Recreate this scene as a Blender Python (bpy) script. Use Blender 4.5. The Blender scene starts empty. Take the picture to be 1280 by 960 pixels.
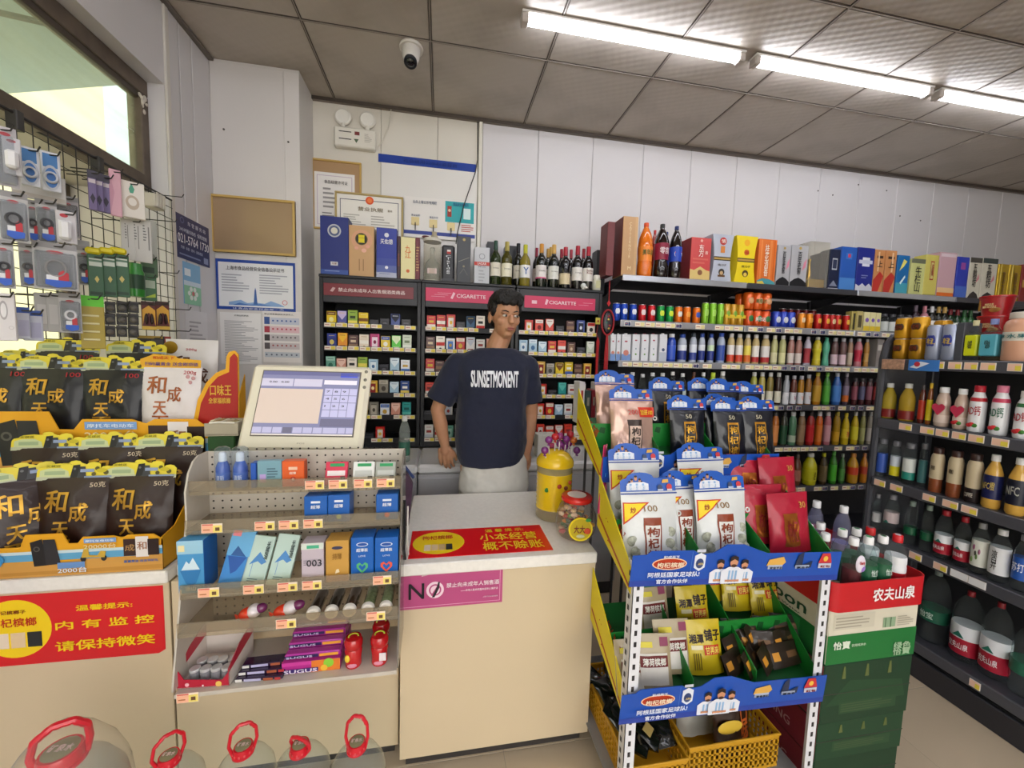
import bpy,bmesh,math,random
from mathutils import Vector,Matrix,noise
random.seed(7)
SC=bpy.context.scene
COL=SC.collection
# ---------------------------------------------------------------- camera, world, sun, exposure
F,YAW,PITCH,ROLL,EYE=490.0,.17878,.08052,.02882,1.5
FW=Vector((math.sin(YAW)*math.cos(PITCH),math.cos(YAW)*math.cos(PITCH),-math.sin(PITCH)))
_r=Vector((math.cos(YAW),-math.sin(YAW),0));_u=_r.cross(FW)
RT=_r*math.cos(ROLL)+_u*math.sin(ROLL);UP=_u*math.cos(ROLL)-_r*math.sin(ROLL)
EYEP=Vector((0,0,EYE))
cd=bpy.data.cameras.new('camera');cam=bpy.data.objects.new('camera',cd);COL.objects.link(cam)
cd.sensor_width=36;cd.lens=F/1280*36;cd.clip_start=.02;cd.clip_end=200
cam.matrix_world=Matrix(((RT.x,UP.x,-FW.x,0),(RT.y,UP.y,-FW.y,0),(RT.z,UP.z,-FW.z,EYE),(0,0,0,1)))
SC.camera=cam
SC.view_settings.view_transform='Standard';SC.view_settings.look='None'
SC.view_settings.gamma=1;SC.view_settings.use_curve_mapping=False
SC.view_settings.exposure=0.8
w=bpy.data.worlds.new('world');SC.world=w;w.use_nodes=True
bg=w.node_tree.nodes['Background'];bg.inputs[0].default_value=(1.0,.975,.93,1);bg.inputs[1].default_value=2.6
sl=bpy.data.lights.new('sun','SUN');sl.energy=.5;sl.angle=.02;sl.color=(1,.93,.78)
so=bpy.data.objects.new('sun',sl);COL.objects.link(so);so.location=(6,6,12)
so.rotation_euler=Vector((.62,.30,1.15)).to_track_quat('Z','Y').to_euler()
TUBE=11.0
# ---------------------------------------------------------------- measuring helpers (a ray through a photo point cut with a real plane)
def ray(x,y):return FW+RT*((x-640)/F)-UP*((y-480)/F)
def aY(x,y,Y):d=ray(x,y);return EYEP+d*(Y/d.y)
def aX(x,y,X):d=ray(x,y);return EYEP+d*(X/d.x)
def aZ(x,y,Z):d=ray(x,y);return EYEP+d*((Z-EYE)/d.z)
def aN(x,y,P,n):d=ray(x,y);return EYEP+d*((P-EYEP).dot(n)/d.dot(n))
def zdep(P):return(P-EYEP).dot(FW)
def hcos(P):
    a=(P-EYEP);b=Vector((a.x,a.y,0)).normalized();return b.dot(Vector((math.sin(YAW),math.cos(YAW),0)))
def T3(x,y,z):return Matrix.Translation((x,y,z))
def RZ(a):return Matrix.Rotation(a,4,'Z')
def RX(a):return Matrix.Rotation(a,4,'X')
def RY(a):return Matrix.Rotation(a,4,'Y')
# ---------------------------------------------------------------- materials
MC={}
def lin(c):
    if isinstance(c,str):
        c=c.lstrip('#');c=''.join(k*2 for k in c)if len(c)==3 else c;c=[int(c[i:i+2],16)/255 for i in(0,2,4)]
    return tuple((v/12.92 if v<=.04045 else((v+.055)/1.055)**2.4)for v in c)
def mat(c,rough=.5,metal=0.,spec=.5,noise_=0.,bump=0.,scale=8.,emit=0.,coat=0.,trans=0.,ior=1.45,sheen=0.):
    key=(str(c),rough,metal,spec,noise_,bump,scale,emit,coat,trans,ior,sheen)
    if key in MC:return MC[key]
    m=bpy.data.materials.new('mat_%d'%len(MC));m.use_nodes=True;nt=m.node_tree;b=nt.nodes['Principled BSDF']
    L=lin(c);b.inputs['Base Color'].default_value=(*L,1);b.inputs['Roughness'].default_value=rough
    b.inputs['Metallic'].default_value=metal;b.inputs['Specular IOR Level'].default_value=spec
    b.inputs['Coat Weight'].default_value=coat;b.inputs['Transmission Weight'].default_value=trans;b.inputs['IOR'].default_value=ior
    b.inputs['Sheen Weight'].default_value=sheen
    if emit:b.inputs['Emission Color'].default_value=(*L,1);b.inputs['Emission Strength'].default_value=emit
    if noise_ or bump:
        tc=nt.nodes.new('ShaderNodeTexCoord');n=nt.nodes.new('ShaderNodeTexNoise');n.inputs['Scale'].default_value=scale;n.inputs['Detail'].default_value=6
        nt.links.new(tc.outputs['Object'],n.inputs['Vector'])
        if noise_:
            r=nt.nodes.new('ShaderNodeValToRGB');r.color_ramp.elements[0].position=.3;r.color_ramp.elements[1].position=.7
            r.color_ramp.elements[0].color=(*[v*(1-noise_)for v in L],1);r.color_ramp.elements[1].color=(*[min(1,v*(1+noise_*.6))for v in L],1)
            nt.links.new(n.outputs['Fac'],r.inputs['Fac']);nt.links.new(r.outputs['Color'],b.inputs['Base Color'])
        if bump:
            bp=nt.nodes.new('ShaderNodeBump');bp.inputs['Strength'].default_value=bump;bp.inputs['Distance'].default_value=.01
            nt.links.new(n.outputs['Fac'],bp.inputs['Height']);nt.links.new(bp.outputs['Normal'],b.inputs['Normal'])
    MC[key]=m;return m
def clear(tint='#ffffff',rough=.04,dens=.12):
    """thin clear plastic: edge gloss over a lightly tinted see-through film"""
    key=('clear',tint,rough,dens)
    if key in MC:return MC[key]
    m=bpy.data.materials.new('clear_%d'%len(MC));m.use_nodes=True;nt=m.node_tree;nt.nodes.clear()
    out=nt.nodes.new('ShaderNodeOutputMaterial');tr=nt.nodes.new('ShaderNodeBsdfTransparent');tr.inputs[0].default_value=(*lin(tint),1)
    gl=nt.nodes.new('ShaderNodeBsdfGlossy');gl.inputs['Roughness'].default_value=rough
    df=nt.nodes.new('ShaderNodeBsdfDiffuse');df.inputs[0].default_value=(*lin(tint),1)
    lw=nt.nodes.new('ShaderNodeLayerWeight');fr=nt.nodes.new('ShaderNodeMath');fr.operation='POWER';fr.inputs[1].default_value=4.5;nt.links.new(lw.outputs['Facing'],fr.inputs[0]);lw.inputs[0].default_value=.5
    m0=nt.nodes.new('ShaderNodeMixShader');m0.inputs[0].default_value=dens
    m1=nt.nodes.new('ShaderNodeMixShader')
    nt.links.new(tr.outputs[0],m0.inputs[1]);nt.links.new(df.outputs[0],m0.inputs[2])
    nt.links.new(fr.outputs[0],m1.inputs[0]);nt.links.new(m0.outputs[0],m1.inputs[1]);nt.links.new(gl.outputs[0],m1.inputs[2])
    nt.links.new(m1.outputs[0],out.inputs[0]);MC[key]=m;return m
WATER=clear('#f2f7f7',.03,.022)
# ---------------------------------------------------------------- mesh builder
class MB:
    def __init__(s):s.v=[];s.f=[];s.m=[];s.mats=[]
    def mi(s,m):
        if isinstance(m,str):m=mat(m)
        if m not in s.mats:s.mats.append(m)
        return s.mats.index(m)
    def add(s,vs,fs,m,M=None):
        k=len(s.v);s.v+=[tuple(M@Vector(v))if M else tuple(v)for v in vs]
        i=s.mi(m)
        for f in fs:s.f.append(tuple(a+k for a in f));s.m.append(i)
        return s
    def box(s,x0,x1,y0,y1,z0,z1,m,r=0,M=None):
        if x1<x0:x0,x1=x1,x0
        if y1<y0:y0,y1=y1,y0
        if z1<z0:z0,z1=z1,z0
        if r<=0:
            vs=[(x,y,z)for z in(z0,z1)for y in(y0,y1)for x in(x0,x1)]
            fs=[(0,2,3,1),(4,5,7,6),(0,1,5,4),(2,6,7,3),(0,4,6,2),(1,3,7,5)]
            return s.add(vs,fs,m,M)
        r=min(r,(x1-x0)*.49,(y1-y0)*.49,(z1-z0)*.49);vs=[];idx={}
        for cx in(0,1):
            for cy in(0,1):
                for cz in(0,1):
                    P=[(x0,x1)[cx],(y0,y1)[cy],(z0,z1)[cz]];sg=[1-2*cx,1-2*cy,1-2*cz]
                    for a in range(3):
                        q=list(P)
                        for b in range(3):
                            if b!=a:q[b]+=sg[b]*r
                        idx[(cx,cy,cz,a)]=len(vs);vs.append(tuple(q))
        fs=[]
        for a in range(3):
            b,c=(a+1)%3,(a+2)%3
            for t in(0,1):
                q=[]
                for(p,w_)in((0,0),(1,0),(1,1),(0,1)):
                    k=[0,0,0];k[a]=t;k[b]=p;k[c]=w_;q.append(idx[(*k,a)])
                fs.append(tuple(q))
            for p in(0,1):
                for w_ in(0,1):
                    k0=[0,0,0];k1=[0,0,0];k0[b]=k1[b]=p;k0[c]=k1[c]=w_;k1[a]=1
                    fs.append((idx[(*k0,b)],idx[(*k1,b)],idx[(*k1,c)],idx[(*k0,c)]))
        for cx in(0,1):
            for cy in(0,1):
                for cz in(0,1):fs.append(tuple(idx[(cx,cy,cz,a)]for a in range(3)))
        return s.add(vs,fs,m,M)
    def lathe(s,prof,m,n=16,cx=0,cy=0,z=0,M=None,sx=1,sy=1,a0=0,a1=2*math.pi):
        full=abs(a1-a0-2*math.pi)<1e-6;vs=[];fs=[];k=n if full else n+1
        for(r,h)in prof:
            for i in range(k):
                a=a0+(a1-a0)*i/n;vs.append((cx+r*sx*math.cos(a),cy+r*sy*math.sin(a),z+h))
        for j in range(len(prof)-1):
            for i in range(n):
                i2=(i+1)%k;fs.append((j*k+i,j*k+i2,(j+1)*k+i2,(j+1)*k+i))
        if full:
            if prof[0][0]>1e-6:fs.append(tuple(range(k))[::-1])
            if prof[-1][0]>1e-6:fs.append(tuple(range((len(prof)-1)*k,len(prof)*k)))
        return s.add(vs,fs,m,M)
    def tube(s,pts,r,m,n=8,closed=False,M=None):
        pts=[Vector(p)for p in pts];N=len(pts);rs=r if isinstance(r,(list,tuple))else[r]*N;vs=[];fs=[]
        up=Vector((0,0,1));prev=None
        for i,p in enumerate(pts):
            if closed:t=(pts[(i+1)%N]-pts[i-1])
            else:t=pts[min(i+1,N-1)]-pts[max(i-1,0)]
            t=t.normalized()if t.length>1e-9 else Vector((0,0,1))
            a=prev if prev else(up if abs(t.z)<.9 else Vector((1,0,0)))
            a=(a-t*a.dot(t));a=a.normalized()if a.length>1e-6 else t.orthogonal().normalized();prev=a;b=t.cross(a)
            for k in range(n):
                q=2*math.pi*k/n;vs.append(p+(a*math.cos(q)+b*math.sin(q))*rs[i])
        for i in range(N if closed else N-1):
            j=(i+1)%N
            for k in range(n):k2=(k+1)%n;fs.append((i*n+k,i*n+k2,j*n+k2,j*n+k))
        if not closed:fs.append(tuple(range(n))[::-1]);fs.append(tuple(range((N-1)*n,N*n)))
        return s.add(vs,fs,m,M)
    def prism(s,pts,y0,y1,m,M=None):
        """outline in x,z extruded along y"""
        n=len(pts);vs=[(x,y0,z)for x,z in pts]+[(x,y1,z)for x,z in pts]
        fs=[tuple(range(n)),tuple(range(n,2*n))[::-1]]+[(i,i+n,(i+1)%n+n,(i+1)%n)for i in range(n)]
        return s.add(vs,fs,m,M)
    def prismx(s,pts,x0,x1,m,M=None):
        """outline in y,z extruded along x"""
        n=len(pts);vs=[(x0,y,z)for y,z in pts]+[(x1,y,z)for y,z in pts]
        fs=[tuple(range(n)),tuple(range(n,2*n))[::-1]]+[(i,i+n,(i+1)%n+n,(i+1)%n)for i in range(n)]
        return s.add(vs,fs,m,M)
    def ell(s,c,r,m,n=12,k=8,M=None):
        r=(r,r,r)if not isinstance(r,(tuple,list))else r;vs=[(c[0],c[1],c[2]-r[2])];fs=[]
        for j in range(1,k):
            a=math.pi*j/k-math.pi/2
            for i in range(n):
                b=2*math.pi*i/n;vs.append((c[0]+r[0]*math.cos(a)*math.cos(b),c[1]+r[1]*math.cos(a)*math.sin(b),c[2]+r[2]*math.sin(a)))
        vs.append((c[0],c[1],c[2]+r[2]))
        for i in range(n):fs.append((0,1+(i+1)%n,1+i))
        for j in range(k-2):
            for i in range(n):fs.append((1+j*n+i,1+j*n+(i+1)%n,1+(j+1)*n+(i+1)%n,1+(j+1)*n+i))
        L=len(vs)-1
        for i in range(n):fs.append((L,1+(k-2)*n+i,1+(k-2)*n+(i+1)%n))
        return s.add(vs,fs,m,M)
    def mesh(s,name,smooth=False,ang=40):
        me=bpy.data.meshes.new(name);me.from_pydata(s.v,[],s.f)
        for m in s.mats:me.materials.append(m)
        me.polygons.foreach_set('material_index',s.m)
        bm=bmesh.new();bm.from_mesh(me);bmesh.ops.recalc_face_normals(bm,faces=bm.faces);bm.to_mesh(me);bm.free()
        if smooth:
            me.polygons.foreach_set('use_smooth',[True]*len(me.polygons))
            if ang:me.set_sharp_from_angle(angle=math.radians(ang))
        me.update();return me
    def build(s,name,parent=None,M=None,smooth=False,ang=40):
        return ob(name,s.mesh(name,smooth,ang),parent,M)
def ob(name,data,parent=None,M=None):
    o=bpy.data.objects.new(name,data);COL.objects.link(o)
    if parent:o.parent=parent
    if M is not None:o.matrix_basis=M
    return o
def tagp(o,label,cat,group=None,kind=None):
    if label:o['label']=label
    if cat:o['category']=cat
    if group:o['group']=group
    if kind:o['kind']=kind
    return o
def thing(name,label,cat,M=None,group=None):return tagp(ob(name,None,None,M),label,cat,group)
def struct(name,mb,parent=None,M=None,smooth=False):
    o=mb.build(name,parent,M,smooth)
    if not parent:o['kind']='structure'
    return o
def stuffpart(o):o['kind']='stuff';return o
LAP={}
def copy_tree(o,M=None,parent=None,mp=None):
    top=mp is None;mp={}if top else mp
    c=o.copy();COL.objects.link(c);c.parent=parent;mp[o]=c
    for ch in o.children:copy_tree(ch,None,c,mp)
    if M is not None:c.matrix_basis=M
    if top:
        for q,c2 in mp.items():
            if q in LAP:LAP[c2]=LAP[q]
    return c
# ---------------------------------------------------------------- lettering (meshes filled in at the end of the script)
TX={}
def txt(parent,s,x0,x1,z0,z1,m='#ffffff',y=-.0012,bold=.012,M=None,name='lettering',cyl=None):
    key=(s,bold,str(m),(round(x0,4),round(x1,4),round(z0,4),round(z1,4),cyl)if cyl else None)
    if key not in TX:
        me=bpy.data.meshes.new('lettering');me.from_pydata([(0,0,0),(1,0,0),(0,0,1)],[],[(0,1,2)]);TX[key]=me
        me.materials.append(mat(m)if isinstance(m,str)else m)
    me=TX[key]
    if cyl:return ob(name,me,parent,M if M else Matrix())
    S=Matrix.Diagonal((x1-x0,1,z1-z0,1));Q=T3(x0,y,z0)@S
    return ob(name,me,parent,(M@Q)if M else Q)
def finish_text():
    jobs=[]
    for key,me in TX.items():
        c=bpy.data.curves.new('t','FONT');c.body=key[0];c.resolution_u=2;c.align_x='CENTER'
        c.space_line=.8
        o=bpy.data.objects.new('t',c);COL.objects.link(o);jobs.append((key,me,c,o))
    dg=bpy.context.evaluated_depsgraph_get()
    for key,me,c,o in jobs:
        t=bpy.data.meshes.new_from_object(o.evaluated_get(dg));vs=[v.co.copy()for v in t.vertices];fs=[tuple(p.vertices)for p in t.polygons]
        xs=[v.x for v in vs];ys=[v.y for v in vs];ax,bx,ay,by=min(xs),max(xs),min(ys),max(ys);dx=max(bx-ax,1e-4);dy=max(by-ay,1e-4)
        if key[3]:
            x0,x1,z0,z1,r=key[3];P=[]
            for v in vs:
                x=x0+(v.x-ax)/dx*(x1-x0);z=z0+(v.y-ay)/dy*(z1-z0);a=x/r;P.append((r*math.sin(a),-r*math.cos(a),z))
        else:P=[((v.x-ax)/dx,0,(v.y-ay)/dy)for v in vs]
        if key[1]>.005:
            bx,bz=(key[1]*.42/(dx or 1),key[1]*.42/(dy or 1))if not key[3]else(key[1]*.42*(key[3][1]-key[3][0])/dx,key[1]*.42*(key[3][3]-key[3][2])/dy)
            n=len(P);Q=list(P);FF=list(fs)
            for k,(sx,sz)in enumerate(((bx,bz),(-bx,bz),(bx,-bz),(-bx,-bz))):
                Q+=[((x+sx)*(1+.004*(k+1)*bool(key[3])),(y*(1+.004*(k+1))if key[3]else y-.0002*(k+1)),z+sz)for x,y,z in P];FF+=[tuple(i+n*(k+1)for i in f)for f in fs]
            P,fs=Q,FF
        me.clear_geometry();me.from_pydata(P,[],fs);me.update()
        bpy.data.objects.remove(o);bpy.data.curves.remove(c);bpy.data.meshes.remove(t)
    from mathutils.bvhtree import BVHTree
    dg=bpy.context.evaluated_depsgraph_get();trees={};done={}
    for o,(tg,off)in LAP.items():
        Mb=tg.matrix_basis.inverted()@o.matrix_basis;key=(o.data.name,tg.data.name,off,tuple(round(v,5)for r in Mb for v in r))
        if key not in done:
            if tg.data.name not in trees:trees[tg.data.name]=BVHTree.FromObject(tg,dg)
            tr=trees[tg.data.name];me=o.data.copy();Mi=Mb.inverted();last=-.02
            bm=bmesh.new();bm.from_mesh(me);bmesh.ops.triangulate(bm,faces=bm.faces)
            for q in range(3):
                ed=[e for e in bm.edges if((Mb@e.verts[0].co)-(Mb@e.verts[1].co)).length>.009]
                if not ed or len(bm.faces)>12000:break
                bmesh.ops.subdivide_edges(bm,edges=ed,cuts=1)
            bmesh.ops.triangulate(bm,faces=bm.faces);bm.to_mesh(me);bm.free()
            for v in me.vertices:
                p=Mb@v.co;h=tr.ray_cast(Vector((p.x,-.6,p.z)),Vector((0,1,0)))
                lay=max(0,-v.co.y)if v.co.y>-.002 else 0
                y=h[0].y if h[0]else last
                last=y;v.co=Mi@Vector((p.x,y-off-lay,p.z))
            me.update();done[key]=me
        o.data=done[key]
def art(parent,W,H,items,y=-.0004,M=None,name='printed_artwork',mesh_only=False):
    """flat print on a face W wide and H high; items in fractions of the face"""
    mb=MB();d=y
    for it in items:
        k=it[0]
        if k=='r':_,a,b,c,e,col=it;pts=[(a,c),(b,c),(b,e),(a,e)]
        elif k=='e':_,cx,cz,rx,rz,col=it;pts=[(cx+rx*math.cos(i*math.pi/10),cz+rz*math.sin(i*math.pi/10))for i in range(20)]
        elif k=='c':_,cx,cz,r,col=it;pts=[(cx+r*math.cos(i*math.pi/10),cz+r*W/H*math.sin(i*math.pi/10))for i in range(20)]
        elif k=='p':_,pts,col=it
        elif k=='lines':
            _,a,b,c,e,n,col=it
            for i in range(n):
                z=c+(e-c)*(i+.5)/n;t=(e-c)/n*.22;f=.75+.25*math.sin(i*7.3)
                mb.add([(a*W,d,(z-t)*H),((a+(b-a)*f)*W,d,(z-t)*H),((a+(b-a)*f)*W,d,(z+t)*H),(a*W,d,(z+t)*H)],[(0,1,2,3)],mat(col,.5))
            d-=.00025;continue
        mb.add([(p[0]*W,d,p[1]*H)for p in pts],[tuple(range(len(pts)))],mat(col,.45)if isinstance(col,str)else col);d-=.00025
    return mb.build(name,parent,M)
def frame(x0,y0,x1,y1,P,n):
    """matrix + size of a panel on plane (P, n) covering photo box; local x right, y inward, z up; origin bottom-left"""
    n=Vector(n).normalized();cy=(y0+y1)/2;cx=(x0+x1)/2
    L=aN(x0,cy,P,n);R_=aN(x1,cy,P,n);Tp=aN(cx,y0,P,n);B=aN(cx,y1,P,n)
    X=Vector((0,0,1)).cross(-n)if abs(n.z)<.9 else Vector((1,0,0));X=-X.normalized()
    X=(-n).cross(Vector((0,0,1))).normalized();Yv=-n;Z=X.cross(Yv)
    W=(R_-L).dot(X);H=(Tp-B).dot(Z);C=(L+R_)/2
    O=L+Z*((B-L).dot(Z))
    M=Matrix(((X.x,Yv.x,Z.x,O.x),(X.y,Yv.y,Z.y,O.y),(X.z,Yv.z,Z.z,O.z),(0,0,0,1)))
    return M,W,H
ORD=['','first','second','third','fourth','fifth','sixth','seventh','eighth','ninth','tenth','eleventh','twelfth','thirteenth','fourteenth',
       'fifteenth','sixteenth','seventeenth','eighteenth','nineteenth']
TENS={2:('twentieth','twenty'),3:('thirtieth','thirty'),4:('fortieth','forty'),5:('fiftieth','fifty'),6:('sixtieth','sixty')}
def nth(i):
    if i<20:return ORD[i]
    t,u=divmod(i,10);return TENS[t][0]if u==0 else TENS[t][1]+'-'+ORD[u]
# ================================================================ THE ROOM
WY,CZ,LX=2.937,3.138,-1.345
RXW,BY=7.2,-2.5
wallm=mat('#d2cfd0',.45,noise_=.03,scale=1.5)
wallcream=mat('#dad5c9',.5,noise_=.06,scale=2.5)
pierm=mat('#d6d2ce',.5,noise_=.04,scale=2)
def tilemat():
    m=bpy.data.materials.new('ceiling_tile');m.use_nodes=True;nt=m.node_tree;b=nt.nodes['Principled BSDF'];b.inputs['Roughness'].default_value=.42
    tc=nt.nodes.new('ShaderNodeTexCoord');n=nt.nodes.new('ShaderNodeTexNoise');n.inputs['Scale'].default_value=2.2;n.inputs['Detail'].default_value=7
    nt.links.new(tc.outputs['Object'],n.inputs['Vector']);r=nt.nodes.new('ShaderNodeValToRGB')
    r.color_ramp.elements[0].color=(*lin('#a0968a'),1);r.color_ramp.elements[1].color=(*lin('#b4aba0'),1);r.color_ramp.elements[0].position=.33;r.color_ramp.elements[1].position=.55
    nt.links.new(n.outputs['Fac'],r.inputs[0]);nt.links.new(r.outputs[0],b.inputs['Base Color'])
    sep=nt.nodes.new('ShaderNodeSeparateXYZ');nt.links.new(tc.outputs['Object'],sep.inputs[0])
    def mth(op,a,b_=None):
        q=nt.nodes.new('ShaderNodeMath');q.operation=op
        for i,v in enumerate((a,b_)):
            if v is None:continue
            if isinstance(v,(int,float)):q.inputs[i].default_value=v
            else:nt.links.new(v,q.inputs[i])
        return q.outputs[0]
    s1=mth('SINE',mth('MULTIPLY',mth('ADD',sep.outputs[0],mth('MULTIPLY',sep.outputs[1],.35)),105));s2=mth('SINE',mth('MULTIPLY',mth('SUBTRACT',sep.outputs[1],mth('MULTIPLY',sep.outputs[0],.35)),105))
    bp=nt.nodes.new('ShaderNodeBump');bp.inputs['Strength'].default_value=.22;bp.inputs['Distance'].default_value=.003
    nt.links.new(mth('MULTIPLY',s1,s2),bp.inputs['Height']);nt.links.new(bp.outputs['Normal'],b.inputs['Normal']);return m
TM=tilemat()
ceil=struct('ceiling',MB().box(LX-.6,RXW+.1,BY-.1,WY+.1,CZ+.03,CZ+.2,'#8d857d'))
S=.64;X0=-.7219;Y1=2.275
tile=MB().box(-S/2+.006,S/2-.006,-S/2+.006,S/2-.006,0,.012,TM,.004).mesh('ceiling_tile')
ys=[WY-.005,Y1,Y1-.621]
while ys[-1]>BY:ys.append(ys[-1]-.621)
xs=[LX]+[X0+i*S for i in range(13)]
for j in range(len(ys)-1):
    for i in range(len(xs)-1):
        xa,xb,ya,yb=xs[i],xs[i+1],ys[j+1],ys[j]
        if ya<-1.6 or(ya<0 and xa<-1):continue
        rr=random.uniform(-.001,.001)
        ob('ceiling_tile',tile,ceil,T3((xa+xb)/2,(ya+yb)/2,CZ+rr)@Matrix.Diagonal(((xb-xa-.012)/(S-.012),(yb-ya-.012)/(S-.012),1,1)))
back_c=MB().box(LX,RXW,BY,-1.55,CZ,CZ+.012,TM).build('ceiling_tile_field',ceil)
gm=mat('#4b423b',.6);gl_=mat('#9a9188',.5)
g=MB()
for x in xs[1:]:
    g.box(x-.007,x+.007,BY,WY,CZ-.001,CZ+.02,gm);g.box(x-.0025,x+.0025,BY,WY,CZ-.004,CZ,gl_)
for y in ys[1:]:
    g.box(LX,RXW,y-.007,y+.007,CZ-.001,CZ+.02,gm);g.box(LX,RXW,y-.0025,y+.0025,CZ-.0035,CZ,gl_)
stuffpart(g.build('ceiling_grid',ceil))
MB().box(LX,RXW,WY-.035,WY,CZ-.02,CZ-.002,'#8b8178',.003).box(LX,RXW,WY-.038,WY-.034,CZ-.022,CZ,'#4b423b').build('cornice_strip',ceil)
MB().box(LX,LX+.03,.5,2.672,CZ-.018,CZ-.002,'#6d645c',.003).build('cornice_strip',ceil)
fm=mat('#c6b59c',.28,noise_=.05,scale=.8)
floor=struct('floor',MB().box(LX-.6,RXW,BY,WY,-.1,0,'#a2978a'))
ft=MB().box(-.3994,.3994,-.3994,.3994,-.004,.001,fm,.0012).mesh('floor_tile')
for i in range(10):
    for j in range(7):
        ob('floor_tile',ft,floor,T3(-.95+.8*i,WY-.4-.8*j,0))
wb=struct('wall_back',MB().box(LX-.3,RXW,WY,WY+.15,0,CZ+.03,'#8f8a86'))
seams=[-1.345,-.43,-.05,.235,.265,.674,1.094,1.503,1.909]+[2.315+.4*i for i in range(13)]
for i in range(len(seams)-1):
    a,b_=seams[i],min(seams[i+1],RXW)
    if b_<=a:break
    m_=wallcream if b_<.24 else wallm
    if i==3:continue
    MB().box(a+.001,b_-.001,WY-.012,WY,0,CZ-.02,m_,.0035).build('wall_panel',wb)
MB().box(-.428,.233,WY-.015,WY-.011,2.0,2.80,mat('#e6e4e0',.25),.001).build('white_board_panel',wb)
MB().box(.237,.263,WY-.03,WY,.9,CZ-.02,'#e0dccf',.004).build('cladding_post',wb)
for x,z in[(3.1,2.93),(3.25,2.91),(3.5,3.02),(3.8,3.0),(3.97,2.8),(4.2,2.78)]:
    MB().lathe([(.006,0),(.006,.003),(.003,.004)],'#55504c',8,M=T3(x,WY-.012,z)@RX(math.pi/2)).build('screw_head',wb)
WS,WH,WN,WYE=1.0,2.747,2.285,-1.2
wl=struct('wall_left',MB().box(LX-.12,LX,WN,WY,0,CZ+.03,wallm).box(LX-.12,LX,WYE,WN,WH,CZ+.03,wallm).box(LX-.12,LX,WYE,WN,0,WS,wallm).box(LX-.12,LX,BY,WYE,0,CZ+.03,wallm))
for a,b_ in[(2.40,2.50),(2.505,2.67)]:
    MB().box(LX,LX+.006,a+.002,b_-.002,0,CZ-.02,wallm,.002).build('wall_panel',wl)
MB().box(LX,LX+.012,2.286,2.315,0,CZ-.02,'#d2cdc4',.003).build('wall_panel',wl)
MB().box(LX,LX+.007,2.32,2.39,0,CZ-.02,wallm,.002).build('wall_panel',wl)
wf=mat('#6a5e52',.5,metal=.3,noise_=.25,scale=14)
win=thing('window_1',None,None);win['kind']='structure'
XG=LX-.10
fr_=MB()
XL=LX-.43
fr_.box(XG-.03,XG+.03,WYE,WN,WH-.075,WH,wf,.004).box(XL-.03,XL+.02,WYE,WN,WS,WS+.05,wf,.004).box(XG-.03,XG+.03,WN-.05,WN,2.235,WH-.075,wf,.004).box(XL-.03,XL+.02,WN-.05,WN,WS+.05,2.235,wf,.004)
MB().box(XL-.03,LX-.12,WYE,WN,WS-.06,WS,'#cfcac2',.003).build('window_sill',win)
MB().box(XL-.03,XG-.025,WYE,WN,2.235,2.275,'#b8b2a8',.003).box(XL-.03,LX-.12,WN,WN+.06,WS-.06,2.275,'#cfcac2',.003).box(XL-.03,LX-.12,WYE-.06,WYE,WS-.06,2.275,'#cfcac2',.003).build('window_reveal',win)
fr_.box(XG-.025,XG+.035,WYE,WN-.05,2.235,2.30,wf,.004).box(XG-.03,XG+.03,WYE,WYE+.05,WS,WH,wf,.004)
for y in(1.35,.3,-.5):fr_.box(XG-.025,XG+.025,y-.025,y+.025,WS+.05,2.235,wf,.003)
for z in(WH-.09,):fr_.box(XG-.012,XG+.022,WYE,WN-.05,z-.012,z+.015,'#4d443b',.003)
fr_.build('window_frame',win)
dg=bpy.data.materials.new('dusty_glass');dg.use_nodes=True;nt=dg.node_tree;nt.nodes.clear()
o_=nt.nodes.new('ShaderNodeOutputMaterial');t_=nt.nodes.new('ShaderNodeBsdfTransparent');d_=nt.nodes.new('ShaderNodeBsdfDiffuse');d_.inputs[0].default_value=(*lin('#c8c6b4'),1)
tl=nt.nodes.new('ShaderNodeBsdfTranslucent');tl.inputs[0].default_value=(.8,.85,.75,1);n_=nt.nodes.new('ShaderNodeTexNoise');n_.inputs['Scale'].default_value=3;n_.inputs['Detail'].default_value=8
r_=nt.nodes.new('ShaderNodeValToRGB');r_.color_ramp.elements[0].position=.35;r_.color_ramp.elements[0].color=(.06,.06,.06,1);r_.color_ramp.elements[1].position=.75;r_.color_ramp.elements[1].color=(.4,.4,.4,1)
a_=nt.nodes.new('ShaderNodeAddShader');x_=nt.nodes.new('ShaderNodeMixShader')
nt.links.new(n_.outputs['Fac'],r_.inputs[0]);nt.links.new(r_.outputs[0],x_.inputs[0]);nt.links.new(t_.outputs[0],x_.inputs[1]);nt.links.new(tl.outputs[0],x_.inputs[2]);nt.links.new(x_.outputs[0],o_.inputs[0])
MB().box(XG-.004,XG+.004,WYE+.05,WN-.05,2.30,WH-.075,dg).build('window_pane',win)
MB().box(XL-.004,XL+.004,WYE+.05,WN-.05,WS+.05,2.235,dg).build('window_pane',win)
sb=MB()
for i in range(9):sb.ell((XG+.03+random.uniform(-.004,.006),WN-.03+random.uniform(-.03,.02),2.66-random.uniform(0,.07)),(.006,random.uniform(.004,.012),random.uniform(.006,.018)),'#cfc8bc',6,5)
sb.build('sealant',win)
PY=2.672
pier=struct('wall_pier',MB().box(LX,-.862,PY,WY-.012,0,CZ-.002,pierm))
MB().box(-.945,-.862,PY-.004,PY,0,CZ-.02,'#d9d5d2',.0015).build('wall_panel',pier)
MB().box(LX+.006,-.95,PY-.003,PY,0,CZ-.02,'#d6d2cf',.0015).build('wall_panel',pier)
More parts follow.
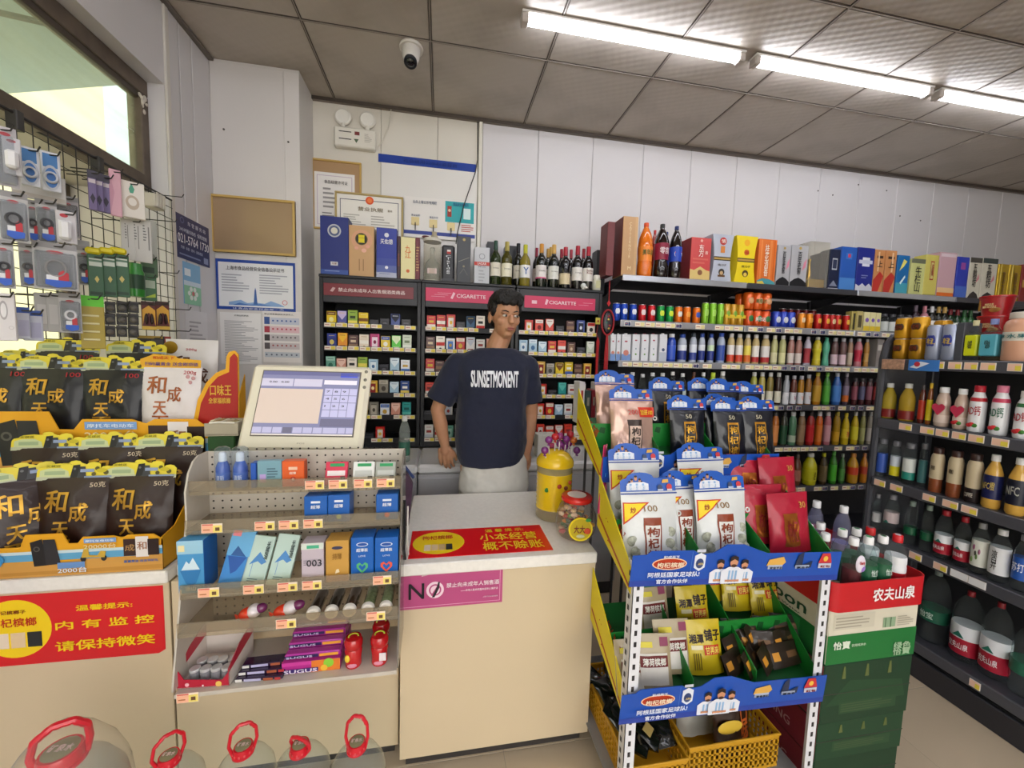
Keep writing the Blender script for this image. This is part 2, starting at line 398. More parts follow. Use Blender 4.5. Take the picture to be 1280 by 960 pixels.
for x,z in[(-1.272,2.75),(-.925,2.72)]:
    MB().lathe([(.006,0),(.006,.003),(.002,.004)],'#4a4541',8,M=T3(x,PY-.004,z)@RX(math.pi/2)).build('screw_head',pier)
wr=struct('wall_right',MB().box(RXW,RXW+.15,BY,WY,0,CZ+.03,wallm))
wf_=struct('wall_front',MB().box(LX-.6,-1.3,BY-.15,BY,0,CZ+.03,wallm).box(2.6,RXW+.1,BY-.15,BY,0,CZ+.03,wallm).box(-1.3,2.6,BY-.15,BY,2.6,CZ+.03,wallm))
sf=thing('unseen_shopfront',None,None);sf['kind']='structure'  # unseen glazed front, set close and wide to add daylight on the counters
f2=MB()
for x in(-1.3,-.3,.65,1.6,2.555):f2.box(x,x+.045,BY-.1,BY-.04,0,2.6,'#8f9194',.004)
f2.box(-1.3,2.6,BY-.1,BY-.04,2.54,2.6,'#8f9194',.004).box(-1.3,2.6,BY-.1,BY-.04,0,.08,'#8f9194',.004).build('window_frame',sf)
MB().box(-1.26,2.56,BY-.075,BY-.07,.08,2.54,clear(dens=.02)).build('window_pane',sf)
bld=thing('neighbouring_building','sunlit pale yellow building across the lane, seen through the dusty window','building',T3(-4.25,5.85,-.12))
MB().box(-.15,.15,-10.5,0,0,6.2,mat('#b9b48c',.8,noise_=.05,scale=1)).build('wall',bld)
MB().box(-.3,.2,-10.6,.06,6.2,6.4,'#dcd9b8',.01).build('parapet',bld)
MB().box(-3,-.15,-.3,0,0,6.2,mat('#a9b8a8',.8)).build('side_wall',bld)
far=thing('far_building',None,None,T3(-9,9.5,-.12));far['kind']='structure';MB().box(0,9,0,.3,0,7.5,mat('#9db5b0',.8)).build('wall',far);MB().box(-.1,9.1,-.1,.4,7.5,7.7,'#b8bcb4').build('parapet',far)
for i in range(3):
    wo=MB().box(.14,.17,-9.9+i*1.9,-8.9+i*1.9,.9,2.0,'#c8d8d2',.005).build('window',bld)
    MB().box(.165,.18,-9.86+i*1.9,-8.94+i*1.9,.95,1.95,mat('#93aeb0',.1)).build('pane',wo)
struct('ground',MB().box(-14,LX-.6,-12,12,-.12,-.02,mat('#b9b5a6',.8)).box(LX-.6,12,-14,BY-.15,-.12,-.02,mat('#b0aca2',.8)))
aw=thing('reflection_awning','added green-grey awning standing in for sky and reflected trees above the dusty window','awning')
MB().prismx([(-2.2,0),(WN+.4,0),(WN+.4,.03),(-2.2,.03)],0,.95,mat('#8ea39c',.7),M=T3(LX-.14-.9,0,2.80)@RY(-.22)).build('canopy',aw)  # added sheet; its green-grey imitates sky and trees reflected in the pane
br=MB()
for y in(-1.5,.2,1.9):br.tube([(LX-.13,y,2.70),(LX-1.0,y,2.78)],.012,'#5b5b57',6)
br.build('bracket',aw)
# ---------------------------------------------------------------- ceiling tube lights
def tube_light(x0,x1,y,label):
    t=thing('tube_light',label,'light',T3((x0+x1)/2,y,CZ-.003),'fluorescent tubes on the ceiling');L=(x1-x0)/2
    MB().box(-L,L,-.03,.03,-.012,.0,'#d8d5d0',.003).build('base',t)
    em=mat('#f4f6ff',.5,emit=TUBE)
    MB().lathe([(.022,-L+.035),(.022,L-.035)],em,14,M=T3(0,0,-.028)@RY(math.pi/2)).build('diffuser',t,smooth=True)
    for s in(-1,1):MB().box(s*(L-.035),s*L,-.026,.026,-.052,-.010,'#b9b1ab',.005).build('end_cap',t)
tube_light(.355,1.572,2.0,'lit ceiling tube directly in front of the clerk, nearest the dome camera')
tube_light(1.632,2.835,2.0,'lit middle ceiling tube of the row, between two other tubes')
tube_light(2.882,4.085,2.0,'lit ceiling tube at the far end of the row, over the tall drinks gondola')
for k,y in enumerate((.45,-.7,-1.9)):  # unseen tube rows, added to brighten the counter fronts and products
    for i in range(4):tube_light(-1.1+i*1.27,.10+i*1.27,y,'added ceiling tube, number %s of the %s unseen row out of view'%(['one','two','three','four'][i],nth(k+1)))
t=thing('dome_camera','white dome security camera with black lens under the ceiling tiles','camera',T3(-.186,2.335,CZ-.002))
MB().lathe([(.062,-.016),(.064,-.008),(.060,0)][::1],'#d6d1ca',24).build('base',t,smooth=True)
MB().lathe([(.047,0),(.046,.05),(.036,.095),(.028,.105)],'#dcd8d2',24,M=T3(0,0,-.018)@RX(math.radians(180-28))).build('housing',t,smooth=True)
hd=T3(0,0,-.018)@RX(math.radians(180-28))
MB().lathe([(.034,.1),(.034,.112),(.03,.116)],'#15161b',20,M=hd).build('lens_ring',t,smooth=True)
MB().ell((0,0,.108),(.026,.026,.014),mat('#07080c',.05,coat=1),16,10,M=hd).build('lens',t,smooth=True)
# ---------------------------------------------------------------- fittings on the walls
t=thing('emergency_light','white twin-head emergency light box high on the cream wall','light',T3(-.59,WY-.012,2.83))
MB().box(-.13,.13,-.05,0,0,.125,'#e4e0d4',.008).build('housing',t)
art(t,.26,.125,[('r',.12,.42,.72,.77,'#4a4744'),('r',.12,.42,.35,.40,'#4a4744'),('r',.5,.62,.62,.8,'#7a3434'),('p',[(.48,.42),(.6,.42),(.54,.22)],'#55684e'),('lines',.74,.92,.3,.75,6,'#b9b4a8')],y=-.0505,M=T3(-.13,0,0))
for s in(-1,1):
    h=MB().lathe([(.018,0),(.014,.03)],'#d8d4c8',12,M=T3(s*.078,-.025,.123)).build('neck',t,smooth=True)
    MB().lathe([(.03,-.045),(.052,-.012),(.054,.0),(.05,.003)],'#dedacf',24,M=T3(s*.078,-.03,.195)@RX(math.pi/2)).build('lamp_head',t,smooth=True)
    MB().lathe([(.047,0),(.043,.004),(.03,.001),(.012,.006),(0,.004)],mat('#f0eee6',.15,coat=.5),20,M=T3(s*.078,-.034,.195)@RX(math.pi/2)).build('lens',t,smooth=True)
tagp(MB().tube([aY(489,136,WY-.03),aY(485,160,WY-.03),aY(477,178,WY-.03),aY(471,184,WY-.03)],.0035,'#d5d0c2',6).build('lamp_cable'),'thin pale cable running from the emergency light up to the ceiling','cable')
tagp(MB().tube([aY(p[0],p[1],WY-.052)for p in[(597,152),(597,200),(594,216),(580,256),(572,290),(570,305)]],.0035,'#2d2b2b',6).build('black_cable'),'thin black cable hanging down the cladding post to the liquor shelf','cable')
def poster(name,label,cat,x0,y0,x1,y1,P,n,base,items=(),th=.002,fr=None,fw=.012,texts=(),nm='sheet'):
    M,W,H=frame(x0,y0,x1,y1,P,n);t=thing(name,label,cat,M)
    MB().box(0,W,-th,0,0,H,mat(base,.35),0).build(nm,t)
    if fr:
        MB().box(0,W,-th-.01,0,H-fw,H,fr,.002).box(0,W,-th-.01,0,0,fw,fr,.002).box(0,fw,-th-.01,0,fw,H-fw,fr,.002).box(W-fw,W,-th-.01,0,fw,H-fw,fr,.002).build('frame',t)
    if items:art(t,W,H,items,y=-th-.0006)
    for(s,a,b_,c,d,col)in texts:txt(t,s,a*W,b_*W,c*H,d*H,col,y=-th-.0042)
    return t,W,H
PB=Vector((0,WY-.014,0));NB=(0,-1,0)
t,W,H=poster('blue_strip','thin deep blue strip sign across the cream wall panels','sign',473,199,595,209,PB,NB,'#1c3f9c',th=.004,nm='board',texts=[('社会信用公示栏监督台',.25,.8,.25,.75,'#15307c')])
t,W,H=poster('framed_permit','brown-matted permit in a thin brass frame, propped highest behind the liquor boxes','certificate',390,201,452,288,PB,NB,'#b08f68',[('r',.05,.86,.03,.82,'#e9e6e2'),('r',.10,.81,.07,.78,'#c9b9c6'),('r',.115,.795,.08,.77,'#ebe8e4'),('lines',.22,.5,.3,.62,5,'#9a9796'),('lines',.2,.45,.1,.26,4,'#8a8786')],fr='#c8a55c',texts=[('食品经营许可证',.25,.72,.66,.71,'#4a4440')])
t,W,H=poster('business_licence','landscape business licence with red emblem in a gilt frame, above the tall liquor boxes','certificate',419,243,504,300,PB+Vector((0,-.045,0)),NB,'#ece9e2',[('r',.07,.93,.08,.86,'#4a4f66'),('r',.08,.92,.10,.845,'#efece4'),('c',.5,.86,.06,'#e2571f'),('c',.5,.86,.035,'#f08040'),('lines',.12,.45,.2,.55,7,'#bcb8ae'),('lines',.52,.88,.2,.55,6,'#bcb8ae')],fr='#b9a36a',texts=[('营业执照',.33,.7,.62,.71,'#7a6a48'),('副本',.77,.84,.64,.69,'#7a6a48')])
t,W,H=poster('notice_board','white board with a turquoise identity card and three hooks, above the glass decanter','notice board',505,249,594,299,PB+Vector((0,-.02,0)),NB,'#e7e4e0',[('r',0,1,.08,.17,'#2b3f92'),('r',.57,.98,.45,.97,'#2aa7ad'),('r',.6,.66,.58,.85,'#a33a2a'),('c',.63,.74,.02,'#e8c8a8'),('r',.83,.93,.55,.82,'#d6ecec'),('lines',.8,.98,.22,.42,4,'#c05a52')],texts=[('公众上墙公示专用栏',.12,.45,.84,.92,'#2b3f6a'),('食品安全管理员',.68,.9,.86,.95,'#1b4a8a'),('营业执照',.1,.22,.52,.57,'#2b3f6a'),('食品许可',.35,.47,.5,.55,'#2b3f6a'),('健康证明',.6,.7,.4,.44,'#2b3f6a')])
for a,c in((.15,.3),(.4,.27),(.65,.23)):
    MB().box((a-.05)*W,(a+.06)*W,-.008,-.003,c*H,(c+.2)*H,'#e6d39a',.001).build('clip',t)
    MB().box(a*W,(a+.012)*W,-.014,-.003,(c-.12)*H,(c+.06)*H,'#2b2a30').build('hook',t)
PP=Vector((0,PY-.006,0))
t,W,H=poster('bronze_plaque','blank bronze mirror plaque with gold rim on the pier beside the clerk counter','plaque',265,248,370,318,PP,NB,'#a2845c',fr='#c9a860',fw=.014,th=.012,nm='plate')
for ch in t.children:
    if ch.name.startswith('plate'):ch.data.materials[0]=mat('#b09676',.28,metal=.4)
t,W,H=poster('blue_certificate','white certificate with blue border and tower drawing below the bronze plaque','certificate',270.5,326,369.5,388,PP,NB,'#ecebea',[('r',0,1,0,1,'#2248a0'),('r',.03,.97,.06,.94,'#e8e9ec'),('p',[(.15,.09),(.15,.15),(.3,.2),(.38,.14),(.47,.16),(.6,.14),(.68,.2),(.8,.14),(.86,.09)],'#8aaedb'),('p',[(.46,.12),(.475,.4),(.485,.46),(.495,.4),(.51,.12)],'#3f66a8'),('p',[(.2,.09),(.28,.14),(.4,.11),(.55,.13),(.7,.1)],'#4a78c0'),('c',.86,.18,.035,'#d88a90'),('c',.86,.18,.026,'#e8e4ea'),('lines',.07,.42,.35,.72,7,'#aeb0ba'),('lines',.54,.92,.33,.74,8,'#aeb0ba')],texts=[('上海市食品经营安全信息公示证书',.13,.86,.79,.87,'#3a3a44'),('让食品安全伴您每一天',.2,.85,.012,.045,'#dfe6f4')])
t,W,H=poster('text_notice','white sheet densely printed with grey text, below the blue-bordered certificate','notice',276,391,327,455,PP,NB,'#e9e7e6',[('lines',.1,.92,.05,.85,26,'#aaa8aa')],texts=[('文明公约承诺',.35,.7,.93,.96,'#555')])
t,W,H=poster('icon_notice','white sheet with rows of small coloured pictures beside the text sheet on the pier','notice',329,389,377,453,PP,NB,'#ebe6e4',[(k,a,b_,c,d,col)for(k,a,b_,c,d,col)in[('r',.04,.18,.74,.88,'#3a5796'),('r',.2,.95,.74,.87,'#c9cedd'),('r',.04,.18,.58,.70,'#b03a4c'),('r',.2,.95,.58,.70,'#e6c3ca'),('r',.04,.18,.42,.54,'#3f3a3e'),('r',.2,.95,.42,.54,'#c8c2c4'),('r',.04,.18,.26,.38,'#5a5356'),('r',.2,.95,.26,.38,'#d0c6c8'),('r',.04,.95,.1,.2,'#c9cfd6')]]+[('c',.27+.115*i,.81-.16*j,.025,['#4a68a8','#c24a5c','#6a6468','#a85a5a'][j])for j in range(4)for i in range(6)]+[('c',.1+.13*i,.15,.025,'#6a7286')for i in range(7)],texts=[('禁止销售烟酒给未成年人',.05,.8,.92,.95,'#5a5048')])
PL=Vector((LX+.008,0,0));NL=(1,0,0)
def wallposter(name,label,x0,x1,ya,yb,base,items,texts=(),th=.003,cat='sign'):
    """ya = photo y of the top edge and yb of the bottom edge at the middle"""
    return poster(name,label,cat,x0,ya,x1,yb,PL,NL,base,items,th=th,texts=texts,nm='board')
t,W,H=wallposter('phone_sign','navy sign with a large white telephone number on the wall beside the bronze plaque',218,260.5,275,327,'#1e2a5e',[('c',.2,.88,.055,'#58648f'),('c',.2,.88,.035,'#1e2a5e'),('lines',.1,.9,.06,.14,1,'#7f8ab0'),('r',.8,.94,.05,.2,'#8f98bd')],texts=[('车 管 服 务 站',.33,.86,.8,.9,'#cfd4e6'),('24小时服务热线',.1,.55,.62,.71,'#c5cbe0'),('保险理赔',.6,.9,.62,.72,'#c5cbe0'),('021-5764 1730',.05,.95,.36,.56,'#f0f2fa'),('汽修 · 补胎 · 搭电 · 道路救援',.12,.75,.22,.29,'#aab2cf')])
t,W,H=wallposter('health_leaflet','small blue and green leaflet taped under the navy telephone sign',229,250,330,381,'#7fb3d9',[('r',0,1,.45,.56,'#cfdfea'),('r',0,1,0,.45,'#8fc8a4'),('r',.05,.4,.68,.85,'#e8f0f6')]+[('c',.5+.22*math.cos(a),.27+.12*math.sin(a),.09,'#e9f1ea')for a in[i*math.pi/3 for i in range(6)]]+[('c',.5,.27,.08,'#c66a6a')],cat='poster')
t,W,H=wallposter('paper_sheet','pale sheet of typed paper low on the wall below the leaflet',232,259,389,448,'#dad8da',[('lines',.15,.9,.2,.8,7,'#a9a7ab')],cat='notice')
# ================================================================ COUNTERS
lam=mat('#d4c2a2',.38,noise_=.03,scale=2.5);lamtop=mat('#ece9e3',.35,noise_=.05,scale=60);darkm=mat('#24242a',.55)
def counter(name,label,x0,x1,y0,y1,h=.78,kick=True,sheets=()):
    t=thing(name,label,'counter',T3(x0,y0,0));W=x1-x0;D=y1-y0
    MB().box(.004,W-.004,.012,D-.01,.06,h-.042,lam,.002).build('body',t)
    MB().box(.02,W-.02,.04,D-.02,0,.06,'#3a3634').build('plinth',t)
    for a,b_ in sheets:MB().box(a+.0015,b_-.0015,.004,.012,.06,h-.042,lam,.0015).build('front_panel',t)
    MB().box(0,W,-.006,D,h-.042,h,lamtop,.004).build('worktop',t)
    return t
c1=counter('snack_counter','cream laminate counter carrying the betel nut snack displays, beside the window',LX+.004,-.846,1.362,1.95,sheets=[(0,.495)])
c2=thing('till_counter','cream laminate cabinet under the perforated sweet rack and cash register screen','counter',T3(-.843,1.362,0))
MB().box(.002,.706,.012,.58,.06,.74,lam,.002).build('body',c2)
MB().box(.02,.69,.04,.56,0,.06,'#3a3634').build('plinth',c2)
MB().box(.0015,.7055,.004,.012,.06,.74,lam,.0015).build('front_panel',c2)
MB().box(.002,.706,.03,.58,.74,.78,lamtop,.004).build('worktop',c2)
c3=counter('pay_counter','cream laminate counter with grey speckled top and red warning mat in front of clerk',-.128,.571,1.305,1.945,sheets=[(0,.699)])
def sticker(name,label,x0,y0,x1,y1,P,n,base,items,texts,cat='sign',th=.0012):
    return poster(name,label,cat,x0,y0,x1,y1,P,n,base,items,th=th,texts=texts,nm='sheet')
M,W,H=frame(-20,739,206,826,Vector((0,1.3655,0)),(0,-1,0))
t=thing('monitoring_notice','red notice with yellow disc and big yellow lettering on the snack counter front','sign',M)
xl=(LX+.006)-M.translation.x
oc=[(xl,.012),(xl+.02,.004),(W*.96,0),(W,.012),(W,H),(xl,H)]
MB().prism(oc,-.0012,0,mat('#d81f26',.35)).build('sheet',t)
cx,cz=(aY(20,786,1.3655).x-M.translation.x),(aY(20,786,1.3655).z-M.translation.z);R_=.092
MB().lathe([(R_,0),(R_,.0006)],mat('#f7d417',.35),40,M=T3(cx,-.0012,cz)@RX(math.pi/2)).build('yellow_disc',t)
txt(t,'和记槟榔子',cx-.05,cx+.03,cz+.048,cz+.06,'#8a3a1a',y=-.0028)
txt(t,'枸杞槟榔',cx-.065,cx+.055,cz+.008,cz+.035,'#c5251c',y=-.0028,bold=.02)
for i,c in enumerate(('#e9d9c4','#e4c9a0','#24282a')):
    MB().box(cx-.055+.042*i,cx-.018+.042*i,-.003,-.0018,cz-.06,cz-.012,c,.001).build('printed_pouch',t)
px=lambda a,b_:(aY(a,b_,1.3655).x-M.translation.x,aY(a,b_,1.3655).z-M.translation.z)
def tfit(t,s,x0,y0,x1,y1,col,**k):
    a=px(x0,y1);b_=px(x1,y0);txt(t,s,a[0],b_[0],a[1],b_[1],col,y=-.0026,bold=.03,**k)
tfit(t,'温馨提示:',96,751,166,763,'#f7d417');tfit(t,'内 有 监 控',71,767,193,787,'#f7d417');tfit(t,'请保持微笑',71,791,194,814,'#f7d417')
t,W,H=sticker('alcohol_age_notice','pink sticker warning against alcohol sales to minors on the pay counter front',500.5,713,628,757.5,Vector((0,1.3075,0)),(0,-1,0),'#b84d80',
    [('r',.025,.975,.06,.94,'#e3a6c2'),('r',.03,.97,.075,.925,'#b84d80'),('c',.33,.5,.085,'#f0d3e0'),('c',.33,.5,.06,'#b84d80'),('c',.33,.5,.045,'#f0d3e0'),('p',[(.29,.36),(.31,.32),(.375,.62),(.36,.66)],'#b84d80'),('p',[(.30,.3),(.325,.3),(.37,.55),(.375,.72),(.36,.72),(.345,.58)],'#1d1820'),('p',[(.2,.9),(.26,.93),(.27,1.03),(.2,1.02)],'#d9c3c6')],
    [('N',.08,.225,.3,.72,'#15121a'),('禁止向未成年人销售酒',.44,.96,.55,.68,'#f4e4ec'),('——中华人民共和国未成年人保护法',.58,.95,.41,.47,'#f4e4ec'),('上海市市场监督管理局',.8,.95,.2,.24,'#e6bcd0')])
a,b_,c,d=aZ(509,700,.78),aZ(693.5,692.3,.78),aZ(676.5,660,.78),aZ(517.5,665.5,.78)
t=thing('counter_mat','glossy red mat with yellow oval and lettering lying on the pay counter top','mat',T3(a.x+.002,a.y+.004,.7805))
Wm=b_.x-a.x;Dm=c.y-b_.y
MB().box(0,Wm,0,Dm,0,.0015,mat('#e0141c',.22)).build('sheet',t)
Mt=T3(0,0,.0016)@RX(-math.pi/2)
MB().lathe([(1,0),(1,.0005)],mat('#f7d417',.3),40,M=T3(Wm*.2,Dm*.5,.0016)@Matrix.Diagonal((.095,.085,1,1))).build('yellow_disc',t)
def flat(t,s,x0,x1,y0,y1,col,zz=.0026):txt(t,s,x0,x1,y0,y1,col,y=0,bold=.03,M=T3(0,0,zz)@RX(-math.pi/2))
def flat(t,s,x0,x1,y0,y1,col,zz=.0026):
    txt(t,s,x0,x1,y0,y1,col,y=0,bold=.03,M=Matrix(((1,0,0,0),(0,0,1,0),(0,-1,0,zz),(0,0,0,1))))
flat(t,'枸杞槟榔',Wm*.08,Wm*.3,Dm*.6,Dm*.75,'#c5251c')
for i,cc in enumerate(('#e9d9c4','#e4c9a0','#d0b080','#24282a')):MB().box(Wm*(.1+.05*i),Wm*(.145+.05*i),Dm*.22,Dm*.42,.0021,.0028,cc).build('printed_pouch',t)
flat(t,'温 馨 提 示:',Wm*.55,Wm*.85,Dm*.78,Dm*.9,'#f7d417');flat(t,'小本经营',Wm*.5,Wm*.93,Dm*.44,Dm*.72,'#f7d417');flat(t,'概不赊账',Wm*.51,Wm*.95,Dm*.1,Dm*.40,'#f7d417')
t=thing('back_counter','grey steel sideboard with rounded top edge that the clerk leans on','counter',T3(-.735,2.19,0))
steel=mat('#b9b9bc',.32,metal=.25)
for i in range(3):
    b_=MB().box(.61*i+.002,.61*i+.606,.02,.405,.08,.80,steel,.004).build('cabinet_front',t)
    MB().box(.61*i+.005,.61*i+.603,.012,.02,.09,.78,mat('#a9a9ae',.35,metal=.2),.003).build('door_panel',t)
    MB().box(.61*i+.001,.61*i+.609,-.002,.405,.805,.86,mat('#cfcfd0',.3,metal=.1),.014).build('worktop',t)
MB().box(.01,1.82,.03,.4,0,.08,'#333338').build('plinth',t)
# ---------------------------------------------------------------- cigarette cabinets
GY=2.6
blk=mat('#1c1c20',.4);blk2=mat('#0b0b0d',.6)
zrow=[aY(460,y,GY).z for y in(405.5,434,463.5,491.5,519.5,548.5)]
SHZ=[z-.018 for z in zrow]
CABX=[-.742,-.132,.482]
CABW=.606
tagm=('#e9dcc6','#e8d24a')
def mk_tag(w=.062,h=.026,a='#f0d9c8',b='#f0dc5a'):
    mb=MB();mb.box(0,w,-.002,0,0,h,'#f4ece0');mb.box(.002,w*.55,-.0025,-.002,.003,h*.85,a);mb.box(w*.58,w-.002,-.0025,-.002,.002,h*.9,b);mb.box(.004,w*.45,-.003,-.0025,h*.45,h*.6,'#b06a5a')
    return mb.mesh('price_tag')
ctag=mk_tag(.064,.024,'#e6d8c8','#e6cf4c')
cabn=['behind the till','behind the clerk','beside the wall shelves']
cabs=[]
for k in range(3):
    t=thing('cigarette_cabinet',['black cigarette cabinet with dark red Chinese header, behind the till','black cigarette cabinet with pink header, directly behind the clerk','black cigarette cabinet with pink header, beside the drinks wall shelves'][k],'cabinet',T3(CABX[k],GY,.862),'cigarette cabinets');cabs.append(t)
    top=1.925-.862
    MB().box(0,.022,0,.30,0,top,blk,.002).build('side_panel',t);MB().box(CABW-.022,CABW,0,.30,0,top,blk,.002).build('side_panel',t)
    MB().box(.022,CABW-.022,.28,.30,0,top,blk2).build('back_panel',t)
    MB().box(-.001,CABW+.001,-.008,.302,top,top+.018,blk,.003).build('top_panel',t)
    MB().box(.022,CABW-.022,-.002,.02,top-.15,top,mat('#2c2c31',.4),.003).build('header',t)
    MB().box(.022,CABW-.022,.0,.27,.0,.03,blk,.002).build('base_panel',t)
    for r_i,z in enumerate(SHZ):
        s=MB().box(.022,CABW-.022,.012,.28,z-.862-.01,z-.862,blk,.001).box(.022,CABW-.022,.004,.012,z-.862-.012,z-.862+.022,blk,.001).build('shelf',t)
        for i in range(8):
            if random.random()<.9:ob('price_tag',ctag,s,T3(.027+.069*i,.004,z-.862-.004+random.uniform(-.001,.001)))
def header(t,x0,y0,x1,y1,P,col,dy=-.004):
    M,W,H=frame(x0,y0,x1,y1,Vector((0,GY-.003,0)),NB);M=t.matrix_basis.inverted()@M
    o=MB().box(0,W,-.003,0,0,H,mat(col,.35),.001).build('sign',t,M);return o,W,H
o,W,H=header(cabs[0],404.5,356.5,517,371.5,None,'#7a2c34')
txt(o,'禁止向未成年人出售烟酒类商品',.16*W,.9*W,.34*H,.66*H,'#ecd8d4',y=-.0045,bold=.02);MB().prism([(.07*W,.35*H),(.1*W,.3*H),(.13*W,.62*H),(.1*W,.68*H)],-.0038,-.003,'#c9a6a4').build('icon',o)
for k,(a,b_)in((1,(532,617)),(2,(655.5,744))):
    o,W,H=header(cabs[k],a,361.5 if k==1 else 371.5,b_,378 if k==1 else 386.5,None,'#cf2f5c')
    if k==1:
        txt(o,'CIGARETTE',.45*W,.88*W,.34*H,.62*H,'#f6dde4',y=-.0045,bold=.02);MB().prism([(.36*W,.28*H),(.39*W,.22*H),(.43*W,.66*H),(.40*W,.75*H)],-.0038,-.003,'#f2c3d0').build('icon',o)
        for j in range(3):MB().box(.08*W+.02*j,.28*W+.02*j,-.0038,-.003,(.35+.14*j)*H,(.37+.14*j)*H,'#f2c3d0').build('stripe',o)
    else:
        txt(o,'CIGARETTE',.34*W,.72*W,.38*H,.66*H,'#f6dde4',y=-.0045,bold=.02);MB().prism([(.28*W,.35*H),(.31*W,.3*H),(.33*W,.7*H),(.30*W,.78*H)],-.0038,-.003,'#f2c3d0').build('icon',o)
        MB().box(.1*W,.17*W,-.0038,-.003,.35*H,.62*H,'#f2c3d0').build('icon',o)
        for j in range(2):MB().box(.76*W+.03*j,.9*W+.03*j,-.0038,-.003,(.42+.18*j)*H,(.44+.18*j)*H,'#f2c3d0').build('stripe',o)
PK={}
def pack_mesh(c1,c2,c3,sty,w,h):
    key=(c1,c2,c3,sty,w,h)
    if key in PK:return PK[key]
    mb=MB();d=.022;mb.box(-w/2,w/2,0,d,0,h,mat(c1,.3),.0012);f=-.0003
    if sty==0:mb.box(-w*.46,w*.46,f,0,h*.74,h*.97,c2);mb.ell((0,f,h*.45),(w*.24,.0008,h*.16),c3,10,6)
    elif sty==1:mb.box(-w*.48,w*.48,f,0,h*.02,h*.38,c2);mb.box(-w*.28,w*.28,f*2,0,h*.5,h*.66,c3)
    elif sty==2:mb.box(-w*.3,w*.3,f,0,h*.2,h*.8,c2);mb.ell((0,f*2,h*.5),(w*.16,.0008,h*.12),c3,10,6)
    elif sty==3:mb.prism([(-w*.45,h*.75),(0,h*.42),(w*.45,h*.75),(w*.45,h*.97),(-w*.45,h*.97)],f,0,c2);mb.box(-w*.3,w*.3,f*2,0,h*.15,h*.25,c3)
    else:mb.box(-w*.48,w*.48,f,0,h*.4,h*.62,c2);mb.ell((0,f*2,h*.2),(w*.14,.0008,h*.08),c3,10,6)
    mb.box(-w*.3,w*.3,f*2.5,f*2,h*.84,h*.87,c3)
    PK[key]=mb.mesh('cigarette_pack');return PK[key]
cname={'Y':('#e8c81e','#7a4a10','#f4e8a0','yellow'),'U':('#4a4f9a','#c8b8e0','#e0c050','violet blue'),'L':('#8fae3a','#f0e060','#2a3a1a','green and yellow'),'D':('#26262c','#3c3c44','#55555c','charcoal'),'P':('#3a4a8c','#101830','#d8dce8','blue with dark disc'),'N':('#1c2c7c','#2a3a9a','#d8c468','navy'),'O':('#e8941e','#f4c030','#8a3a10','orange'),'B':('#5a3a38','#8a6a50','#d8c0a0','brown'),'C':('#e8d8c4','#f4ece0','#b8905a','cream'),'K':('#c43a78','#f0d8e4','#8a1a48','pink'),'Z':('#e0c21e','#3a58a8','#f4f0e0','yellow and blue'),'G':('#58c83a','#e4f4c8','#f4f4d0','bright green'),'M':('#cfd8c4','#e8ece0','#7a8a6a','pale sage'),'T':('#6aa893','#a8d0c0','#2a6a58','teal'),'S':('#d89884','#f0c8b8','#a04a3a','salmon'),'R':('#c4231f','#f0e4d8','#e8b83a','red'),'W':('#e4e2dc','#c8ccd4','#a03028','white'),'A':('#a8c8dc','#e0ecf4','#3a6a9a','pale blue'),'E':('#8a8478','#b8b0a0','#4a443a','grey taupe'),'H':('#e4e8ee','#4a78c0','#c8a040','white and blue'),'F':('#d8a83a','#8a1a18','#f4e0a0','gold'),'Q':('#2a9a94','#5ac0b4','#0a5a58','turquoise'),'V':('#2a4a8c','#e8d060','#f0ece0','royal blue'),'X':('#f0e6d8','#c82820','#2a2a2a','white and red'),'J':('#2a5478','#1a3048','#c8b060','steel blue'),'I':('#d83a28','#e8e0d8','#7a1410','scarlet')}
rows=[(0,0,414.5,13.3,'YULYDDPD'),(0,1,415,13.4,'NOBCKZGM'),(0,2,413.5,13.3,'TSXLADAH'),(0,3,413,13.3,'WRE'+'DFEAV'),(0,4,413,13.6,'SRY'+'YEHSQ'),(0,5,420,13.8,'WA'+'EDR'),
        (1,0,539,12.3,'RRRDJX.'),(1,1,538,12.5,'BXHRWWS'),(1,2,537.5,12.2,'RBIWTXS'),(1,3,537,12.6,'IRYLWFB'),(1,4,535,12.6,'DTWDXRM'),(1,5,536,12.6,'WXTWRBD'),
        (2,0,661,13,'RI'+'IDBPXY'),(2,1,654,12,'AAAR'+'IBDM'),(2,2,676,11.6,'FEYZB'+'F'),(2,3,678,12.2,'RDQWWL'),(2,4,675,11.6,'RRAWIX'),(2,5,675,11.5,'IIIIC')]
for cab,r_i,x0,p,codes in rows:
    z=SHZ[r_i];n=0
    xlo,xhi=CABX[cab]+.022,CABX[cab]+CABW-.022;last=-9
    if cab==1:zoff=.0
    for i,cch in enumerate(codes):
        n+=1
        if cch in '._':continue
        yy=406+28.5*r_i;X=aY(x0+p*i,yy,GY+.02).x
        w_,h_=(.056,.097+.006*((i*7+r_i)%3-1));low=(cch=='D')
        if low:h_=.06 if(i+r_i)%2 else .05
        if X-w_/2<xlo+.001:X=xlo+.001+w_/2
        if X-w_/2<last+.001:X=last+.001+w_/2
        if X+w_/2>xhi:break
        last=X+w_/2
        a=cname[cch];sty=(i*3+r_i*5+cab)%5
        o=ob('cigarette_pack',pack_mesh(a[0],a[1],a[2],sty,w_,h_),None,T3(X,GY+.016,z+.0005))
        tagp(o,'%s cigarette pack, %s on %s shelf of cabinet %s'%(a[3],nth(n),nth(r_i+1),cabn[cab]),'cigarette pack','cigarette packs')
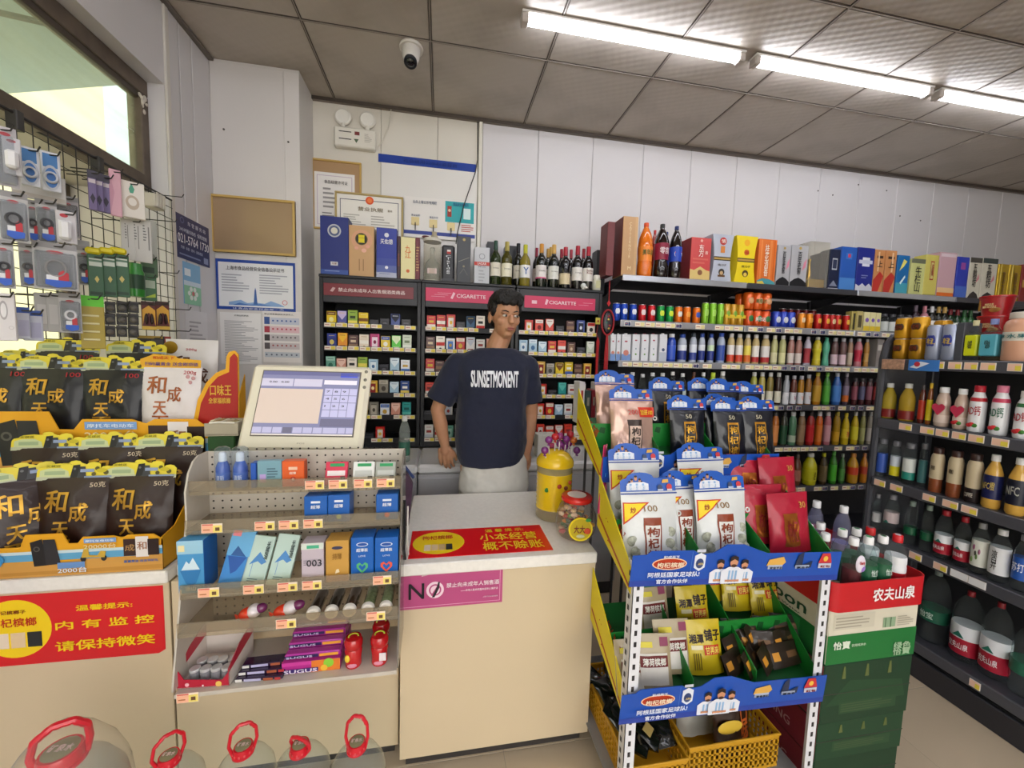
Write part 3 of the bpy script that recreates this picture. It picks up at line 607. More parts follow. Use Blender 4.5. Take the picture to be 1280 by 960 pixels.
# ================================================================ LIQUOR AND BOTTLES ON THE CIGARETTE CABINETS
TZ=1.9445
def carton(name,label,cat,x0,x1,yt,Y,z,depth,col,items=(),texts=(),taper=0,group=None,r=.002,waist=False,yaw=0,lid=None,side=None,rough=.35):
    ym=yt+15
    xa,xb=aY(x0,ym,Y).x,aY(x1,ym,Y).x;zt=aY((x0+x1)/2,yt,Y).z;W=xb-xa;H=zt-z
    t=thing(name,label,cat,T3((xa+xb)/2,Y,z)@RZ(yaw),group);m=mat(col,rough)if isinstance(col,str)else col
    if waist:
        pts=[(-W/2,0),(-W*.40,H*.3),(-W*.38,H*.5),(-W*.42,H*.75),(-W/2,H),(W/2,H),(W*.42,H*.75),(W*.38,H*.5),(W*.40,H*.3),(W/2,0)]
        MB().prism(pts,0,depth,m).build('box_body',t)
    else:
        mb=MB().box(-W/2,W/2,0,depth,0,H,m,r)
        if side:mb.box(-W/2-.0006,-W/2,.003,depth-.003,.003,H-.003,side);mb.box(W/2,W/2+.0006,.003,depth-.003,.003,H-.003,side)
        mb.build('box_body',t)
    if lid:MB().box(-W/2-.001,W/2+.001,-.001,depth+.001,H*lid[0],H+.001,mat(lid[1],.35),r).build('lid',t)
    Mx=T3(-W/2,0,0)
    if items:art(t,W,H,items,y=-.0016 if lid else-.0006,M=Mx)
    for(s,a,b_,c,d,cc)in texts:txt(t,s,-W/2+a*W,-W/2+b_*W,c*H,d*H,cc,y=-.004,bold=.02)
    return t,W,H
LY=2.64
def seglathe(mb,prof,r,h,mats_at,n=16):
    """mats_at: list of (zfrac_top, material)"""
    i=0
    for zt,m in mats_at:
        seg=[]
        while i<len(prof)and prof[i][1]<=zt+1e-6:seg.append(prof[i]);i+=1
        i-=1
        if len(seg)>1:mb.lathe([(a*r,b_*h)for a,b_ in seg],m,n)
    return mb
SH={
 'water':dict(b=[(.0,0),(.8,.0),(.98,.025),(1,.05),(.96,.09),(1,.12),(.96,.16),(1,.19),(1,.52),(.96,.55),(1,.58),(.98,.66),(.85,.75),(.6,.84),(.44,.88),(.44,.9)],cap=(.89,1.,.48),lab=(.22,.5)),
 'tea':dict(b=[(0,0),(.9,0),(1,.03),(1,.62),(.98,.70),(.86,.79),(.64,.85),(.54,.88)],cap=(.875,1.,.6),lab=(.12,.60)),
 'soda':dict(b=[(0,0),(.75,0),(.95,.03),(1,.10),(1,.22),(.93,.30),(.95,.40),(1,.46),(1,.58),(.93,.70),(.72,.80),(.42,.89),(.30,.92),(.30,.94)],cap=(.93,1.,.33),lab=(.30,.60)),
 'contour':dict(b=[(0,0),(.85,0),(.98,.04),(.9,.18),(.78,.3),(.8,.42),(.98,.56),(1,.64),(.9,.76),(.6,.86),(.45,.9)],cap=(.9,1.,.48),lab=(.30,.52)),
 'wine':dict(b=[(0,0),(.92,0),(1,.02),(1,.58),(.96,.64),(.7,.71),(.42,.76),(.37,.80),(.36,.96),(.38,.97)],cap=(.79,1.,.41),lab=(.14,.46)),
 'fat':dict(b=[(0,0),(.85,0),(1,.04),(1,.55),(.93,.66),(.65,.78),(.42,.86),(.42,.89)],cap=(.88,1.,.47),lab=(.18,.52)),
 'milk':dict(b=[(0,0),(.86,0),(.97,.03),(1,.10),(.98,.5),(.97,.62),(.85,.74),(.62,.83),(.58,.87)],cap=(.86,1.,.62),lab=(.12,.70)),
 'jar':dict(b=[(0,0),(.92,0),(1,.03),(1,.74),(.9,.82),(.72,.86),(.72,.88)],cap=(.87,1.,.76),lab=(.1,.62)),
 'bigwater':dict(b=[(0,0),(.8,0),(.97,.02),(1,.05),(.95,.09),(1,.13),(.95,.17),(1,.21),(1,.50),(.97,.53),(1,.56),(.97,.66),(.86,.76),(.62,.86),(.3,.92),(.22,.93)],cap=(.93,1.,.25),lab=(.22,.50)),
}
def bottle(name,label,cat,kind,P,r,h,body,cap,labs=(),group=None,liquid=None,lvl=.9,text=None,rot=0,n=16,metalcap=False,proto={}):
    """a drink bottle; labs = list of (z0, z1, colour) bands on the label sleeve"""
    key=(name,kind,round(r,3),round(h,3),str(body),str(cap),str(labs),str(liquid),str(text))
    M=T3(*P)@RZ(rot)
    if key in proto:
        t=copy_tree(proto[key],M);tagp(t,label,cat,group);return t
    D=SH[kind];t=thing(name,label,cat,M,group);m=body if not isinstance(body,str)else mat(body,.12,coat=.4)
    mb=MB().lathe([(a*r,b_*h)for a,b_ in D['b']],m,n);mb.build('bottle_body',t,smooth=True,ang=60)
    if liquid:
        pts=[(a*r*.94,b_*h+.002)for a,b_ in D['b']if b_<=lvl];pts.append((0,pts[-1][1]+.0001));MB().lathe(pts,liquid if not isinstance(liquid,str)else mat(liquid,.2),n).build('drink',t,smooth=True,ang=60)
    c0,c1_,cr=D['cap'];mc=cap if not isinstance(cap,str)else mat(cap,.35,metal=.6 if metalcap else 0)
    MB().lathe([(cr*r,c0*h),(cr*r*1.02,c0*h+.001),(cr*r,c1_*h-.0015),(cr*r*.9,c1_*h),(0,c1_*h)],mc,n).build('cap',t,smooth=True,ang=50)
    if labs:
        prof=D['b']
        def rad(z):
            for(a,b_),(c,d)in zip(prof,prof[1:]):
                if b_<=z<=d and d>b_:return a+(c-a)*(z-b_)/(d-b_)
            return 1
        lb=MB()
        for a,b_,c in labs:
            zs=[a]+[z for _,z in prof if a<z<b_]+[b_];lb.lathe([((max(rad(z),.9)if kind in('water','bigwater')else rad(z))*r+.0007,z*h)for z in zs],c if not isinstance(c,str)else mat(c,.35),n)
        lo=lb.build('label',t,smooth=True,ang=50)
        if text:
            for(s,z0,z1,wf,col)in text:
                zc=(z0+z1)/2;rr=rad(zc)*r+.0022;txt(lo,s,-wf*r,wf*r,z0*h,z1*h,col,cyl=round(rr,4),bold=.02)
    proto[key]=t;return t
def can(name,label,P,r,h,col,col2,group=None,cat='can',text=None,proto={},rot=0):
    key=(r,h,col,col2,text);M=T3(*P)@RZ(rot)
    if key in proto:t=copy_tree(proto[key],M);return tagp(t,label,cat,group)
    t=thing(name,label,cat,M,group)
    MB().lathe([(0,0),(r*.8,0),(r,.008),(r,h-.012),(r*.86,h-.003)],mat(col,.25,metal=.35),18).build('can_body',t,smooth=True)
    MB().lathe([(r*.86,h-.004),(r*.88,h),(r*.8,h),(r*.78,h-.003),(0,h-.003)],mat('#c8c8cc',.3,metal=.9),18).build('lid',t,smooth=True)
    lo=MB().ell((0,-r*.90,h*.55),(r*.62,r*.14,h*.2),mat(col2,.3),12,8).build('logo_print',t,smooth=True)
    if text:txt(lo,text[0],-r*.6,r*.6,h*.45,h*.62,text[1],cyl=round(r*1.06,4),bold=.03)
    proto[key]=t;return t
carton('liquor_box','tall navy liquor box with silver crest and chamfered corner beside the pier','box',400,435.5,270.5,LY,TZ,.11,'#1f2d78',[('c',.5,.76,.24,'#b9bcc4'),('c',.5,.76,.19,'#4d5a80'),('c',.5,.76,.12,'#d8d4c4'),('r',.36,.62,.17,.235,'#dfe0e4'),('r',.02,.98,.02,.1,'#3a55a0'),('lines',.15,.85,.06,.09,1,'#8a9acc')],[('珍藏',.42,.58,.185,.22,'#8a4a3a')])
carton('liquor_box','kraft gold liquor box with black disc and yellow label, next to the tall navy box','box',436,467.5,282,LY,TZ,.10,'#c9a070',[('c',.52,.72,.42,'#d4a07c'),('c',.5,.74,.25,'#6a5a20'),('c',.5,.74,.22,'#17140f'),('r',.38,.62,.67,.76,'#e4d21c'),('r',.38,.62,.765,.82,'#e4d21c'),('e',.3,.56,.08,.03,'#dfa48c'),('e',.6,.52,.1,.04,'#e6b49c'),('e',.75,.6,.08,.03,'#dfa48c'),('r',.4,.43,.12,.35,'#8f6a44'),('r',.56,.59,.12,.35,'#8f6a44')])
carton('liquor_box','royal blue liquor box fading to silver at the foot with white brush lettering','box',470.5,496,285,LY,TZ,.10,'#26389a',[('r',0,1,0,.12,'#b8bcd0'),('r',0,1,.12,.26,'#5a68a8'),('r',0,1,.26,.40,'#36479c'),('c',.5,.86,.11,'#dadde8'),('c',.5,.22,.08,'#e8eaf2'),('lines',.15,.85,.08,.14,2,'#7a84b4')],[('天佑德',.2,.8,.68,.78,'#eef0f6')])
carton('liquor_box','narrow pale yellow liquor box with orange brush writing, in front of maroon box','box',501,519,296.5,LY-.015,TZ,.09,'#e6dca4',[('c',.5,.2,.12,'#d86a30')],[('九\n江',.3,.7,.5,.8,'#d8763a')])
carton('liquor_box','dark maroon liquor box standing half hidden between two pale boxes','box',519.4,524.6,297,LY+.0,TZ,.09,'#6a1c28',[('lines',.2,.9,.2,.8,9,'#c09a6a')])
carton('liquor_box','dark maroon box behind the royal blue and pale yellow boxes','box',496.6,500.6,295,LY,TZ,.09,'#3a1a20',[('r',.2,.7,.3,.6,'#6a3a30')])
a=aY(540,350,LY+.05)
t=thing('decanter_case','clear cylindrical case holding a glass liquor decanter, cream lid and brown cord','bottle',T3(a.x,LY+.06,TZ))
rr=.057;hh=aY(540,299,LY+.06).z-TZ
MB().lathe([(rr,.004),(rr,hh-.01)],clear('#f4f2ea',dens=.1),28).build('case',t,smooth=True)
MB().lathe([(rr*1.02,hh-.02),(rr*1.04,hh-.003),(rr*.98,hh)],'#d8d4c8',28).build('lid',t,smooth=True)
MB().lathe([(rr*1.01,0),(rr*1.01,.012)],'#c8c4b8',28).build('base',t,smooth=True)
MB().lathe([(0,.014),(.046,.014),(.05,.03),(.05,.09),(.04,.13),(.014,.16),(.012,.2),(.016,.21),(.016,.225)],mat('#e8ecea',.05,trans=.9,ior=1.3),22).build('decanter',t,smooth=True)
MB().box(-.03,.03,-.0535,-.05,.05,.085,'#d8c4c4',.002).build('label',t)
MB().tube([(-.045+.02*math.cos(q/10*6.28),.0,hh+.012+.004*math.sin(q/10*6.28))for q in range(11)],.005,'#5a1c22',6).build('cord_ring',t)
MB().lathe([(.02,0),(.024,.015),(.014,.035),(.018,.045)],'#b8b098',14,M=T3(.012,0,hh)).build('stopper',t,smooth=True)
t,W,H=carton('whisky_tin','black rounded tin with white script and red badge, beside the clear decanter case','box',552,568.5,306,LY,TZ+.0,.07,'#26272c',[('r',.4,.7,.76,.86,'#b03028'),('r',.42,.68,.82,.87,'#e4e0dc'),('r',0,1,0,.1,'#3a3b42')],[('C\nl\na\nr\ni\nd\ng\ne',.32,.7,.22,.72,'#d8dade')],r=.012)
carton('liquor_box','smoky grey liquor box with a faint gold line drawing, tallest right of black tin','box',571.5,588.5,295.5,LY,TZ,.08,'#3c3f44',[('c',.5,.93,.1,'#b8a468'),('p',[(.1,.45),(.9,.55),(.9,.56),(.1,.46)],'#9a9a88'),('c',.5,.36,.08,'#8a8468'),('p',[(.2,.2),(.5,.32),(.8,.18),(.78,.17),(.5,.3),(.22,.19)],'#6a6c64')])
carton('liquor_box','silver spirit box with a red band across its middle','box',593,612,309,LY-.01,TZ,.07,'#c3c5ca',[('c',.5,.75,.2,'#8f9298'),('c',.5,.75,.15,'#c9cbd0'),('r',0,1,.5,.6,'#c43a30'),('lines',.3,.7,.05,.4,4,'#a4a6ac')],[('SASAR',.2,.8,.52,.58,'#f0e4e0'),('SPECIAL',.25,.75,.45,.48,'#3a3a40')])
gr='#10160f'
wines=[(619,301,6.5,2.66,'#3a4a22','#e2ddcc','#2a4a3c','green white-wine bottle with cream label, next to the silver box'),(633,302.5,7,2.66,'#6a6420','#e6e2cc','#a89a50','olive wine bottle with tall cream label and gold-green foil'),
    (647,304.5,6,2.72,'#16150f','#d8d2c2','#17181c','dark wine bottle with black foil set back behind the goat label bottle'),(656,306,6.5,2.64,'#a89a3c','#e9e9ea','#b8b82a','clear yellow wine bottle with white label and blue stag head'),
    (676,305,7,2.65,gr,'#e6dfdc','#c88a34','dark wine bottle with gold foil and white label with pink base'),(691.5,306,7,2.65,gr,'#dfe0d8','#cfa458','dark wine bottle with tan foil and square pale label'),
    (706,309,7.6,2.64,'#101014','#d8c8a4','#a82838','stout dark wine bottle with low tan label and red foil'),(721,307.5,7.5,2.65,'#120f10','#e6e2dc','#a82034','tall dark bottle with white label and red foil, behind the small snow globe'),
    (734.5,308.5,7,2.65,'#120f10','#e4e0da','#a82034','dark red-wine bottle with white script label at the end of the wine row'),
    (670,310,4.5,2.76,'#141010','#c8b8b0','#8a2038','dark wine bottle with wine-red foil in the rear line, by the gold foil bottle'),(684,311,4.5,2.76,gr,'#c8c0b0','#b89040','rear wine bottle with thin gold foil between two front bottles'),(687.5,309,4.5,2.80,gr,'#c8c0b0','#c09a48','rearmost wine bottle with ochre foil near the tan foil bottle'),
    (701,311.5,5,2.76,'#141010','#c8b8b0','#9a2034','rear wine bottle with crimson foil beside the stout bottle'),(713,312,4.5,2.76,'#141010','#c8b8b0','#a83040','rear wine bottle with crimson foil between stout and tall bottles'),(728.5,311,5,2.77,'#141010','#c8b8b0','#982030','rear wine bottle with dark red foil behind the last two bottles')]
for(x,yt,hw,Y,g_,lb,fo,lab)in wines:
    a=aY(x,345,Y);zt=aY(x,yt,Y).z;h=zt-TZ;r=hw*zdep(a)/F*hcos(a);r=min(r,.0365)
    fat_='stout' in lab;lo=(.10,.36)if fat_ else(.2,.50)
    gm_=mat(g_,.06,trans=.55,ior=1.2,coat=.5)if g_ in('#3a4a22','#6a6420','#a89a3c')else mat(g_,.08,coat=.6)
    labs=[(lo[0],lo[1],lb)]
    if 'pink' in lab:labs=[(.2,.23,'#d85a8a'),(.23,.5,lb)]
    tx={'blue stag':[('Y',.28,.44,.5,'#2a5a9a')],'script':[('Santa\nRosa',.36,.46,.6,'#8a4a44')]}
    tt=next((v for k_,v in tx.items()if k_ in lab),[('Domaine',.36,.39,.6,'#6a625a')])
    bottle('wine_bottle',lab,'bottle','wine',(a.x,Y+.0,TZ),r,h,gm_,fo,labs,'wine bottles on the cigarette cabinets',text=tt,n=20)
a=aY(747,355,2.64)
t=thing('white_jar','squat milk-glass jar with pale label at the end of the wine row','jar',T3(a.x,2.66,TZ))
MB().lathe([(0,0),(.026,0),(.03,.006),(.03,.075),(.024,.086)],mat('#dcdbc8',.15,coat=.5),20).build('jar_body',t,smooth=True)
MB().lathe([(.026,.086),(.027,.106),(.024,.11),(0,.11)],'#e4e2d8',20).build('lid',t,smooth=True)
MB().box(-.016,.016,-.0315,-.029,.02,.07,'#c9c89c',.001).build('label',t)
a=aY(729,358,2.615)
t=thing('snow_globe','tiny glass globe ornament in front of the wine bottles','ornament',T3(a.x,2.612,TZ))
MB().ell((0,0,.024),.02,mat('#e0e4e2',.1,coat=.5),14,10).build('globe',t,smooth=True);MB().lathe([(.014,0),(.012,.006)],'#e8e4dc',12).build('base',t)
MB().ell((.012,-.012,.012),(.014,.012,.010),'#ece8e0',10,8).build('figure',t,smooth=True)
carton('black_box','plain black gift box behind the green white-wine bottles','box',609,621,302,2.80,TZ,.09,'#232428');carton('black_box','wide black gift box behind the dark wine bottles','box',631.5,646,307,2.80,TZ,.09,'#1d1e22')
carton('black_box','dark grey-black carton standing on the cabinet corner behind the white jar','box',746,757,312.5,2.78,TZ,.10,'#2c2f33')
# ================================================================ DRINKS SHELVES ALONG THE BACK WALL
SY=2.5
strip=mat('#c8cad0',.22,metal=.6);shm=mat('#2f2f35',.4);shback=mat('#202024',.6)
SZ=[2.035,1.735,1.462,1.165,.85,.535]
SEG=[(1.18,2.128),(2.132,3.074),(3.078,4.02),(4.024,4.966)]
segn=['nearest the cigarette cabinets','in the middle','behind the tall gondola','at the far end, mostly hidden']
wtag=mk_tag(.07,.03,'#f0e0c8','#e8dc9a');btag=mk_tag(.045,.03,'#3a4a7a','#2a3560')
units=[]
for k,(xa,xb)in enumerate(SEG):
    t=thing('shelving_unit','dark steel drinks shelving unit against the back wall, %s'%segn[k],'shelves',T3(xa,SY,0),'wall shelving units');W=xb-xa;units.append(t)
    MB().box(.0,W,.385,.40,.05,1.99,shback).build('back_panel',t)
    for i,z in enumerate(SZ):
        s=MB().box(.002,W-.002,.006,.385,z-.028,z,shm,.002).build('shelf',t)
        if i in(0,)and k in(1,3):st=mat('#55565c',.3,metal=.5)
        else:st=strip
        if i<3:MB().box(.001,W-.001,-.004,.006,z-.040 if i else z-.034,z+.006,st,.003).build('edge_strip',s)
        else:MB().box(.001,W-.001,-.002,.006,z-.040,z+.004,mat('#4a4b52',.4),.002).build('edge_strip',s)
        if i:
            for j in range(12):
                if random.random()<.93:ob('price_tag',wtag if random.random()<.75 else btag,s,T3(.03+.076*j,-.005,z-.035))
    for x in(0,W-.02):MB().box(x,x+.02,.36,.395,0,2.0,shm,.002).build('upright',t)
    MB().box(0,W,.02,.38,0,.12,shm,.004).build('base',t)
    for x in(.004,W-.01):
        b_=MB()
        for z in SZ[:1]:b_.prismx([(.02,z-.03),(.37,z-.03),(.37,z-.10),(.30,z-.10)],x,x+.006,shm)
        b_.build('bracket',t)
def onshelf(x0,x1,yt,zs,Y=None,back=0):
    Y=Y or SY+.045;z=zs+.0005;a=aY((x0+x1)/2,yt+8,Y);h=aY((x0+x1)/2,yt,Y).z-z
    r=(x1-x0)/2*zdep(a)/F*hcos(a)*1.0
    up=[q for q in SZ if q>zs+.1]
    if up:h=min(h,min(up)-.05-z)
    return(a.x,Y,z),r,h
LASTX={}
def place_round(rowkey,P,r):
    """keep neighbours on a shelf apart"""
    lx=LASTX.get(rowkey,-9)
    x=P[0]
    if x-r<lx+.0008:x=lx+.0008+r
    LASTX[rowkey]=x+r;return(x,P[1],P[2])
T0=SZ[0]+.001
cY=SY+.03
carton('gift_box','tall maroon gift box at the very end of the top wall shelf, by the cabinets','box',759.5,768.5,277,2.545,T0,.12,'#6e2c2c',side='#6a2828')
carton('gift_box','maroon gift box with broad kraft gold face and vertical gold letters, by the orange soda','box',779,797.5,270.5,2.515,T0,.14,'#c39a6c',[('r',.82,1,0,1,'#d0a878')],[('C\nA\nT\nT\nE\nR\nN\nO\nI\nR',.4,.56,.3,.9,'#f0dcae'),('M',.4,.62,.1,.16,'#f0dcae')],side='#722e2c')
for(x0,x1,yt,Y,bd,cp,labs,tx,lab)in[
    (799,816.5,279,2.56,'#e8761c','#e0521c',[(.30,.56,'#f08a30')],[('美年达',.40,.50,.8,'#2f6a34')],'large orange soda bottle beside the gold-faced gift box'),
    (818,838,280.5,2.56,'#170a08','#2a2c2a',[(.34,.64,'#8a1c38')],[('零度',.44,.56,.7,'#f0e0e4')],'large dark cola bottle with a crimson label and black cap'),
    (838.5,853,283,2.55,'#150a08','#24346c',[(.33,.60,'#2448b8')],None,'large dark cola bottle with blue label and round emblem'),
    (814,823,288,2.68,'#a83020','#c42a2a',[(.34,.6,'#c42a20')],None,'red-capped soda bottle standing behind the orange soda bottle'),
    (829,838,290,2.70,'#150a08','#24346c',[(.34,.6,'#2448b8')],None,'blue-capped cola bottle half hidden behind the crimson label bottle')]:
    P,r,h=onshelf(x0,x1,yt,SZ[0],Y);
    t=bottle('soda_bottle',lab,'bottle','soda',P,min(r*1.14,.05),h,mat(bd,.08,coat=.7),cp,labs,'large sodas on the top shelf',text=tx,n=20)
    if 'round emblem' in lab:
        MB().lathe([(.028,0),(.028,.001)],'#f0f0f2',20,M=T3(0,-r*.93,h*.47)@RX(math.pi/2)).build('round_emblem',t)
        MB().prism([(-.026,.004),(0,.012),(.026,.008),(.02,.02),(0,.026),(-.02,.018)],-.0015,0,'#c8242c',M=T3(0,-r*.93-.001,h*.47)).build('emblem_swirl',t)
        MB().prism([(-.026,-.004),(0,.002),(.026,-.004),(.02,-.02),(0,-.026),(-.02,-.018)],-.0015,0,'#2448b8',M=T3(0,-r*.93-.001,h*.47)).build('emblem_swirl',t)
carton('liquor_box','coral red liquor box with white brush characters and a gold hill at its foot','box',864,889,297,2.53,T0,.16,'#cf4a48',[('p',[(0,0),(1,0),(1,.24),(.8,.26),(.5,.34),(.2,.25),(0,.27)],'#dcc078'),('c',.5,.2,.12,'#8a5a3a'),('c',.5,.93,.06,'#e8b0a0'),('lines',.1,.9,.38,.55,2,'#d8685c')],[('东\n方',.38,.62,.56,.84,'#f4e4dc'),('韵',.7,.82,.62,.7,'#f4dcd0')],side='#8a2426')
carton('liquor_box','silver waisted liquor box with black band and a small brazier picture','box',890.5,917,293,2.53,T0,.14,'#b9bfcd',[('r',.1,.9,.46,.54,'#2a241c'),('r',.12,.88,.48,.52,'#b8964a'),('c',.5,.86,.16,'#c43a34'),('r',.4,.6,.62,.76,'#d8843a'),('c',.5,.22,.14,'#3a3430'),('r',.33,.67,.12,.16,'#6a4a2c'),('c',.5,.2,.08,'#c8a878')],[('烧刀子',.3,.7,.34,.39,'#4a3a3a'),('情',.4,.6,.82,.9,'#f4e4d8')],waist=True,side='#5a5d68')
carton('liquor_box','yellow waisted liquor box with black band and a small brazier picture','box',920,947,295,2.53,T0,.14,'#f0d61e',[('r',.1,.9,.46,.54,'#2a241c'),('r',.12,.88,.48,.52,'#b8964a'),('c',.5,.86,.13,'#f2b21e'),('c',.5,.66,.12,'#e8862a'),('c',.5,.22,.14,'#4a3a1c'),('c',.5,.2,.08,'#e8c850')],[('烧刀子',.3,.7,.34,.39,'#4a3a1a'),('福',.4,.6,.62,.7,'#c02a1a')],waist=True)
carton('liquor_box','orange striped liquor box with a small blue landscape at the foot','box',948.5,971,299,2.53,T0,.14,'#e2762e',[('r',.12,.2,.1,.98,'#ea8a44'),('r',.62,.74,.1,.98,'#ea8a44'),('r',.84,.9,.1,.98,'#d2641e'),('p',[(0,0),(1,0),(1,.08),(.7,.14),(.3,.16),(0,.10)],'#4a9aa4'),('p',[(0,0),(.5,0),(.3,.1),(0,.07)],'#d8c04a')],[('桂\n花\n酒\n香',.33,.55,.2,.88,'#f6e6d0')])
for i,(a,b_)in enumerate([(972,988.5),(989.5,1010)]):
    carton('liquor_box',['grey liquor box with black wavy foot, next to the orange striped box','grey liquor box with black wavy foot, next to the clear display box'][i],'box',a,b_,306.5,2.53,T0,.13,'#b4b4b8',[('p',[(0,0),(1,0),(1,.12),(.75,.2),(.5,.24),(.25,.2),(0,.12)],'#1c1c20'),('c',.5,.93,.08,'#c0a050'),('p',[(.68,.4),(.9,.5),(.94,.7),(.78,.6)],'#d8889c')],[('百\n年\n老\n窖',.36,.6,.32,.84,'#1c1c22')])
xa,xb=aY(1012,330,2.53).x,aY(1036,330,2.53).x;zt=aY(1024,302,2.53).z;t=thing('display_box','clear plastic display case with a gold bottle on a gold plinth, rising over its neighbours','box',T3((xa+xb)/2,2.53,T0));W=xb-xa;H=zt-T0
MB().box(-W/2,W/2,0,.12,0,H,clear('#f0eee6',dens=.16),.002).build('case',t)
MB().box(-W*.42,W*.42,.01,.11,.002,H*.22,mat('#d8b23a',.2,metal=.7),.004).build('plinth',t);MB().box(W*.1,W*.46,.012,.10,H*.22,H*.78,'#2c2420',.003).build('inner_card',t)
MB().lathe([(0,0),(.016,0),(.018,.05),(.010,.08),(.008,.13),(.011,.135),(.011,.15)],mat('#d4aa3c',.15,metal=.8),16,M=T3(-W*.2,.05,H*.22)).build('gold_bottle',t,smooth=True)
more=[(1037.5,1050,311.5,'#1c2440','slim navy liquor box with grey lettering, beside the clear display case',[('r',.25,.75,.5,.78,'#b8bcc4'),('r',.3,.7,.53,.75,'#2a3350'),('p',[(.1,.1),(.9,.1),(.5,.24)],'#8a90a4'),('r',0,1,0,.05,'#dfe0e6')],[]),
 (1051.5,1071,308.5,'#2a5cb4','bright blue liquor box fading pale at its base, with a small red seal',[('r',0,1,0,.3,'#4a84cc'),('r',.3,.7,.72,.86,'#3f74c4'),('r',.42,.6,.76,.84,'#c23a5a')],[]),
 (1072,1093,309.5,'#232c86','indigo liquor box with a white square badge and silver cloud foot',[('r',.3,.74,.58,.78,'#dadce8'),('r',.1,.9,.64,.72,'#c4c8dc'),('p',[(0,0),(1,0),(1,.12),(.8,.2),(.6,.13),(.4,.2),(.2,.13),(0,.18)],'#c8cad6'),('lines',.3,.7,.3,.4,2,'#7a82b8')],[]),
 (1093.5,1106,312,'#c88a56','copper and red patterned liquor box, first of a matching pair',[('p',[(0,0),(.5,0),(1,.4),(.6,.5),(0,.3)],'#b8352c'),('r',.2,.8,.8,.86,'#3a241c'),('r',.3,.45,.5,.95,'#e8c498')],[('上',.25,.75,.6,.74,'#2a1a14')]),
 (1107,1120.5,313,'#c88a56','copper and red patterned liquor box, second of a matching pair',[('p',[(0,0),(.5,0),(1,.4),(.6,.5),(0,.3)],'#b8352c'),('r',.2,.8,.8,.86,'#3a241c'),('r',.55,.7,.5,.95,'#e8c498')],[('上',.25,.75,.6,.74,'#2a1a14')]),
 (1121.5,1136.5,319,'#1f6aa8','teal-blue liquor box with yellow and white script, beside the copper pair',[('r',0,1,0,.3,'#48a0b4'),('p',[(.2,.6),(.5,.9),(.8,.85),(.5,.7)],'#e8dc6a'),('p',[(.3,.3),(.7,.5),(.75,.45),(.4,.26)],'#d8ecec')],[]),
 (1138.5,1156,323.5,'#c9cc86','lime-grey liquor box with brushed dark characters',[('r',0,1,.88,1,'#6a6f58')],[('牛\n栏\n山',.3,.72,.1,.8,'#2e3324')]),
 (1156.8,1173,318.5,'#cfc464','tall olive-gold liquor box with a red framed panel',[('r',.4,.68,.4,.85,'#a83a2c'),('r',.44,.64,.43,.82,'#d6cc84'),('r',0,1,.0,.05,'#8a8438')],[('陈\n酿',.47,.61,.5,.78,'#a83a2c')]),
 (1174.5,1195.5,315.5,'#c9a4ac','pink translucent liquor box with an orange base',[('r',0,1,0,.11,'#e0702c'),('r',0,1,.11,.22,'#e8c490'),('r',.05,.95,.9,.97,'#e0ccd2')],[]),
 (1196.5,1211,321,'#2f3fae','royal blue liquor box with a purple seal, beside the pink box',[('r',0,1,0,.3,'#4a6cc4'),('r',.3,.7,.7,.86,'#9a4a9c')],[]),
 (1212,1227,322,'#cfcab8','cream liquor box with dark top and brush characters, beside the royal blue box',[('r',0,1,.88,1,'#4a4640'),('p',[(0,0),(1,0),(.8,.14),(.5,.2),(.2,.12)],'#3a3430'),('p',[(.6,.4),(.85,.5),(.8,.62)],'#d07a84')],[('五\n粮\n坊',.28,.6,.3,.84,'#35302c')]),
 (1228,1246.5,323,'#cfcab8','cream liquor box with dark top and brush characters, beside the gold boxes',[('r',0,1,.88,1,'#3a4440'),('p',[(0,0),(1,0),(.8,.14),(.5,.2),(.2,.12)],'#3a3430'),('p',[(.6,.4),(.85,.5),(.8,.62)],'#d07a84')],[('五\n粮\n坊',.28,.6,.3,.84,'#35302c')]),
 (1247.5,1260,330,'#d8b434','shiny gold liquor box with dark vertical writing, first of two',[('r',.2,.3,0,1,'#f0d870')],[('醇\n香',.42,.7,.2,.8,'#6a4a14')]),
 (1261,1275.5,331,'#d8b434','shiny gold liquor box with dark vertical writing, second of two',[('r',.2,.3,0,1,'#f0d870')],[('醇\n香',.42,.7,.2,.8,'#6a4a14')]),
 (1277,1296,331,'#8a2420','dark red liquor box at the far visible end of the top wall shelf',[('r',.1,.9,.4,.6,'#c8a050')],[])]
for(a,b_,yt,col,lab,it,tx)in more:
    carton('liquor_box',lab,'box',a,b_,yt,2.53,T0,.085,mat(col,.18,metal=.55)if 'gold liquor' in lab and 'shiny' in lab else col,it,tx)
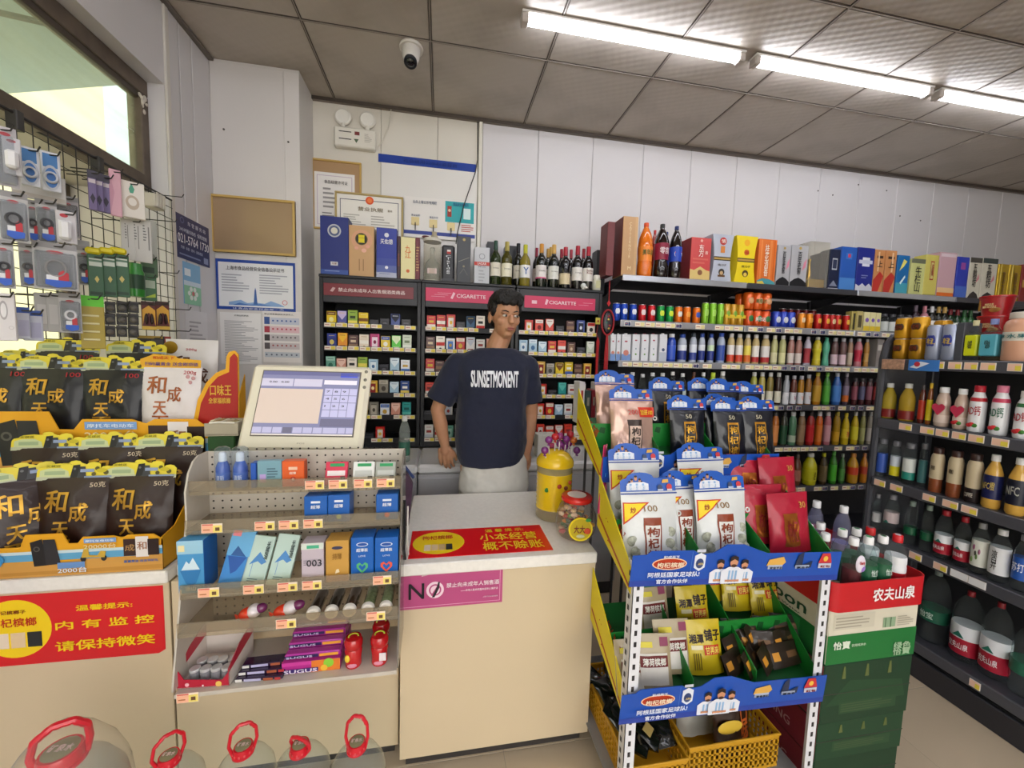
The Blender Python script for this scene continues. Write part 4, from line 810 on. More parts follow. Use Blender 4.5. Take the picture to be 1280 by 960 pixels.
# ---- second shelf: cans
n=0
cans=[(767,774,'blue'),(775,784.5,'blue'),(786,796.5,'blue'),(797.5,808,'red'),(809,820,'red'),(821,831,'green'),(832,842.5,'green'),(843.5,853,'orange and white'),(853.5,864,'orange'),(865,876.5,'orange and blue')]
cc={'blue':('#1f48b4','#e8ecf4'),'red':('#c8202a','#f0dcdc'),'green':('#1f9a4a','#d8e840'),'orange and white':('#e8741c','#e8e4dc'),'orange':('#e8761c','#f0a040'),'orange and blue':('#e8741c','#3a5ab8'),'dark red':('#8a2018','#c8903a')}
for i,(a,b_,c)in enumerate(cans):
    P,r,h=onshelf(a,b_,377-.0*i,SZ[1]);P=place_round('B',P,.0262)
    can('soda_can','%s soft drink can, %s from the cabinet end of the second wall shelf'%(c,nth(i+1)),P,.0262,.118,*cc[c],group='cans on the second wall shelf')
for i in range(3):
    P,r,h=onshelf(877.5+9.5*i,886.5+9.5*i,371,SZ[1]);P=place_round('B',P,.024)
    can('slim_can','tall lime green slim can, %s of the three before the yellow multipack'%nth(i+1),P,.024,.155,'#8cc83c','#a8d860','cans on the second wall shelf')
def multipack(label,x0,x1,yt,z,Y,col,col2,n,cr=.0262,wrap=None,group='shrink-wrapped can packs',text=None):
    """a wrapped tray pack: the cans stay parts of the one pack"""
    a,b_=aY(x0,yt+12,Y).x,aY(x1,yt+12,Y).x;W=b_-a;r=W/n/2;h=aY((x0+x1)/2,yt,Y-r).z-z
    t=thing('can_multipack',label,'multipack',T3(a,Y,z),group);mb=None
    for row in range(2):
        for i in range(n):
            MB().lathe([(0,0),(r*.82,0),(r*.98,.008),(r*.98,h-.012),(r*.82,h-.002),(0,h-.002)],mat(col,.2,metal=.3,coat=.6),14,M=T3(r+2*r*i,r+2*r*row,0)).build('can',t,smooth=True)
    if wrap:
        MB().box(0,W,-.001,0,h*wrap[0],h*wrap[1],mat(wrap[2],.3)).build('wrap_print',t)
    for i in range(n):
        MB().ell((r+2*r*i,r*.1,h*.5),(r*.6,r*.16,h*.2),mat(col2,.3),10,6).build('logo_print',t,smooth=True)
    if text:txt(t,text[0],W*.3,W*.7,h*.35,h*.6,text[1],y=-.006,bold=.03)
    return t,W,h
LASTX['B']=aY(933,400,2.545).x
multipack('yellow wrapped drink pack with green band, between the lime slim cans and orange packs',907,932.5,379,SZ[1]+.001,2.53,'#c8941e','#7aa83a',3,wrap=(.35,.5,'#e8c83a'))
multipack('orange can multipack standing at the bottom of the orange pile',934,966,387,SZ[1]+.001,2.53,'#e0571c','#3a7a44',3,text=('美年达','#f4f0e4'))
z2=aY(950,387,2.53).z+.002
t,W,h_=multipack('orange can multipack stacked on top of the orange pile',934,968,364,z2,2.53,'#e8641c','#e8b080',3,text=('美年达','#2f6a34'))
multipack('blue can multipack with round emblem, beside the orange pile',969,997,388.5,SZ[1]+.001,2.53,'#1f3fb4','#d8dce8',3)
LASTX['B']=aY(998,400,2.53).x
for i,(a,b_,c,nm)in enumerate([(998,1005,('#e8902c','#f0d8b0'),'orange and cream'),(1006.5,1016,('#e88a1c','#f0a840'),'plain orange'),(1018,1026,('#c02420','#e8b040'),'red'),(1028,1037,('#c02420','#e8b040'),'red'),(1038,1042,('#b02420','#e8d0a0'),'red'),(1043,1050,('#b82018','#e8b040'),'red'),(1052,1063,('#b82018','#e8b040'),'red')]):
    P,r,h=onshelf(a,b_,389,SZ[1],2.53);P=place_round('B',P,.024)
    can('slim_can','%s drink can, %s after the blue multipack on the second wall shelf'%(nm,nth(i+1)),P,.024,.118,*c,group='cans on the second wall shelf')
for i in range(5):
    P,r,h=onshelf(974+9.5*i,983+9.5*i,374,SZ[1],2.72)
    can('soda_can','dark red drink can in the rear line behind the blue multipack, %s of five'%nth(i+1),P,.027,.17,'#6a1a18','#a8783a','rear dark red cans')
for i,(a,b_,y,c,it,lab)in enumerate([(1064,1070.5,389,'#b8a85a',[('r',.3,.7,.1,.9,'#3a3828')],'slim khaki drink carton beside the red cans'),(1071,1078,389,'#c8b878',[('r',.2,.8,.2,.8,'#5a5438')],'slim tan drink carton beside the white flowered packs'),
   (1079.5,1087,390,'#e6dfa8',[('r',0,1,0,.3,'#e8c838'),('c',.5,.6,.3,'#8a6ac0')],'white drink carton with purple flower, first of three'),(1087.5,1094,390.5,'#e6dfa8',[('r',0,1,0,.3,'#e8c838'),('c',.5,.6,.3,'#8a6ac0')],'white drink carton with purple flower, second of three'),(1094.5,1100.5,391,'#e6dfa8',[('r',0,1,0,.3,'#e8c838'),('c',.5,.6,.3,'#8a6ac0')],'white drink carton with purple flower, third of three')]):
    carton('drink_carton',lab,'carton',a,b_,y,2.53,SZ[1]+.001,.05,c,it)
LASTX['B']=aY(1100.5,400,2.53).x+.01
for i in range(4):
    P,r,h=onshelf(1101+10*i,1109.5+10*i,387+.5*i,SZ[1],2.56);P=place_round('B',P,.0285)
    bottle('water_bottle','clear bottle with dark cap and pale label, %s of four past the flowered cartons'%nth(i+1),'bottle','jar',P,.0285,.15,WATER,'#4a4a50',[(.1,.6,'#cfd4d0')],'dark-capped clear bottles')
spir=[(1139,1145,385,'#3a2a34','#6a5a68','#c8c0c4','dark'),(1151,1158,384,'#c88a94','#d88a98','#f0dce0','pink-foiled'),(1160,1167,385.5,'#2a2a28','#e4e4e8','#e8e4dc','white-foiled'),(1168,1175,388,'#1a1c14','#c8a25a','#e8e4dc','gold-foiled'),(1175.5,1182,388,'#1a1c14','#c8a25a','#e8e4dc','gold-foiled'),(1184,1189,387,'#1a3a20','#7a1c24','#e8ece8','green'),(1192,1199,387,'#1a3a20','#7a1c24','#e8ece8','green'),(1201,1207,388,'#2a5a30','#2a5a30','#e8ece8','green'),(1209,1214,388.5,'#2a5a30','#2a5a30','#e8ece8','green')]
for i,(a,b_,y,g_,fo,lb,nm)in enumerate(spir):
    P,r,h=onshelf(a,b_,y,SZ[1],2.56);P=place_round('B',(P[0],P[1]-.005,P[2]),.030)
    bottle('spirit_bottle','%s bottle, %s of the nine seen behind the gondola on the second wall shelf'%(nm,nth(i+1)),'bottle','wine',P,.030,.23 if i<5 else .215,mat(g_,.08,coat=.6),fo,[(.15,.5,lb)],'bottles behind the gondola top')
# ---- generic rows: (kind, x0, x1, body, cap, label bands, description)
def row(key,zs,ytop,items,shelfname,Y=None,grp=None,cat='bottle'):
    n=0
    for it in items:
        kind,x0,x1,body,cap,labs,desc=it[:7];dy=it[7]if len(it)>7 else 0;n+=1
        P,r,h=onshelf(x0,x1,ytop+dy,zs,Y);r=round(r,3);P=place_round(key,P,r)
        lab='%s, %s along the %s wall shelf'%(desc,nth(n),shelfname)
        if kind=='carton':
            t=thing('drink_carton',lab,'carton',T3(P[0]-r,P[1]-.03,P[2]),grp);W=2*r;pk=('ct',body,cap,round(r,3),round(h,3),str(labs))
            MB().box(0,W,0,.055,0,h*.86,mat(body,.35),.002).prism([(0,h*.86),(W,h*.86),(W*.98,h*.97),(W*.02,h*.97)],.004,.05,mat(body,.35)).build('carton_body',t)
            MB().lathe([(r*.35,0),(r*.35,.01),(0,.01)],cap,10,M=T3(W/2,.018,h*.955)).build('cap',t)
            art(t,W,h*.86,labs,y=-.0006)
        elif kind=='box':
            t=thing('drink_carton',lab,'carton',T3(P[0]-r,P[1]-.03,P[2]),grp);MB().box(0,2*r,0,.08,0,h,mat(body,.4),.002).build('carton_body',t);art(t,2*r,h,labs,y=-.0006)
        else:
            bottle('drink_bottle',lab,cat,kind,P,round(r,3),round(h,2),body if not isinstance(body,str)else mat(body,.1,coat=.6),cap,labs,grp,n=14,text=(it[8]if len(it)>8 else None))
wc=[('r',0,1,.0,.3,'#7a9ad0'),('c',.5,.35,.3,'#d88a7a'),('r',.3,.6,.8,.86,'#b04a5a')];wc2=[('c',.5,.3,.12,'#6aa04a'),('r',.4,.55,.5,.56,'#8a9aa8'),('r',.3,.6,.85,.9,'#b04a5a')]
R=[('carton',761,768,'#e4e6ea','#e8e8e8',wc,'white drink carton with a pastel picture'),('carton',768.5,774,'#e4e6ea','#e8e8e8',wc,'white drink carton with a pastel picture'),('carton',774.5,787,'#e4e6ea','#e8e8e8',wc,'wide white drink carton with peach picture'),
     ('carton',788,798,'#e6e8ec','#8a3a4a',wc2,'white drink carton with small leaf'),('carton',799,809,'#e6e8ec','#8a3a4a',wc2,'white drink carton with small leaf'),('carton',810,820,'#e6e8ec','#8a3a4a',wc2,'white drink carton with small leaf'),('carton',821.5,832,'#e2e4ea','#e8e8e8',[('r',0,1,0,.4,'#c0c8d4'),('c',.5,.5,.2,'#4a5a7a')],'white drink carton with blue-grey foot'),
     ('tea',833.5,845.5,'#2a4ab0','#e4e4e8',[(.1,.6,'#2f56c4')],'blue bottle with white cap',0),('tea',847,859,'#b8c0d0','#2a4aa0',[(.1,.42,'#2a3a88'),(.42,.62,'#e4e8f0')],'white and navy bottle with blue cap'),('tea',862,871.5,'#b8c0d0','#3a4450',[(.1,.35,'#3a4a98'),(.35,.62,'#dfe4ee')],'white and blue bottle with dark cap'),
     ('tea',873,882,'#b8c0d0','#2a4aa0',[(.1,.42,'#2a3a88'),(.42,.62,'#e4e8f0')],'white and navy bottle with blue cap'),('tea',884.5,893.5,'#b8c0d0','#2a4aa0',[(.1,.42,'#2a3a88'),(.42,.62,'#cfe4c0')],'white and navy bottle with green window'),('tea',896,907,'#a8b4cc','#2a4aa0',[(.1,.6,'#3452a8')],'all blue bottle'),
     ('tea',909,919,'#c8b07a','#c8c4c0',[(.08,.30,'#d84a30'),(.30,.62,'#ece8e4')],'white-sleeved tea bottle with orange wave'),('tea',919.5,929.5,'#c8b07a','#c8c4c0',[(.08,.30,'#d84a30'),(.30,.62,'#ece8e4')],'white-sleeved tea bottle with orange wave'),('tea',930,939.5,'#c8b07a','#c8c4c0',[(.08,.30,'#e0702c'),(.30,.62,'#f0dc5a')],'yellow-sleeved tea bottle'),
     ('tea',940,950,'#c8b07a','#c8c4c0',[(.08,.25,'#b82c30'),(.25,.62,'#ece8e4')],'white-sleeved tea bottle with red wave'),('tea',951.5,963,'#c8b07a','#c8c4c0',[(.08,.25,'#b82c30'),(.25,.62,'#ece8e4')],'white-sleeved tea bottle with red wave'),
     ('tea',964,973,'#c8c88a','#d8d4c0',[(.08,.42,'#e0dcb0')],'pale yellow juice bottle with cream label'),('tea',974,983.5,'#c8c88a','#d8d4d4',[(.08,.42,'#e4e0a8')],'pale yellow juice bottle with lemon label'),('tea',985,994,'#b07a70','#d8d4d4',[(.08,.42,'#e8dcd4')],'rose tea bottle with white label'),('tea',994.5,1003.5,'#b07a70','#d8d4d4',[(.08,.42,'#e8dcd4')],'rose tea bottle with white label'),
     ('contour',1004.5,1015,'#c8c0d0','#b8b0b8',[(.1,.6,'#b4404a')],'white and red contoured bottle',3),('contour',1016,1028,'#d8c430','#d8d4c0',[(.2,.6,'#e4d838')],'yellow contoured bottle',3),('contour',1028.5,1038.5,'#5ab898','#58b496',[],'teal green bottle without a label',-1),
     ('tea',1039.5,1049,'#6a4a4a','#b8b4b8',[(.08,.42,'#e4c8d0')],'dark bottle with pink and white label'),('tea',1049.5,1059.5,'#6a4a4a','#b8b4b8',[(.08,.42,'#e4c8d0')],'dark bottle with pink and white label'),('tea',1060,1067.5,'#b08a70','#a8a4a8',[(.08,.5,'#c8b8a0')],'tan tea bottle'),('contour',1068,1079.5,'#c87a84','#c8c4c8',[(.2,.6,'#c8304a')],'pink drink bottle with red label',2),('contour',1080,1088,'#b8843c','#b8b4a8',[(.2,.5,'#c89a50')],'amber drink bottle',4),
     ('box',1090,1103,'#8a8480','',[('r',.1,.9,.6,.8,'#c8c4bc')],'grey carton')]
row('C',SZ[2],417,R,'third',grp='drinks on the third wall shelf')
R=[('water',760+12.5*i,771+12.5*i,WATER,'#e8e8ea',[(.22,.45,'#b8c8c4')],'clear water bottle with white cap',(0,1,0,2)[i%4])for i in range(8)]
R+=[('fat',862,872,'#7a4a2a','#5a3a2a',[(.2,.5,'#a86a3a')],'brown bottle'),('fat',874,884,'#5a6a3a','#e8e8ea',[(.2,.5,'#9ab84a')],'green tea bottle'),('tea',886,896,'#a8c040','#c8e040',[(.15,.5,'#c8d860')],'lime bottle'),('tea',898,908,'#8a8a80','#e4e4e4',[(.15,.5,'#d8d4c8')],'pale bottle')]
R+=[('tea',939+10.3*i-1,948+10.3*i-1,['#a8a84a','#b8a850','#8a7a3a','#3a2420'][i],'#d4d4d0',[(.06,.42,'#e0dcc8')],['yellow-green tea bottle with white label','golden tea bottle with white label','olive tea bottle with white label','near-black tea bottle with white label'][i])for i in range(4)]
R+=[('tea',979+9.2*i,987.6+9.2*i,['#b8bcc4','#6a3428','#b8801c','#a06a28'][i],'#b8b8bc',[(.03,.42,'#e8e8ec')],['clear','red-brown','golden','amber'][i]+' tea bottle with a low white band',4,[('V',.15,.3,.4,['#b8bcc4','#b03060','#e0802c','#b05a3a'][i])])for i in range(4)]
R+=[('fat',1016.5,1028,'#b87a20','#c8b430',[(.1,.6,'#c89a30')],'floral yellow-brown bottle',-2),('fat',1029,1039.5,'#4a9a3a','#7ac850',[(.1,.6,'#58b040')],'bright green bottle',-2),('fat',1040.5,1053,'#3a6ab8','#c8ccd8',[(.1,.6,'#4a84d0')],'sky blue bottle',-2),('fat',1054,1063,'#5a4a58','#b8b0b8',[(.1,.3,'#d8702c'),(.3,.6,'#8a7a90')],'purple and orange bottle',-1)]
R+=[('jar',1064.5+9*i,1073+9*i,'#4a2024','#3a3438',[(.2,.7,['#8a4a58','#5a5a78','#8a5060','#a03a3a'][i])],'short dark red bottle',8)for i in range(4)]
row('D',SZ[3],465,R,'fourth',grp='drinks on the fourth wall shelf')
R=[('tea',965,974.5,'#b86a28','#3a3a3a',[(.1,.6,'#d88a4a')],'orange tea bottle'),('tea',975.5,985.5,'#3a3a30','#3a3a3a',[(.05,.6,'#1f4a30')],'dark bottle with deep green label'),('tea',986.5,996.5,'#5a8a6a','#d8d8d8',[(.1,.3,'#a8b8a0')],'clear green bottle'),('tea',997.5,1007.5,'#8a6a4a','#c8c8c8',[(.1,.6,'#9a7a5c')],'milky brown tea bottle'),
     ('tea',1008.5,1019,'#a82420','#3a2a2a',[(.1,.6,'#c8242c')],'red bottle'),('tea',1019.5,1029.5,'#d8641c','#e0d8d8',[(.1,.6,'#d8782c')],'orange-red bottle'),('tea',1030,1040,'#c87a84','#e4d8d8',[(.1,.6,'#d8a0a8')],'pink peach bottle'),('tea',1041,1051.5,'#a8841c','#b8a43c',[(.1,.4,'#c8981c')],'dull gold bottle'),('fat',1052,1063,'#d0b41c','#d8c020',[(.2,.5,'#e0c830')],'bright yellow bottle with red panel',2,[('茶',.25,.42,.5,'#c03020')]),
     ('fat',1064,1074.5,'#c8ac1c','#c8c8c0',[(.15,.55,'#d8cc30')],'yellow bottle with dark vertical lettering',1),('tea',1075.5,1083,'#8a8a50','#9a9a90',[(.1,.5,'#a0a068')],'dim olive bottle'),('tea',1084,1092,'#8a8478','#8a8a88',[(.1,.5,'#a8a098')],'dim grey bottle')]
row('E',SZ[4],514,R,'fifth',grp='drinks on the fifth wall shelf')
R=[('fat',980,990,'#6a5a48','#c8b43c',[(.1,.5,'#5a6a40')],'murky tea bottle with yellow cap',4),('fat',991,1002.5,'#6a3a24','#5a4a40',[(.15,.5,'#a86a5a')],'brown tea bottle',2),('fat',1003.5,1022.5,'#c8c41c','#d8d8d0',[(.15,.5,'#d0cc24')],'wide yellow-green bottle',0,[('冰\n红',.2,.45,.2,'#3a3418')]),('fat',1023.5,1035.5,'#4a3a20','#c8c020',[(.1,.6,'#6a5a3a')],'dark floral bottle with yellow cap'),('fat',1036.5,1047.5,'#3a8a2a','#58a848',[(.1,.6,'#4ab030')],'vivid green bottle',-2),('fat',1048.5,1057.5,'#3a6a34','#a8b0a0',[(.1,.5,'#4a8a3c')],'dull green bottle',1),
     ('fat',1058.5,1074.5,'#c8941c','#c8843c',[(.3,.55,'#c84020')],'wide golden bottle with red shoulder'),('fat',1075,1086,'#c07a1c','#a8683c',[(.3,.55,'#b03c20')],'golden bottle with red shoulder')]
row('F',SZ[5],566,R,'lowest visible',grp='drinks on the lowest visible wall shelf')
a=aY(758,400,2.50);t=thing('hanging_charm','red knotted charm with oval medallion and tassel hanging at the shelf corner','ornament',T3(a.x,2.475,0))
zz=lambda y:aY(758,y,2.475).z
MB().tube([(0,0,zz(350)),(0,0,zz(378))],.0025,'#b01c24',6).build('cord',t)
MB().prism([(-.012,zz(379)),(0,zz(375)),(.012,zz(379)),(0,zz(383))],-.004,.004,'#c01c24').build('knot',t)
cz_=zz(403);MB().tube([(.042*math.cos(q*.262)-.0,0,cz_+.083*math.sin(q*.262))for q in range(24)],.006,'#9c1822',6,closed=True).build('ring',t,smooth=True)
MB().ell((0,.0,cz_),(.030,.006,.065),mat('#3a3236',.3),14,10).build('medallion',t,smooth=True)
for j in range(5):MB().ell((random.uniform(-.012,.012),-.006,cz_-.04+.02*j),(.008,.003,.007),['#b8963c','#a82830','#3a6a58','#c8a850','#a82830'][j],8,6).build('bead',t)
for s in(-.008,0,.008):MB().tube([(s*.5,0,cz_-.083),(s,0,zz(440)),(s*1.2,0,zz(462))],[.003,.006,.005],'#a81820',6).build('tassel',t)
a=aY(748,400,2.58);t=thing('wine_cork_tag','small yellow tag with red cord fixed on the cigarette cabinet edge','tag',T3(a.x,2.585,a.z));zt=aY(748,397,2.58).z-a.z;zb=aY(748,405.5,2.58).z-a.z
MB().box(-.017,.017,0,.008,zb,zt,'#d8cc58',.002).build('tag_body',t);MB().lathe([(.007,0),(.007,.002)],'#b03a30',10,M=T3(0,-.001,(zt+zb)/2)@RX(math.pi/2)).build('printed_dot',t)
MB().tube([(0,0,zb),(-.008,-.002,zb-.06),(.004,-.002,zb-.10)],.0018,'#b82028',5).build('cord',t);MB().lathe([(.003,0),(.012,-.03),(.01,-.09),(.008,-.35)],'#b81c22',10,M=T3(.004,-.002,zb-.09)).build('tassel',t)
# ================================================================ THE CLERK
def remesh_obj(mb,name,parent,voxel,smooth_it,m,disp=None,M=None):
    me=mb.mesh(name);me.materials.clear();me.materials.append(m);o=ob(name,me,parent,M)
    r=o.modifiers.new('r','REMESH');r.mode='VOXEL';r.voxel_size=voxel;r.use_smooth_shade=True
    s=o.modifiers.new('s','SMOOTH');s.factor=.5;s.iterations=smooth_it
    if disp:
        tx=bpy.data.textures.new(name+'_tex','CLOUDS');tx.noise_scale=disp[0];tx.noise_depth=2
        d=o.modifiers.new('d','DISPLACE');d.texture=tx;d.strength=disp[1];d.mid_level=.5;d.texture_coords='LOCAL'
    return o
def limb(mb,pts,rs,m='#ffffff',n=14):
    """tapered limb with rounded ends"""
    mb.tube(pts,rs,m,n)
    for p,r in zip(pts,rs):mb.ell(p,r*.995,m,12,8)
PYc=2.075
skin=mat('#b98868',.5,noise_=.05,scale=20);skin.node_tree.nodes['Principled BSDF'].inputs['Subsurface Weight'].default_value=.08
person=thing('person','young man in navy T-shirt and pale grey shorts leaning back on the steel counter','person',T3(.27,PYc,0))
def L(p):return Vector((p.x-.27,p.y-PYc,p.z))
hd=L(aY(631,396,PYc-.03));neck0=L(aY(622,436,PYc));
shl,shr=L(aY(571,456,PYc)),L(aY(660,459,PYc))
ell_,elr=L(aY(547,512,PYc+.01)),L(aY(664,516,PYc+.02))
wrl,wrr=L(aY(556,556,PYc+.035)),L(aY(658,566,PYc-.0))
hip=Vector((.02,.02,.92))
b=MB()
limb(b,[hip,Vector((0,.0,1.1)),Vector((0,-.01,1.3)),Vector((0,0,1.42))],[.10,.095,.10,.07])
limb(b,[shl+Vector((.03,0,0)),shr+Vector((-.03,0,0))],[.045,.045])
limb(b,[Vector((0,.005,1.44)),neck0+Vector((0,0,.02)),hd+Vector((0,.02,-.07))],[.07,.056,.052])
for s in(-1,1):limb(b,[Vector((.02+s*.09,.01,.88)),Vector((.02+s*.10,-.01,.50)),Vector((.02+s*.105,.015,.28)),Vector((.02+s*.105,.03,.09))],[.095,.06,.052,.036])
for s in(-1,1):limb(b,[Vector((.02+s*.105,.04,.045)),Vector((.02+s*.115,-.12,.03))],[.034,.03])
limb(b,[shl,(shl*.55+ell_*.45),ell_,(ell_*.6+wrl*.4),wrl],[.052,.046,.037,.038,.025])
limb(b,[shr,(shr*.55+elr*.45),elr,(elr*.6+wrr*.4),wrr],[.052,.046,.037,.037,.025])
HM=Matrix.Translation(hd)@RZ(math.radians(12))@RX(math.radians(4))
def he(c,r,n=16,k=12):b.ell(c,r,'#ffffff',n,k,HM)
he((0,.012,.035),(.076,.094,.092));he((0,-.018,-.035),(.058,.068,.075));he((0,-.04,-.085),(.032,.036,.026))
he((0,-.092,-.012),(.013,.020,.024));he((0,-.102,-.026),(.017,.014,.011));he((-.028,-.075,.022),(.022,.014,.010));he((.028,-.075,.022),(.022,.014,.010))
he((-.040,-.055,-.022),(.022,.020,.022));he((.040,-.055,-.022),(.022,.020,.022));he((0,-.082,-.060),(.022,.012,.012))
for s in(-1,1):he((s*.078,.012,-.008),(.010,.018,.032),10,8)
def hand(w,d,side,fdirs,palm_n):
    """palm from wrist w along d; fingers as separate bent chains"""
    d=Vector(d).normalized();pn=Vector(palm_n).normalized();ac=d.cross(pn).normalized()
    limb(b,[w,w+d*.035],[.024,.024])
    for k in range(4):
        o=(k-1.5)*.0195;base=w+d*.03+ac*o;kn=w+d*(.082-.004*abs(k-1.3))+ac*o*1.12
        limb(b,[base,kn],[.0125,.0098],n=8)
        ln=[.036,.042,.039,.030][k if side>0 else 3-k];p=kn;dd=d.copy();segs=[kn];rr=[.0086]
        for q in range(3):
            dd=(dd+pn*fdirs[q]).normalized();p=p+dd*ln*(1,.68,.5)[q];segs.append(p);rr.append((.0083,.0077,.0068)[q])
        limb(b,segs,rr,n=8)
    t0=w+d*.022+ac*side*-.022;t1=t0+d*.028+ac*side*-.022+pn*.008;t2=t1+d*.026+ac*side*-.006+pn*.010;t3=t2+d*.02+pn*.008
    limb(b,[t0,t1,t2,t3],[.015,.0125,.0105,.0085],n=8)
hand(wrl,(.06,.10,-.75),-1,(.25,.5,.55),(.25,.9,.1))
hand(wrr,(-.05,.04,-.9),1,(.35,.6,.6),(-.5,.75,.1))
body=remesh_obj(b,'body',person,.0042,4,skin)
sh=MB();navy=mat('#1b2036',.85,noise_=.08,scale=7,sheen=.15,bump=1.6)
hemz=L(aY(615,578,PYc)).z
def ring_loft(mb,rings,n=28,m='#ffffff',closed=True):
    vs=[];fs=[]
    for(c,rx,ry)in rings:
        for i in range(n):
            a=2*math.pi*i/n;ca,sa=math.cos(a),math.sin(a);e=.78
            vs.append((c[0]+rx*math.copysign(abs(ca)**e,ca),c[1]+ry*math.copysign(abs(sa)**e,sa),c[2]))
    for j in range(len(rings)-1):
        for i in range(n):fs.append((j*n+i,j*n+(i+1)%n,(j+1)*n+(i+1)%n,(j+1)*n+i))
    fs.append(tuple(range(n))[::-1]);fs.append(tuple(range((len(rings)-1)*n,len(rings)*n)));mb.add(vs,fs,m)
xl_=lambda y,a,b_:(L(aY(a,y,PYc)).x,L(aY(b_,y,PYc)).x)
rg=[]
for y,a,b_,ry in[(578,574,650,.125),(568,570,654,.128),(550,568,658,.130),(520,570,657,.132),(495,573,656,.132),(472,570,660,.130),(458,568,664,.115),(449,570,663,.10),(443,579,656,.085),(438,590,648,.072),(435,600,643,.064)]:
    x0,x1=xl_(y,a,b_);z=L(aY(615,y,PYc)).z;rg.append((((x0+x1)/2,.0,z),(x1-x0)/2,ry))
ring_loft(sh,rg)
def sleeve(s,e,r0,r1,cut=.68):
    p=s+(e-s)*cut;limb(sh,[s,s+(p-s)*.5],[r0,(r0+r1)/2]);sh.tube([s+(p-s)*.4,p],[(r0+r1)/2,r1],'#ffffff',18)
sleeve(shl+Vector((.006,0,.002)),ell_+Vector((-.012,0,0)),.064,.076,.82);sleeve(shr+Vector((-.006,0,.002)),elr+Vector((-.004,0,0)),.064,.072,.76)
shirt=remesh_obj(sh,'tshirt',person,.0075,9,navy,disp=(.11,.016))
MB().tube([neck0+Vector((.060*math.cos(q*math.pi/12),.058*math.sin(q*math.pi/12)+.004,-.010-.020*(1-math.sin(q*math.pi/12))/1.0))for q in range(24)],.0075,navy,8,closed=True).build('collar',person,smooth=True)
cxl,cxr=L(aY(589.5,468,PYc-.14)).x,L(aY(649,479,PYc-.14)).x;zt_,zb_=L(aY(619,464.5,PYc-.14)).z,L(aY(619,484,PYc-.14)).z
lt=txt(person,'SUNSETMONENT',cxl,cxr,zb_,zt_,'#e6e8ee',y=-.16,bold=.07,name='chest_lettering')
LAP[lt]=(shirt,.0015)
so_=MB();zz=lambda y:L(aY(618,y,PYc)).z
ring_loft(so_,[((.02,.0,zz(610)),.192,.115),((.02,.0,zz(592)),.187,.115),((.02,.0,zz(575)),.174,.112),((.02,.0,zz(562)),.155,.104)])
for s in(-1,1):ring_loft(so_,[((.02+s*.118,0,.50),.098,.105),((.02+s*.106,.005,.62),.098,.112),((.02+s*.092,.012,zz(612)),.09,.118),((.02+s*.085,.012,zz(600)),.09,.115)],20)
remesh_obj(so_,'shorts',person,.008,3,mat('#c9c7c0',.85,noise_=.04,scale=25,sheen=.1),disp=(.07,.02))
for s in(-1,1):
    shoe=MB();shoe.ell((.02+s*.118,.01,.052),(.05,.125,.04),'#ffffff',16,10);shoe.ell((.02+s*.112,.075,.075),(.042,.055,.05),'#ffffff',14,10);shoe.box(.02+s*.116-.048,.02+s*.116+.048,-.10,.13,.003,.028,'#ffffff',.012)
    remesh_obj(shoe,'shoe',person,.008,2,mat('#e4e2de',.6))
hr=MB();hc=lambda c,r:hr.ell(c,r,'#ffffff',18,12,HM)
hc((0,.026,.052),(.084,.096,.092));hc((0,-.035,.098),(.068,.060,.045));hc((-.045,-.03,.095),(.04,.05,.035));hc((.045,-.03,.095),(.04,.05,.035));hc((0,.065,.0),(.066,.048,.07))
for s in(-1,1):hc((s*.070,-.010,.035),(.013,.030,.035))
for k in range(10):hc((-.06+.0133*k,-.078+.01*abs(k-4.5)/4.5,.078+.006*math.sin(k*2)),(.010,.016,.022))
hair=remesh_obj(hr,'hair',person,.005,2,mat('#14110f',.55,bump=.6,scale=120),disp=(.012,.010))
for s in(-1,1):
    e=MB().ell((s*.030,-.0815,.004),(.0135,.008,.0062),mat('#cdc4ba',.3,coat=.5),14,10,HM).build('eye',person,smooth=True)
    MB().ell((s*.030+.003,-.0885,.004),(.0058,.0026,.0058),mat('#1c120c',.1,coat=.8),12,8,HM).build('iris',e,smooth=True)
    MB().tube([(s*.014,-.086,.0235),(s*.030,-.0885,.0285),(s*.046,-.080,.0245)],[.0024,.0034,.0018],'#17120f',6,M=HM).build('eyebrow',person,smooth=True)
MB().ell((0,-.0935,-.0565),(.021,.006,.0048),mat('#9a5a50',.45),14,8,HM).ell((0,-.0925,-.0640),(.018,.006,.0050),mat('#a4645a',.45),14,8,HM).build('lips',person,smooth=True)
